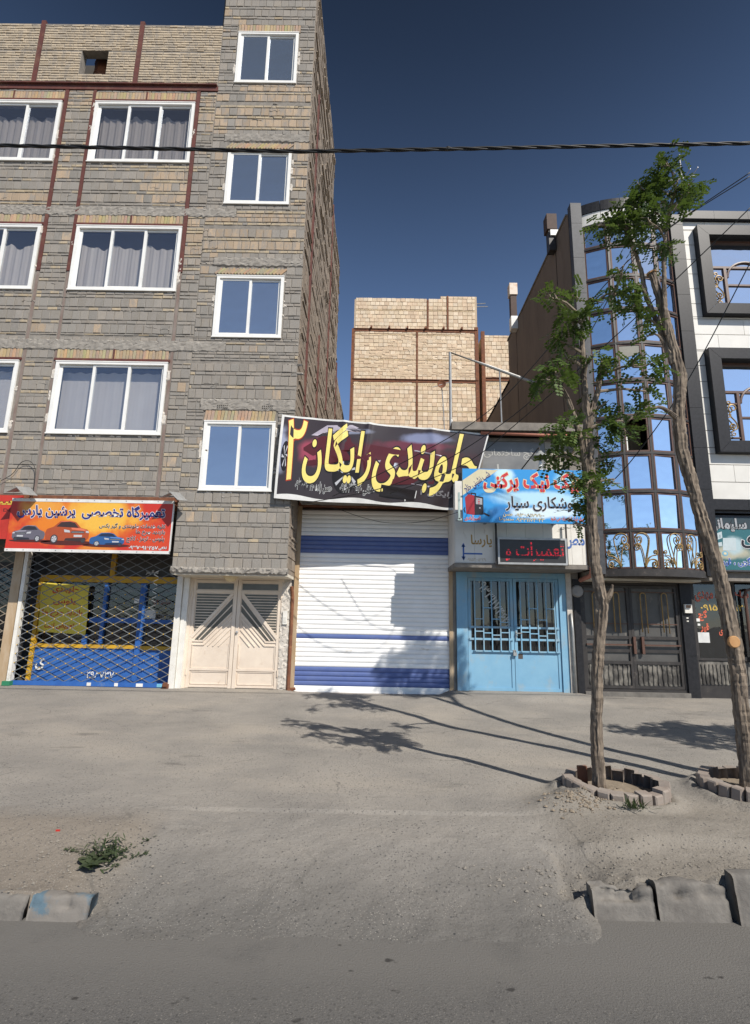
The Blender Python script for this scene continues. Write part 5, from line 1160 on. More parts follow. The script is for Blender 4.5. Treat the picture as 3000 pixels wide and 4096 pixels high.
def spiral(cx, cy, r0, a0, turns, n=26, s=1):
    return [(cx + r0 * (1 - 0.85 * i / n) * math.cos(a0 + s * turns * 6.283 * i / n), cy + r0 * (1 - 0.85 * i / n) * math.sin(a0 + s * turns * 6.283 * i / n)) for i in range(n + 1)]
def bez(p0, p1, p2, p3, n=14):
    return [tuple((1 - t) ** 3 * p0[i] + 3 * (1 - t) ** 2 * t * p1[i] + 3 * (1 - t) * t * t * p2[i] + t ** 3 * p3[i] for i in (0, 1)) for t in [k / n for k in range(n + 1)]]
for c in range(4):
    t0, t1 = c * 0.25 + 0.02, (c + 1) * 0.25 - 0.02
    f0 = quad_fn(t0, t1, rowz[0] + 0.03, rowz[1] - 0.03, 0.02)
    fl = (c in (1, 3)) if c != 3 else True
    f_ = (lambda u, v: f0(1 - u, v, 0)) if fl else (lambda u, v: f0(u, v, 0))
    asp = 0.45 / 0.7
    def curve(pts, r=0.0105): return one('scroll', mGold, rbd, lambda m: m.tube([f_(*p) for p in pts], r, 6), smooth=True)
    # tall hairpin loop with two inner scrolls, two side scrolls at the foot
    curve(bez((0.58, 0.02), (0.5, 0.4), (0.36, 0.62), (0.36, 0.8)) + bez((0.36, 0.8), (0.36, 1.0), (0.86, 1.04), (0.93, 0.84)) + spiral(0.78, 0.80, 0.15, 0.25, 1.5, s=-1)[2:])
    curve(bez((0.58, 0.02), (0.62, 0.3), (0.66, 0.5), (0.72, 0.6)) + bez((0.72, 0.6), (0.78, 0.72), (0.96, 0.7), (0.96, 0.6)) + spiral(0.85, 0.6, 0.11, 0.0, 1.4, s=-1)[2:])
    curve(bez((0.57, 0.02), (0.52, 0.3), (0.3, 0.35), (0.15, 0.36)) + spiral(0.13, 0.44, 0.085, -1.4, 1.3, s=-1)[1:])
    curve(bez((0.57, 0.02), (0.5, 0.24), (0.3, 0.27), (0.16, 0.24)) + spiral(0.19, 0.115, 0.13, 1.75, 1.6, s=1)[1:])
# trims
zt = [2.72 + 0.86 * i for i in range(10)] + [10.98]
for a, b in zip(zt, zt[1:]): box('granite_tile', mGranG, rbd, 4.15, 4.385, 10.26, 10.44, a + 0.003, b - 0.003)
for a, b in zip(zt, zt[1:]): box('granite_tile', mGranite, rbd, 6.325, 6.60, 10.26, 10.46, a + 0.003, min(b, 10.72) - 0.003)
for i in range(5):
    one('granite_tile', mGranite, rbd, lambda m: arc_band(m, 10.69, 10.93, -0.2, 0.02, 5, i / 5 + 0.003, (i + 1) / 5 - 0.003))
for i in range(5): one('cornice_tile', mClad, rbd, lambda m: arc_band(m, 10.40, 10.685, -0.16, 0.0, 5, i / 5 + 0.002, (i + 1) / 5 - 0.002))
for i in range(4): box('granite_tile', mGranite, rbd, 6.60 + 0.75 * i, 7.346 + 0.75 * i, 10.30, 10.5, 10.66, 10.86)
# white cladding slabs round the two windows
RW = [(6.90, 8.95, 8.30, 10.45), (6.84, 8.9, 5.22, 7.50)]
z = 4.27; i = 0
clad_rows = []
while z < 10.65:
    zb = min(z + 0.362, 10.655); h2 = [r for r in RW if r[2] < zb and r[3] > z]
    for a, b, c, d in cells(6.60, GX1, z, zb, RW):
        x = a; first = (0.5 if i % 2 else 1.0)
        while x < b - 0.01:
            e = min(x + (1.15 * first if b - a > 1.2 else 3), b); first = 1
            box('slab', mClad, rbd, x + 0.004, e - 0.004, 10.40, 10.44, c + 0.007, d - 0.007); x = e
    z = zb; i += 1
box('cladding_back', M('joint shadow grey', (0.2, 0.19, 0.18), None, 0.9, 5), rbd, 6.6, GX1, 10.425, 10.6, 4.05, 8.2) if False else None
one('backing_wall', mGranG, rbd, lambda m: [m.box(a, b, 10.43, 10.6, c, d) for a, b, c, d in cells(6.6, GX1, 4.0, 10.66, [(q[0] + 0.24, q[1] - 0.2, q[2] + 0.24, q[3] - 0.24) for q in RW])] and None)
for i in range(4): box('granite_tile', mGranite, rbd, 6.60 + 0.74 * i, 7.336 + 0.74 * i, 10.34, 10.52, 4.05, 4.265)
one('soffit', mCeil, rbd, lambda m: m.box(6.6, GX1, 10.46, 11.0, 4.0, 4.05))
for a, b, c, d in RW:
    t = 0.24
    for nm, q in (('l', (a, a + t, c, d)), ('b', (a, b, c, c + t)), ('t', (a, b, d - t, d))):
        def gr_(m, q=q, nm=nm):
            x0, x1, z0, z1 = q
            if nm == 'l': P4 = [(a, c), (a + t, c + t), (a + t, d - t), (a, d)]
            elif nm == 'b': P4 = [(a, c), (b, c), (b - t, c + t), (a + t, c + t)]
            else: P4 = [(a + t, d - t), (b - t, d - t), (b, d), (a, d)]
            cx = sum(p[0] for p in P4) / 4; cz = sum(p[1] for p in P4) / 4
            m.prism([(cx + (p[0] - cx) * 0.995, cz + (p[1] - cz) * 0.998) for p in P4], 10.24, 10.6)
        one('granite_surround', mGranite, rbd, gr_)
    ia, ib, ic, id_ = a + t, b - t, c + t, d - t
    wy = 10.48
    wf = one('window', mBronze, rbd, lambda m: (rect_ring(m, ia, ib, ic, id_, 0.05, wy - 0.03, wy + 0.04), m.box(ia + 0.05, ib - 0.05, wy - 0.025, wy + 0.03, id_ - 0.68, id_ - 0.63), m.box(ia + 0.37, ia + 0.43, wy - 0.03, wy + 0.03, ic + 0.05, id_ - 0.68),
        m.box(ia + 0.05, ia + 0.37, wy - 0.02, wy + 0.02, id_ - 0.93, id_ - 0.90), m.box(ia + 0.05, ia + 0.37, wy - 0.02, wy + 0.02, ic + 0.12, ic + 0.15), m.box(ia + 0.43, ib - 0.05, wy - 0.025, wy + 0.03, ic + 0.56, ic + 0.6),
        m.tube([(ia + 0.45 + 0.42 * (1 - math.cos(q)), wy - 0.01, id_ - 0.9 + 0.38 * math.sin(q)) for q in [i * 3.1416 / 16 for i in range(17)]], 0.028, 6)))
    box('pane', mBlue, wf, ia + 0.03, ib - 0.03, wy + 0.008, wy + 0.014, ic + 0.03, id_ - 0.03)
    cx, cz, hh = ia + 0.21, (ic + id_) / 2 - 0.33, 0.36
    def scr(m):
        m.tube([(cx + p[0], wy - 0.05, cz + p[1]) for p in spiral(0.03, 0.2, 0.1, -2.2, 1.4, s=-1)[::-1] + bez((-0.03, 0.12), (-0.1, 0.0), (0.1, -0.05), (0.08, -0.2)) + spiral(0.0, -0.2, 0.09, 0.0, 1.5, s=-1)], 0.014, 6)
        m.tube([(cx + p[0], wy - 0.05, cz + p[1]) for p in spiral(-0.05, 0.32, 0.05, -1.5, 1.2)], 0.012, 6); m.tube([(cx + p[0], wy - 0.05, cz + p[1]) for p in spiral(-0.06, 0.02, 0.05, 0.5, 1.2)], 0.012, 6); m.tube([(cx + p[0], wy - 0.05, cz + p[1]) for p in spiral(0.0, -0.36, 0.06, 1.5, 1.2)], 0.012, 6)
    one('scroll', mGold, wf, scr, kind='stuff')
# ground floor: pillars, gate, shop window
GY = 10.9
for x0, x1, z1 in ((3.94, 4.07, 2.66), (6.08, 6.30, 2.66)):
    for a, b in ((0.35, 1.2), (1.204, 2.0), (2.004, z1)): box('granite_tile', mGranite, rbd, x0, x1, GY - 0.08, GY + 0.2, a, b)
one('soffit', mCeil, rbd, lambda m: (m.box(4.1, 6.3, 10.2, 10.46, 2.64, 2.678) if False else m.box(4.15, 6.3, 10.44, 10.9, 2.62, 2.66),))
one('cable_run', mCable, rbd, lambda m: m.tube([(4.2, 10.5, 2.6), (4.8, 10.48, 2.61), (5.5, 10.5, 2.6), (6.2, 10.5, 2.59)], 0.008, 5))
one('intercom', mWhiteSteel, rbd, lambda m: m.box(6.125, 6.27, GY - 0.125, GY - 0.08, 2.03, 2.2))
one('intercom_panel', M('tan plastic', (0.3, 0.17, 0.1), None, 0.5, 6), rbd, lambda m: m.box(6.15, 6.245, GY - 0.128, GY - 0.1255, 2.13, 2.185))
for zz in (1.92, 1.86): box('sticker', mWhiteSteel, rbd, 6.16, 6.2, GY - 0.084, GY - 0.081, zz, zz + 0.025)
GXA, GXM, GXB, GZ0, GZ1 = 4.10, 5.07, 6.07, 0.56, 2.56
mPanel = M('grey smoked panel', (0.075, 0.072, 0.068), (0.1, 0.095, 0.088), 0.35, 4, bmp=0.05, dirt=((0.2, 0.18, 0.155), 3, (1, 1, 0.5), 0.55))
mRib = M('dusty black ribbed panel', (0.2, 0.185, 0.16), (0.05, 0.046, 0.042), 0.7, 3.5, (1, 1, 1), bmp=0.1, lo=0.42, hi=0.58)
one('threshold', mKerb, rbd, lambda m: m.box(4.07, 6.1, GY - 0.1, GY + 0.2, 0.35, 0.5))
one('gate_frame', mBlackSt, rbd, lambda m: rect_ring(m, GXA - 0.03, GXB + 0.02, GZ0 - 0.06, GZ1 + 0.06, 0.05, GY - 0.04, GY + 0.05))
for x0, x1, s in ((GXA + 0.02, GXM, 1), (GXM + 0.004, GXB - 0.03, -1)):
    lf = one('gate_leaf', mBlackSt, rbd, lambda m: (rect_ring(m, x0, x1, GZ0, GZ1, 0.055, GY - 0.03, GY + 0.03), [m.box(x0 + 0.055, x1 - 0.055, GY - 0.025, GY + 0.025, zz, zz + 0.06) for zz in (1.02, 1.245, 1.50)] and None))
    one('panel', mPanel, lf, lambda m: (m.box(x0 + 0.05, x1 - 0.05, GY + 0.005, GY + 0.015, 1.05, GZ1 - 0.05),))
    rb_ = one('ribbed_panel', mRib, lf, lambda m: m.box(x0 + 0.05, x1 - 0.05, GY + 0.005, GY + 0.015, GZ0 + 0.05, 1.03))
    n = 9
    for i in range(n):
        xc = x0 + 0.1 + i * (x1 - x0 - 0.2) / (n - 1); wv = rr.uniform(0.0, 6)
        one('rib', mRib, lf, lambda m: m.tube([(xc + 0.006 * math.sin(wv + q * 1.4), GY + 0.003, GZ0 + 0.065 + q * 0.048) for q in range(9)], 0.022, 6))
    for xc in (0.28, 0.72):
        xx = x0 + xc * (x1 - x0); hw = 0.055
        one('gold_loop', mGold, lf, lambda m: m.tube([(xx - hw, GY - 0.045, 1.64), (xx - hw, GY - 0.045, 2.34)] + [(xx - hw * math.cos(q), GY - 0.045, 2.36 + hw * math.sin(q)) for q in [i * 3.1416 / 8 for i in range(9)]] + [(xx + hw, GY - 0.045, 2.34), (xx + hw, GY - 0.045, 1.62)], 0.011, 6), smooth=True)
    for zz in (1.79, 2.42): one('thin_rail', mBronze, lf, lambda m: m.box(x0 + 0.05, x1 - 0.05, GY - 0.045, GY - 0.03, zz, zz + 0.018))
    one('bronze_rail', mBronze, lf, lambda m: m.box(x0 + 0.04 + (0.2 if s < 0 else 0), x1 - 0.02, GY - 0.06, GY - 0.03, 1.375, 1.405))
    one('pull_bar', mBronze, lf, lambda m: m.box((x1 + 0.06 - 0.05 if s > 0 else x0 + 0.17), (x1 + 0.06 if s > 0 else x0 + 0.22), GY - 0.075, GY - 0.03, 1.22, 1.55))
one('shop_window', mBlackSt, rbd, lambda m: (rect_ring(m, 6.33, 7.2, 1.12, 2.66, 0.045, GY - 0.05, GY + 0.05), m.box(6.30, 9.5, GY - 0.02, GY + 0.1, 0.35, 0.66), m.box(7.2, 9.5, GY - 0.05, GY + 0.05, 1.12, 1.2), m.box(6.30, 6.33, GY - 0.06, GY + 0.1, 0.35, 2.7)))
one('pane', mShopGlass, rbd, lambda m: (m.box(6.37, 7.16, GY - 0.01, GY - 0.004, 1.16, 2.62), m.box(7.24, 9.4, GY - 0.01, GY - 0.004, 1.2, 2.62)))
one('interior_shade_sheet', mShadeBlack, rbd, lambda m: (m.box(6.3, 9.5, GY + 0.6, GY + 0.65, 0.4, 2.7), m.box(6.3, 9.5, GY + 0.05, GY + 0.6, 1.0, 1.12)))  # near-black sheet and ledge, colour stands in for the unlit shop depth
one('ribbed_panel', mRib, rbd, lambda m: m.box(6.33, 9.5, GY - 0.03, GY + 0.0, 0.66, 1.11))
for i in range(14): one('rib', mRib, rbd, lambda m: m.tube([(6.4 + i * 0.075 + 0.006 * math.sin(i * 2 + q * 1.3), GY - 0.032, 0.68 + q * 0.046) for q in range(9)], 0.022, 6))
one('bronze_pipe', mBronze, rbd, lambda m: (m.tube([(7.36, GY - 0.1, 1.1), (7.36, GY - 0.1, 2.4), (7.4, GY - 0.1, 2.5), (7.5, GY - 0.1, 2.52)], 0.03, 8),))
fnG = plane_fn(0, 0, GY - 0.012)
mOr = plain('orange red glass lettering', (0.62, 0.13, 0.07), 0.5); mYo = plain('yellow glass digits', (0.55, 0.38, 0.08), 0.5)
letter('مهدی', mOr, rbd, (6.41, 6.78, 2.26, 2.48), fnG, 0.03); letter('گچ ساختمانی', mOr, rbd, (6.82, 7.75, 2.28, 2.52), fnG, 0.03)
letter('۰۹۱۵۱۲۵۹۲۶', mYo, rbd, (6.5, 7.45, 2.09, 2.21), fnG, 0.02); letter('گچ', mOr, rbd, (6.44, 6.62, 1.88, 2.1), fnG, 0.04); letter('قیر', mOr, rbd, (6.46, 6.63, 1.66, 1.84), fnG, 0.04); letter('ی', mOr, rbd, (6.82, 6.9, 1.6, 1.72), fnG, 0.03)
one('paper_note', M('white crumpled paper', (0.66, 0.66, 0.64), None, 0.8, 6), rbd, lambda m: (m.box(6.39, 6.62, GY - 0.016, GY - 0.012, 1.46, 1.66),))
box('paper_note', mFrame, rbd, 6.37, 6.46, GY - 0.016, GY - 0.012, 1.87, 1.93)
box('paper_note', mFrame, rbd, 6.41, 6.46, GY - 0.016, GY - 0.012, 1.79, 1.83)
one('paper_note', M('bluish paper', (0.3, 0.36, 0.42), None, 0.8, 6), rbd, lambda m: m.prism([(6.58, 1.22), (6.7, 1.2), (6.72, 1.36), (6.6, 1.38)], GY - 0.004 + 0.02, GY + 0.02))
# teal shop sign
ts = thing('plaster_shop_sign', 'teal shop sign with grey and blue Persian lettering over the dark shop window', 'sign', (7.6, 10.5, 2.87))
mTS = print_mat('teal sign print', (0.03, 0.13, 0.15), [(6.95, 3.22, 0.42, 0.16, (0.42, 0.4, 0.3), 0.7), (7.05, 3.35, 0.2, 0.2, (0.4, 0.52, 0.55), 0.4)])
box('board', mTS, ts, 6.56, 9.5, 10.46, 10.50, 2.87, 3.68)
one('top_band', plain('dark slate band', (0.03, 0.05, 0.06), 0.4), ts, lambda m: m.box(6.56, 9.5, 10.46, 10.5, 3.683, 3.93)); fnT = plane_fn(0, 0, 10.46)
one('frame', mGranG, ts, lambda m: (m.box(6.54, 9.52, 10.45, 10.52, 2.84, 2.868), m.box(6.54, 9.52, 10.45, 10.52, 3.932, 3.955)))
two('سلیمانی', plain('grey raised lettering', (0.36, 0.37, 0.38), 0.4), mBlkT, ts, (6.58, 7.33, 3.62, 3.9), fnT, 0.04, 0.08)
two('دیوار گچی ، قیر', plain('royal blue lettering', (0.05, 0.12, 0.42), 0.4), mWhT, ts, (6.76, 7.62, 2.92, 3.12), fnT, 0.03, 0.07); two('سفیدکاری', mBlkT, mWhT, ts, (7.18, 8.6, 3.3, 3.66), fnT, 0.03, 0.06)
mIce = plain('printed pale block', (0.5, 0.58, 0.6), 0.4); mIce2 = plain('printed grey block', (0.3, 0.38, 0.4), 0.4)
poly_print('printed_blocks', mIce, ts, [[(6.62, 3.42), (6.62, 3.55), (6.82, 3.63), (6.82, 3.5)], [(6.62, 3.32), (6.62, 3.38), (6.8, 3.42), (6.8, 3.34)], [(6.8, 3.25), (6.83, 3.5), (7.08, 3.5), (7.07, 3.25)]], fnT, 0.002)
poly_print('printed_holes', mIce2, ts, [[(6.65 + i * 0.055, 3.46 + i * 0.02), (6.65 + i * 0.055, 3.52 + i * 0.02), (6.68 + i * 0.055, 3.53 + i * 0.02), (6.68 + i * 0.055, 3.47 + i * 0.02)] for i in range(3)], fnT, 0.003)
poly_print('printed_ring', plain('printed light blue', (0.2, 0.42, 0.55), 0.4), ts, [ellipse(6.84, 3.19, 0.06, 0.05)], fnT, 0.002); poly_print('printed_ring', mCreamT, ts, [ellipse(6.84, 3.19, 0.03, 0.025)], fnT, 0.003)
# roof things
for (y, z0, hh, lab) in ((11.3, 10.87, 1.0, 'square brown chimney flue with white collar near the front of the dark side wall'), (14.85, 10.85, 2.0, 'tall thin chimney flue with white bands at the rear of the dark side wall')):
    ch = thing('chimney_flue', lab, 'chimney', (4.1, y, z0), 'flues on the dark side wall')
    if hh < 1.5:
        box('flue', mBlackSt, ch, 3.97, 4.13, y - 0.1, y + 0.1, z0 - 0.35, z0 + 0.34); box('cap', M('brown flue cap', (0.075, 0.045, 0.035), None, 0.7, 6), ch, 3.93, 4.17, y - 0.13, y + 0.13, z0 + 0.2, z0 + 0.62); box('collar', mFrame, ch, 4.0, 4.19, y - 0.14, y + 0.12, z0 + 0.02, z0 + 0.17)
    else:
        box('flue', M('brown flue cap', (0.075, 0.045, 0.035), None, 0.7, 6), ch, 3.95, 4.13, y - 0.1, y + 0.1, z0 - 0.1, z0 + 0.85); box('cap', M('white rusty cap', (0.7, 0.6, 0.5), (0.55, 0.3, 0.15), 0.7, 5, lo=0.5, hi=0.7), ch, 3.92, 4.16, y - 0.13, y + 0.13, z0 + 0.85, z0 + 1.24); box('collar', mFrame, ch, 3.94, 4.14, y - 0.12, y + 0.12, z0 - 0.3, z0 + 0.12)
an_ = one('tv_antenna', mGalv, None, lambda m: (m.tube([(8.46, 13, 10.7), (8.49, 13, 15.1)], 0.022, 6), m.tube([(7.8, 13, 14.12), (8.85, 13, 14.4)], 0.03, 6), [m.tube([(7.9 + 0.22 * i, 12.7, 14.15 + 0.06 * i), (7.9 + 0.22 * i, 13.3, 14.15 + 0.06 * i)], 0.01, 5) for i in range(5)]))
tag(an_, 'thin grey metal antenna mast on the roof behind the treetop', 'antenna')

# ================================================================== cream block building in the gap
bgb = thing('block_building', 'tall pale cream block wall with rusty steel columns rising behind the banner', 'building', (1.5, 22, 0.4))
BGY = 22.0
bgx0, bgx1 = -1.27, 4.33
one('wall', M('cream mortar', (0.5, 0.4, 0.28), (0.4, 0.31, 0.22), 0.95, 4, bmp=0.5), bgb, lambda m: (m.box(bgx0, bgx1, BGY + 0.015, 30, 0.3, 16.25), m.box(2.67, bgx1, BGY + 0.015, BGY + 0.3, 16.25, 16.46), m.box(4.6, 8.2, BGY + 0.415, 30, 0.3, 14.75)))
pieces = {'b': [], 't': []}; rb2 = random.Random(23)
hb_ = [(bgx0, bgx1, 14.62, 14.76), (bgx0, bgx1, 12.16, 12.32), (1.56, 1.64, 0, 14.7), (2.05, 2.12, 14.7, 17), (2.95, 3.03, 14.7, 17)]
z = 8.6; row = 0
while z < 16.42:
    xa = bgx0 + 0.06 if z < 16.2 else 2.68
    if row % 6 == 5: course(xa, bgx1 - 0.08, z, z + 0.055, 't', rb2, hb_, 1.0); z += 0.072
    zb = min(z + 0.178, 16.44)
    for p in [1]:
        n0 = len(pieces['b'])
        x = xa; first = rb2.choice([0.5, 1.0])
        for a, b, c, d in cells(xa, bgx1 - 0.08, z, zb, hb_):
            x = a + 0.004
            if d - c < 0.05: continue
            while x < b - 0.02:
                e = min(x + rb2.uniform(0.2, 0.23) * first, b - 0.003); first = 1.0
                if b - e < 0.06: e = b - 0.003
                pieces['b'].append((x, e - rb2.choice([0.008, 0.012]), c + 0.002, d, rb2.uniform(-0.014, 0.006))); x = e
    z = zb + 0.014; row += 1
def cream_col(x, z, thin, rnd):
    k = rnd.uniform(0.88, 1.08); c = rnd.choice([(0.74, 0.6, 0.43), (0.72, 0.56, 0.4), (0.78, 0.65, 0.49)])
    if thin: c = (0.66, 0.52, 0.34)
    return tuple(k * q for q in c)
seen = lambda p: (0 if p[2] > 10.0 else 1, p[2])
lay(pieces['b'], 'hollow_block', mCream, bgb, 0.05, BGY, cream_col, False, rb2, 300, seen)
lay(pieces['t'], 'brick', mCream, bgb, 0.05, BGY, cream_col, True, rb2, 0, seen)
pieces = {'b': [], 't': []}
z = 8.6
while z < 14.74:
    x = 4.72; first = rb2.choice([0.5, 1.0])
    if not 12.2 < z < 12.6:
        while x < 8.1:
            e = x + rb2.uniform(0.2, 0.23) * first; first = 1.0; pieces['b'].append((x, e - 0.01, z, min(z + 0.18, 14.75), rb2.uniform(-0.014, 0.006))); x = e
    z += 0.195
lay(pieces['b'], 'wing_block', mCream, bgb, 0.05, BGY + 0.4, cream_col, False, rb2, 0, seen)
mb = MB()
x = bgx0 + 0.1
for zz, x0, x1, yy in ((11.97, bgx0 + 0.1, bgx1 - 0.1, BGY), (12.25, 4.72, 8.0, BGY + 0.4)):
    x = x0
    while x < x1:
        mq = MB(); mq.brick(-0.03, 0.03, -0.09, 0.09, 0, 0.05, cream_col(0, 0, True, rb2), rb2); a = -0.55
        mb.add([(x + p[0] * math.cos(a) - p[2] * math.sin(a), yy - 0.012 + p[1], zz + 0.09 + p[0] * math.sin(a) + p[2] * math.cos(a)) for p in mq.v], mq.f, mq.c[0]); x += 0.085
mb.build('raked_brick', mCream, bgb, kind='stuff', col=True)
for x, w_, y, z0, z1 in ((bgx0 - 0.02, 0.13, BGY, 8, 14.75), (bgx1 - 0.05, 0.16, BGY, 8, 14.9), (4.62, 0.16, BGY + 0.25, 8, 14.85), (1.6, 0.07, BGY, 8, 14.65), (2.085, 0.06, BGY, 14.7, 16.25), (2.99, 0.07, BGY, 14.7, 16.46)):
    box('steel_column', mRust, bgb, x - w_ / 2, x + w_ / 2, y - 0.03, y + 0.1, z0, z1)
for a, b, zz, y in ((bgx0, bgx1, 14.62, BGY), (bgx0, bgx1, 12.17, BGY), (4.6, 8.2, 12.5, BGY + 0.4)): one('steel_beam', mRust, bgb, lambda m: (m.box(a, b, y - 0.02, y + 0.05, zz, zz + 0.12), m.box(a, b, y - 0.06, y + 0.05, zz + 0.12, zz + 0.135)))
mb = MB()
for _ in range(150):                                               # thin render dragged over the middle storey
    x = rb2.uniform(bgx0 + 0.15, bgx1 - 0.5); zz = rb2.choice([rb2.uniform(12.4, 14.4), rb2.uniform(12.4, 13.4)])
    rough_band(mb, x, x + rb2.uniform(0.2, 0.8), zz, zz + rb2.uniform(0.06, 0.18), BGY - 0.008, 0.008, rb2, 0.06)
mb.build('render_patch', M('sandy render', (0.6, 0.47, 0.33), (0.52, 0.4, 0.28), 0.95, 6, bmp=0.3), bgb, kind='stuff')
for i in range(6): box('beam_stub', mRust, bgb, bgx0 + 0.75 + 0.82 * i, bgx0 + 0.83 + 0.82 * i, BGY - 0.12, BGY, 14.76, 14.86)
one('roof_rod', mGalv, bgb, lambda m: m.tube([(4.3, 22.1, 16.15), (4.75, 22.1, 16.18)], 0.02, 5)); one('roof_rod', mGalv, bgb, lambda m: m.tube([(4.3, 22.1, 16.0), (4.85, 22.1, 16.02)], 0.02, 5))
# pipe frame and dish on the low roof
pf = one('pipe_frame', mGalv, None, lambda m: (m.tube([(1.61, 11.5, 5.5), (1.61, 11.5, 7.97), (2.5, 11.5, 7.64), (3.6, 11.5, 7.22)], 0.035, 8), m.tube([(1.62, 11.5, 6.3), (1.68, 11.5, 6.12), (2.1, 11.5, 6.0)], 0.03, 8), m.tube([(2.78, 11.5, 5.5), (2.76, 11.5, 7.53)], 0.018, 6)))
tag(pf, 'bent galvanised pipe frame standing on the low roof behind the banner', 'pipe frame')
ds = thing('roof_dish', 'small round rusty dish on a thin pole on the low roof beside the pipe frame', 'dish', (1.45, 11.5, 5.5))
one('dish', mRust, ds, lambda m: m.lathe([(0.0, 0.03), (0.05, 0.02), (0.09, 0.0), (0.1, -0.02), (0.095, -0.022), (0.05, 0.0), (0.0, 0.01)], (1.40, 11.45, 7.14), 20, 'y')); one('pole', mGalv, ds, lambda m: (m.tube([(1.48, 11.5, 5.5), (1.45, 11.5, 6.5), (1.41, 11.5, 7.1)], 0.012, 6), m.tube([(1.2, 11.42, 7.05), (1.6, 11.5, 7.22)], 0.01, 5)))

# ================================================================== trees
def leafset(mb, cx, cy, cz, rad, n, rnd, sq=0.8):
    for _ in range(n):
        while True:
            d = Vector((rnd.uniform(-1, 1), rnd.uniform(-1, 1), rnd.uniform(-1, 1)))
            if d.length < 1: break
        p = Vector((cx, cy, cz)) + Vector((d.x * rad, d.y * rad, d.z * rad * sq))
        ax = Vector((rnd.uniform(-1, 1), rnd.uniform(-1, 1), rnd.uniform(-0.9, 0.35))).normalized()   # rachis
        sd = ax.cross(Vector((0, 0, 1)) + Vector((rnd.uniform(-.5, .5), rnd.uniform(-.5, .5), 0))).normalized(); up = sd.cross(ax)
        L = rnd.uniform(0.11, 0.19); k = rnd.choice([5, 6, 7])
        for i in range(k):
            t = (i + 0.7) / k; b = p + ax * (L * t) - Vector((0, 0, 0.03 * t * t))
            for s in (-1, 1):
                l_ = rnd.uniform(0.034, 0.05); w_ = l_ * 0.4
                o = (sd * s + ax * 0.35 + up * rnd.uniform(-0.35, 0.3)).normalized(); q = o.cross(up).normalized() * w_
                mb.add([b, b + o * l_ * 0.45 + q, b + o * l_, b + o * l_ * 0.45 - q], [(0, 1, 2, 3)])
def bark_noise(seed):
    rn = random.Random(seed); ph = [rn.uniform(0, 6) for _ in range(40)]
    return lambda i, q: 0.93 + 0.10 * math.sin(ph[q % 40] + i * 0.21 + 0.8 * math.sin(i * 0.13 + ph[(q * 7) % 40])) + (0.07 if q % 2 else -0.07) * (0.5 + 0.5 * math.sin(i * 0.3 + ph[(q * 3) % 40])) + rn.uniform(-0.05, 0.05)
def resample(pts, rs, step):
    out, ro = [], []
    for (a, b, ra, rb__) in zip(pts, pts[1:], rs, rs[1:]):
        a, b = Vector(a), Vector(b); n = max(1, int((b - a).length / step))
        for i in range(n): t = i / n; out.append(a.lerp(b, t)); ro.append(ra + (rb__ - ra) * t)
    out.append(Vector(pts[-1])); ro.append(rs[-1])
    for _ in range(3): out = [out[0]] + [(out[i - 1] + out[i] * 2 + out[i + 1]) / 4 for i in range(1, len(out) - 1)] + [out[-1]]
    return out, ro
def limb(mb, pts, rs, seed, n=22, step=0.03):
    p, r = resample(pts, rs, step); rn = random.Random(seed)
    p = [q + Vector((rn.uniform(-1, 1), rn.uniform(-1, 1), 0)) * 0.004 for q in p]
    mb.tube(p, r, n, True, bark_noise(seed))
def twigs(mb, c, rad, n, rnd, src):
    for _ in range(n):
        e = Vector(c) + Vector((rnd.uniform(-1, 1), rnd.uniform(-1, 1), rnd.uniform(-0.8, 0.8))) * rad
        s = Vector(src); mid = s.lerp(e, 0.5) + Vector((rnd.uniform(-1, 1), rnd.uniform(-1, 1), rnd.uniform(-1, 1))) * rad * 0.25
        mb.tube([s, s.lerp(mid, 0.6), mid, mid.lerp(e, 0.6), e], [0.011, 0.009, 0.007, 0.005, 0.003], 5)
def tree(name, label, base, limbs, clusters, seed, group='street trees', cut=None):
    rnd = random.Random(seed)
    t = thing(name, label, 'tree', base, group)
    mb = MB()
    for i, (pts, rs) in enumerate(limbs): limb(mb, pts, [q * 0.74 for q in rs], seed * 10 + i)
    mb.build('trunk', mBark, t)
    ml = MB(); mt = MB()
    allp = [Vector(p) for pts, rs in limbs for p in resample(pts, rs, 0.12)[0] if p[2] > base[2] + 1.6]
    for (x, y, z, r, n) in clusters:
        yy = y + rnd.uniform(-0.25, 0.25)
        leafset(ml, x, yy, z, r * 1.05, int(n * 1.05), rnd)
        src = min(allp, key=lambda p: (p - Vector((x, yy, z - 0.15))).length)
        twigs(mt, (x, yy, z), r * 0.8, max(3, n // 9), rnd, Vector((x, yy, z)).lerp(src, 0.25))
        mt.tube([src, src.lerp(Vector((x, yy, z)), 0.5) + Vector((rnd.uniform(-.04, .04), 0, 0.03)), (x, yy, z)], [0.016, 0.012, 0.008], 6)
    mt.build('twigs', mTwig, t, kind='stuff'); ml.build('crown', mLeaf, t)
    return t
TY = 5.25
G1 = float(ground_z([2.04], [TY])[0])
def lean(p):
    k = (TY - 0.135 * max(0.0, p[2] - 0.3)) / TY                    # this tree leans a little towards the road
    return (p[0] * k, p[1] * k, 1.75 + (p[2] - 1.75) * k) + tuple(p[3:])
_tree = tree
def tree(name, label, base, limbs, clusters, seed, group='street trees', leaning=False):
    if leaning: limbs = [([lean(p) for p in pts], rs) for pts, rs in limbs]; clusters = [lean(c) for c in clusters]
    return _tree(name, label, base, limbs, clusters, seed, group)
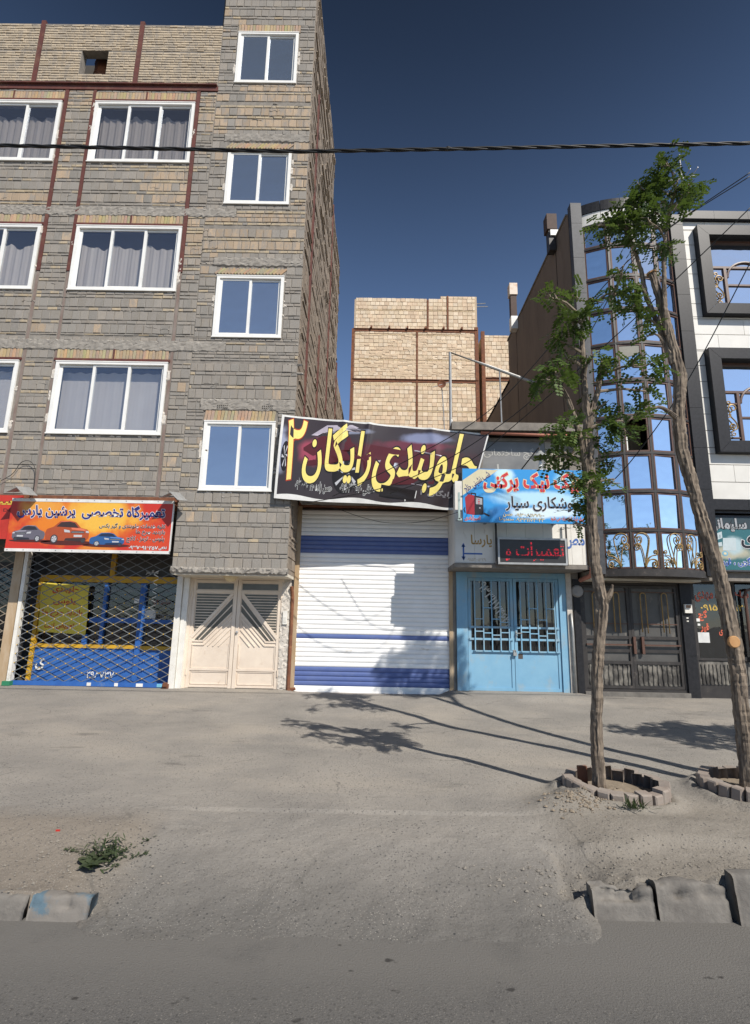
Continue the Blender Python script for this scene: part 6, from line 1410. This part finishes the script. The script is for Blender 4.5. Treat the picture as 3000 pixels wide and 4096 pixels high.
t1 = tree('street_tree', 'nearer straight locust tree in the brick ring before the blue door, with a sparse crown', (2.05, TY, G1),
    [([(2.045, TY, 0.16), (2.052, TY, 0.5), (2.057, TY, 0.85), (2.093, TY, 1.29), (2.138, TY, 1.62), (2.19, TY, 1.98), (2.138, TY, 2.33), (2.142, TY, 2.73), (2.154, TY, 3.12), (2.15, TY, 3.52), (2.178, TY + .05, 3.93), (2.165, TY + .05, 4.35), (2.2, TY + .1, 4.8), (2.21, TY + .1, 5.1)], [0.09, 0.075, 0.07, 0.068, 0.07, 0.078, 0.068, 0.064, 0.062, 0.062, 0.05, 0.042, 0.03, 0.018]),
     ([(2.15, TY, 3.1), (2.08, TY - 0.06, 3.36), (2.02, TY - 0.1, 3.68), (1.95, TY - 0.12, 3.93), (1.89, TY - 0.14, 4.09), (1.82, TY - 0.15, 4.19)], [0.05, 0.04, 0.036, 0.032, 0.03, 0.022]),
     ([(2.165, TY, 3.75), (2.24, TY + .04, 4.0), (2.32, TY + .06, 4.2), (2.36, TY + .08, 4.4), (2.41, TY + .1, 4.6)], [0.045, 0.038, 0.034, 0.03, 0.02]),
     ([(2.19, TY, 1.96), (2.26, TY - 0.03, 2.04), (2.285, TY - 0.04, 2.14)], [0.06, 0.035, 0.012]),
     ([(1.99, TY - .1, 3.72), (1.9, TY - .12, 3.76), (1.87, TY - .12, 3.80)], [0.02, 0.014, 0.012])],
    [(1.76, TY, 4.25, 0.15, 26), (1.66, TY, 4.33, 0.09, 8), (2.02, TY, 4.98, 0.14, 22), (1.92, TY, 4.78, 0.11, 12), (2.12, TY, 5.0, 0.10, 12), (1.98, TY, 4.6, 0.10, 9), (2.22, TY, 4.55, 0.12, 9), (2.45, TY, 4.5, 0.13, 14), (2.72, TY, 4.4, 0.17, 26), (2.84, TY, 4.2, 0.12, 12), (2.36, TY, 4.05, 0.17, 24), (2.48, TY, 3.8, 0.15, 20), (2.3, TY, 3.72, 0.14, 16),
     (1.83, TY, 3.68, 0.17, 34), (1.95, TY, 3.5, 0.13, 18), (1.74, TY, 3.45, 0.09, 8), (2.36, TY, 3.46, 0.13, 16), (2.25, TY, 3.2, 0.12, 10), (2.02, TY, 3.12, 0.15, 24), (1.9, TY, 3.2, 0.09, 9), (2.13, TY, 2.98, 0.11, 14), (2.36, TY, 3.2, 0.09, 6), (1.88, TY, 5.35, 0.09, 7), (1.74, TY, 5.2, 0.1, 7), (2.05, TY, 2.8, 0.08, 7)], 31, leaning=True)
TY2 = 5.45
T2L = [([(3.53, TY2, 0.1), (3.555, TY2, 0.84), (3.55, TY2, 1.54), (3.5, TY2, 2.15), (3.40, TY2, 2.66), (3.3, TY2, 3.19), (3.225, TY2, 3.6), (3.236, TY2, 4.03), (3.29, TY2, 4.45), (3.255, TY2, 4.77), (3.19, TY2, 5.13), (3.16, TY2, 5.4), (3.09, TY2, 5.72)], [0.115, 0.1, 0.1, 0.096, 0.09, 0.088, 0.086, 0.088, 0.09, 0.072, 0.066, 0.062, 0.056]),
     ([(3.24, TY2, 4.6), (3.17, TY2 + .05, 4.98), (3.05, TY2 + .08, 5.45), (3.01, TY2 + .08, 5.83), (2.93, TY2 + .06, 6.16), (2.84, TY2 + .05, 6.36)], [0.06, 0.044, 0.036, 0.032, 0.026, 0.018]),
     ([(3.2, TY2, 4.95), (3.16, TY2 - .06, 5.25), (3.19, TY2 - .08, 5.8), (3.23, TY2 - .08, 6.1), (3.33, TY2 - .08, 6.55), (3.45, TY2 - .08, 6.9)], [0.05, 0.038, 0.03, 0.026, 0.02, 0.012]),
     ([(3.24, TY2, 3.95), (3.0, TY2 - .1, 4.05), (2.75, TY2 - .2, 3.98), (2.55, TY2 - .2, 3.82)], [0.04, 0.026, 0.02, 0.01]),
     ([(3.06, TY2 + .05, 5.4), (2.93, TY2, 5.6), (2.8, TY2, 5.52), (2.6, TY2, 5.42), (2.35, TY2, 5.35), (2.1, TY2, 5.4), (1.9, TY2, 5.52)], [0.032, 0.026, 0.022, 0.016, 0.012, 0.008, 0.004])]
T2C = [(3.25, 5.45, 7.02, 0.17, 32), (3.12, 5.4, 6.9, 0.15, 26), (3.05, 5.4, 6.75, 0.17, 34), (2.88, 5.4, 6.56, 0.18, 36), (3.1, 5.4, 6.5, 0.18, 36), (2.7, 5.4, 6.42, 0.15, 26), (2.52, 5.4, 6.3, 0.13, 18), (2.8, 5.4, 6.3, 0.17, 30), (3.0, 5.4, 6.25, 0.17, 30), (2.84, 5.4, 6.08, 0.12, 14), (3.36, 5.4, 6.7, 0.15, 20), (3.48, 5.4, 6.62, 0.13, 14), (3.63, 5.4, 6.85, 0.12, 12), (3.58, 5.4, 6.7, 0.1, 8), (3.28, 5.4, 6.4, 0.13, 16), (3.24, 5.4, 6.15, 0.14, 16), (3.26, 5.4, 5.95, 0.11, 9), (3.34, 5.4, 6.05, 0.09, 6),
     (2.83, 5.4, 5.52, 0.17, 34), (2.83, 5.4, 5.3, 0.14, 20), (2.98, 5.4, 5.2, 0.12, 14), (2.65, 5.4, 5.65, 0.1, 9), (2.6, 5.4, 5.42, 0.1, 9), (2.4, 5.4, 5.32, 0.09, 7), (2.05, 5.4, 5.28, 0.11, 9), (3.0, 5.4, 5.0, 0.08, 6), (2.55, 5.3, 3.78, 0.12, 12), (2.75, 5.3, 3.95, 0.1, 7)]
t2 = tree('street_tree', 'taller leaning locust tree at the right edge, with a sawn trunk top and high crown', (3.55, TY2, 0.25), T2L, T2C, 57)
one('saw_cut', mCut, t2, lambda m: m.lathe([(0.0, -0.012), (0.05, -0.012), (0.058, -0.004), (0.058, 0.02), (0.0, 0.02)], (3.49, TY2 - 0.098, 1.62), 16, 'y'))
one('saw_cut', mCut, t2, lambda m: m.tube([(3.088, TY2, 5.722), (3.083, TY2, 5.74)], [0.056, 0.054], 12))
def copy_tree(o, dx, dy, label):
    c = o.copy(); COL.objects.link(c); c.location = (o.location.x + dx, o.location.y + dy, o.location.z); c['label'] = label
    for ch in o.children:
        k = ch.copy(); COL.objects.link(k); k.parent = c; k.matrix_parent_inverse = ch.matrix_parent_inverse.copy()
    return c
tree('street_tree', 'third and tallest locust tree beyond the right edge, shading the roller shutter', (4.25, 5.25, 0.25),
     [([(4.2, 5.25, 0.1), (4.22, 5.25, 1.5), (4.3, 5.3, 2.8), (4.55, 5.3, 4.2), (4.75, 5.3, 5.6), (4.9, 5.3, 7.0), (5.0, 5.3, 8.2)], [0.13, 0.11, 0.1, 0.09, 0.08, 0.06, 0.03]), ([(4.75, 5.3, 5.6), (5.2, 5.3, 6.6), (5.6, 5.3, 7.6)], [0.07, 0.05, 0.02])],
     [(4.68 + 0.2 * (i % 6), 5.2 + 0.1 * (i % 3), 6.9 + 0.42 * (i // 6) + 0.15 * (i % 2), 0.2, 34) for i in range(22)], 71)
tree('street_tree', 'fourth locust tree beyond the right edge whose broad crown shades the pavement by the gate', (7.3, 5.0, 0.25),
     [([(7.3, 5.0, 0.1), (7.28, 5.0, 1.6), (7.2, 5.0, 2.6), (6.9, 5.0, 3.4), (6.7, 5.0, 4.0)], [0.12, 0.1, 0.08, 0.05, 0.03]), ([(7.2, 5.0, 2.6), (7.8, 5.1, 3.4), (8.4, 5.1, 4.2)], [0.07, 0.05, 0.02])],
     [(6.35 + 0.36 * (i % 8), 4.9 + 0.12 * (i % 4), 2.75 + 0.4 * (i // 8) + 0.12 * (i % 3), 0.3, 60) for i in range(40)], 73)

# brick tree rings
def ring(cx, cy, rad, label, seed):
    t = thing('tree_ring', label, 'tree ring', (cx, cy, 0.25), 'brick tree rings'); rn = random.Random(seed)
    n = int(2 * math.pi * rad / 0.108); proto = None
    mb = MB(); mb.brick(-0.05, 0.05, -0.11, 0.11, -0.05, 0.1, (0.3, 0.3, 0.3), rn, 0.012, 0.004)
    for i in range(n):
        a = 2 * math.pi * i / n
        x, y = cx + rad * math.cos(a), cy + rad * math.sin(a)
        if proto is None: o = mb.build('brick', mPaver, t, col=True)
        else: o = proto.copy(); COL.objects.link(o)
        proto = proto or o
        o.location = (x + rn.uniform(-.008, .008), y + rn.uniform(-.008, .008), 0.272 + rn.uniform(-0.02, 0.015)); o.rotation_euler = (rn.uniform(-.12, .12), rn.uniform(-.1, .1), a + math.pi / 2 + rn.uniform(-.14, .14))
        o.scale = (rn.uniform(0.93, 1.02), 1, rn.uniform(0.95, 1.05))
    sm = MB(); k = 22
    for j in range(8):
        for i in range(k): r_ = (rad - 0.03) * j / 7; a = 2 * math.pi * i / k; sm.v.append((cx + r_ * math.cos(a), cy + r_ * math.sin(a), 0.262 + 0.02 * rn.random() + (0.03 if j < 2 else 0))); sm.c.append((0, 0, 0))
    sm.f = [(j * k + i, j * k + (i + 1) % k, (j + 1) * k + (i + 1) % k, (j + 1) * k + i) for j in range(7) for i in range(k)]
    sm.build('soil', mSoil, t, smooth=True)
ring(2.2, 5.27, 0.40, 'dusty brick ring round the foot of the nearer straight tree', 3)
ring(3.58, 5.38, 0.44, 'dark brick ring round the foot of the leaning tree, cut by the right edge', 4)
st = one('wooden_stake', mRust, None, lambda m: m.box(1.91, 1.99, 5.36, 5.4, 0.2, 0.46)); tag(st, 'short dark brown stake standing in the brick ring just left of the straight tree', 'stake')

# ================================================================== kerb blocks
def kerb(x0, x1, h, label, seed, mat=mKerb, y0=3.655, broken=0.03):
    """cast kerb block with a weathered top edge: fine grid over face and top, chipped by smooth noise"""
    nx = max(8, int((x1 - x0) / 0.02)); prof = [(0.04 * k / 10, -0.05 + (h + 0.03) * k / 10) for k in range(11)] + [(0.046, h - 0.006), (0.058, h), (0.075, h + 0.002), (0.095, h + 0.003), (0.115, h + 0.003), (0.13, h), (0.13, -0.05)]
    mb = MB(); k = len(prof)
    for i in range(nx + 1):
        x = x0 + (x1 - x0) * i / nx
        for j, (dy, z) in enumerate(prof):
            a = np.array([x]); q = np.array([dy + z])
            chip = broken * max(0.0, float(vnoise(a, q, 0.09, 40 + seed)[0]) + 0.15 + 0.5 * float(vnoise(a, q, 0.03, 60 + seed)[0])) if j > 7 and j < k - 1 else 0.0
            e = 0.006 * float(vnoise(a, q, 0.04, 80 + seed)[0]); inset = 0.005 if i in (0, nx) and j < k - 1 else 0
            mb.v.append((x, y0 + dy + chip * (1 if j < 13 else 0.3) + e + inset, z - chip * 0.8 - inset)); mb.c.append((0, 0, 0))
    mb.f = [(i * k + j, (i + 1) * k + j, (i + 1) * k + j + 1, i * k + j + 1) for i in range(nx) for j in range(k - 1)] + [tuple(range(k))[::-1], tuple(range(nx * k, nx * k + k))]
    return tag(mb.build('kerb_block', mat, None, smooth=True), label, 'kerb block', 'concrete kerb blocks along the road')
kerb(1.36, 1.735, 0.17, 'worn low kerb block at the right end of the crossing, half buried in rubble', 1, broken=0.1)
kerb(1.755, 2.19, 0.20, 'chipped grey kerb block between the half-buried one and the taller clean one', 2, broken=0.09)
kerb(2.22, 2.75, 0.265, 'taller clean-edged grey kerb block at the right edge of the picture', 3, y0=3.62, broken=0.008)
kerb(2.77, 3.3, 0.25, 'kerb block just beyond the right edge of the picture', 5)
kerb(-2.02, -1.66, 0.118, 'kerb block with flaking blue paint beside the weed', 6, mKerbB, 3.50, 0.04)
kerb(-2.60, -2.04, 0.122, 'stained grey kerb block at the left edge, left of the blue-painted one', 7, mKerb, 3.50, 0.03)
kerb(-3.2, -2.62, 0.125, 'kerb block beyond the left edge of the picture', 8, mKerb, 3.50, 0.03)

# weed, stones, rubble
wd = thing('weed', 'dusty green weed with broad leaves growing behind the blue-painted kerb', 'weed', (-1.82, 3.93, 0.15)); rw = random.Random(8)
def blade(m, p, d, L, w_, droop):
    p = Vector(p); d = Vector(d).normalized(); s = d.cross(Vector((0, 0, 1))).normalized(); pr = []
    for i in range(5):
        t = i / 4; c = p + d * (L * t) - Vector((0, 0, droop * t * t)); ww = w_ * math.sin(math.pi * (0.12 + 0.85 * t)); pr.append((c - s * ww, c + Vector((0, 0, -0.15 * ww)), c + s * ww))
    m.add([q for r_ in pr for q in r_], [(i * 3 + j, i * 3 + j + 1, i * 3 + 4 + j, i * 3 + 3 + j) for i in range(4) for j in range(2)])
def weedf(m):
    for i in range(16): a = rw.uniform(0, 6.28); blade(m, (-1.85 + rw.uniform(-.05, .05), 3.86 + rw.uniform(-.05, .05), 0.16), (math.cos(a), math.sin(a), rw.uniform(0.25, 0.8)), rw.uniform(0.09, 0.16), rw.uniform(0.016, 0.03), 0.05)
one('broad_leaves', mWeed, wd, weedf, smooth=True)
def weedg(m):
    for i in range(220):
        x, y = -1.80 + rw.gauss(0, 0.06), 3.99 + rw.gauss(0, 0.07); a = rw.uniform(0, 6.28)
        blade(m, (x, y, float(ground_z([x], [y])[0]) + rw.uniform(0, 0.07)), (math.cos(a), math.sin(a), rw.uniform(0.1, 1.2)), rw.uniform(0.025, 0.06), rw.uniform(0.004, 0.009), 0.01)
    for sx, sy in ((0.26, 0.12), (0.2, 0.3), (-0.3, 0.06)):
        for i in range(40):
            t = rw.random(); x, y = -1.8 + sx * t + rw.gauss(0, 0.012), 3.97 + sy * t + rw.gauss(0, 0.012); a = rw.uniform(0, 6.28)
            blade(m, (x, y, float(ground_z([x], [y])[0]) + 0.008), (math.cos(a), math.sin(a), rw.uniform(0.2, 0.8)), rw.uniform(0.015, 0.035), 0.006, 0.004)
one('small_leaves', mWeed, wd, weedg)
wd2 = one('dry_weed', mWeed, None, lambda m: [blade(m, (2.12 + rw.gauss(0, 0.05), 4.72 + rw.gauss(0, 0.02), float(ground_z([2.12], [4.72])[0])), (rw.uniform(-1, 1), rw.uniform(-1, .4), rw.uniform(0.5, 2)), rw.uniform(0.04, 0.13), 0.005, 0.02) for _ in range(70)] and None)
tag(wd2, 'tiny dry weed in front of the nearer brick tree ring', 'weed')
def stones(n, fn_, smin, smax, name, mat, seed):
    rn = random.Random(seed); mb = MB(); P_ = [fn_(rn) for _ in range(n)]
    Z_ = ground_z([p[0] for p in P_], [p[1] for p in P_])
    for (x, y), z in zip(P_, Z_):
        s = smin + (smax - smin) * rn.random() ** 3; a = rn.uniform(0, 6.28); vs = []
        for u, v, w_ in ((1, 0, 0), (0.3, 0.9, 0), (-0.8, 0.6, 0), (-0.7, -0.7, 0), (0.4, -0.9, 0), (0.1, 0.1, 0.75), (-0.2, -0.1, -0.5)):
            q = [k * rn.uniform(0.75, 1.2) for k in (u, v, w_)]
            vs.append((x + s * (q[0] * math.cos(a) - q[1] * math.sin(a)), y + s * (q[0] * math.sin(a) + q[1] * math.cos(a)), z + s * 0.25 + s * q[2]))
        mb.add(vs, [(0, 1, 5), (1, 2, 5), (2, 3, 5), (3, 4, 5), (4, 0, 5), (1, 0, 6), (2, 1, 6), (3, 2, 6), (4, 3, 6), (0, 4, 6)])
    return mb.build(name, mat, None, kind='stuff')
mSt = M('grey pebble', (0.2, 0.18, 0.155), (0.1, 0.095, 0.09), 0.9, 30)
mSt2 = M('dusty rubble', (0.25, 0.225, 0.19), (0.17, 0.152, 0.13), 0.95, 20, bmp=0.6)
stones(2600, lambda r: (r.uniform(-3, 3.6), 3.0 + 3.4 * r.random() ** 1.5), 0.002, 0.008, 'gravel', mSt, 1)
stones(1400, lambda r: (r.uniform(-5, 5), r.uniform(4, 10)), 0.002, 0.009, 'gravel', mSt, 2)
stones(260, lambda r: (1.3 + r.gauss(0, 0.3), 3.9 + r.gauss(0, 0.12)), 0.003, 0.018, 'rubble', mSt2, 3)
stones(260, lambda r: (2.2 + r.gauss(0, 0.45), 4.0 + r.gauss(0, 0.1)), 0.003, 0.014, 'rubble', mSt2, 4)
stones(380, lambda r: (-1.95 + r.gauss(0, 0.3), 3.92 + r.gauss(0, 0.2)), 0.003, 0.014, 'rubble', mSt2, 5)
stones(260, lambda r: (1.7 + r.gauss(0, 0.14), 4.85 + r.gauss(0, 0.1)), 0.005, 0.022, 'rubble', mSoil, 6)
stones(90, lambda r: (-0.75 + r.gauss(0, 0.2), 3.7 + r.gauss(0, 0.2)), 0.002, 0.01, 'rubble', mSt, 7)
rp = one('red_scrap', plain('red plastic', (0.5, 0.03, 0.02), 0.5), None, lambda m: m.box(-2.30, -2.272, 4.24, 4.25, float(ground_z([-2.29], [4.25])[0]) , float(ground_z([-2.29], [4.25])[0]) + 0.01)); tag(rp, 'tiny red plastic scrap lying on the dirt near the weed', 'litter')

# ================================================================== cables
def cable(name, pts, r, label, sag=0.0, twist=0):
    mb = MB(); P_ = []
    for a, b in zip(pts, pts[1:]):
        a, b = Vector(a), Vector(b)
        for i in range(40): t = i / 40; P_.append(a.lerp(b, t) - Vector((0, 0, sag * 4 * t * (1 - t))))
    P_.append(Vector(pts[-1]))
    if twist:
        pts2, rs2 = resample(P_, [r] * len(P_), 0.02)
        for k in range(3):
            mb.tube([p + Vector((0, math.cos(i * 0.16 + k * 2.094), math.sin(i * 0.16 + k * 2.094))) * r * 1.05 for i, p in enumerate(pts2)], r, 6)
    else: mb.tube(P_, r, 6)
    o = mb.build(name, mCable, None, smooth=True); tag(o, label, 'cable'); return o
cable('overhead_cable', [(-9, 5.0, 6.93), (-0.95, 5.0, 6.86), (0.7, 5.0, 6.92), (9, 5.0, 7.24)], 0.0105, 'thick twisted black cable crossing the whole street high in the picture', 0.0, 1)
one('cable_knot', mCable, None, lambda m: m.tube([(0.66, 5.0, 6.915), (0.7, 5.0, 6.925), (0.74, 5.0, 6.92)], [0.016, 0.026, 0.016], 8)).parent = bpy.data.objects['overhead_cable']
def wire(P_, r, label, group='thin service wires over the low shop'):
    P_ = [Vector(p) for p in P_]; out = []
    for i in range(len(P_) - 1):                                   # smooth hanging curve through the fixing points
        p0, p1, p2, p3 = P_[max(i - 1, 0)], P_[i], P_[i + 1], P_[min(i + 2, len(P_) - 1)]
        for k in range(16):
            t = k / 16; out.append(0.5 * ((2 * p1) + (p2 - p0) * t + (2 * p0 - 5 * p1 + 4 * p2 - p3) * t * t + (3 * p1 - p0 - 3 * p2 + p3) * t ** 3))
    out.append(P_[-1]); mb = MB(); mb.tube(out, r, 6); tag(mb.build('service_wire', mCable, None, smooth=True), label, 'wire', group)
wire([(4.99, 6.2, 7.85), (3.79, 6.93, 7.19), (2.86, 7.49, 6.25), (1.78, 8.14, 5.15), (0.57, 8.87, 4.55), (-0.87, 9.75, 4.04)], 0.007, 'highest thin black service wire slanting down from the right edge to the banner')
wire([(4.98, 6.2, 7.79), (3.75, 6.88, 7.1), (2.9, 7.35, 5.72), (1.88, 7.92, 4.8), (0.35, 8.76, 4.07), (-1.43, 9.75, 3.89)], 0.007, 'thin black service wire running just below the highest one across the banner')
wire([(4.92, 6.2, 7.29), (3.99, 6.89, 6.43), (3.3, 7.4, 5.83), (2.2, 8.22, 4.93), (1.43, 8.79, 4.41), (0.21, 9.7, 4.1)], 0.007, 'middle thin black service wire slanting down across the end of the banner')
wire([(4.82, 6.2, 6.46), (4.36, 6.6, 5.42), (4.02, 6.9, 4.75), (3.57, 7.3, 4.04), (3.24, 7.6, 3.65)], 0.007, 'steepest thin black service wire dropping from the right edge behind the straight trunk')
wire([(-1.467, 10.0, 3.966), (-0.904, 10.2, 3.92), (-0.315, 10.3, 3.751), (0.229, 10.3, 3.651), (0.908, 10.2, 3.679), (1.521, 9.6, 3.765)], 0.005, 'thin pale string sagging across the top of the roller shutter', 'strings') 
wire([(-7.334, 9.95, 4.269), (-7.115, 9.95, 4.423), (-6.965, 9.93, 4.647), (-6.799, 9.93, 4.675), (-6.692, 9.95, 4.532), (-6.661, 9.95, 4.256), (-6.659, 9.95, 3.983)], 0.006, 'black wire loop on the brick wall above the red sign edge', 'wires on the brick wall')
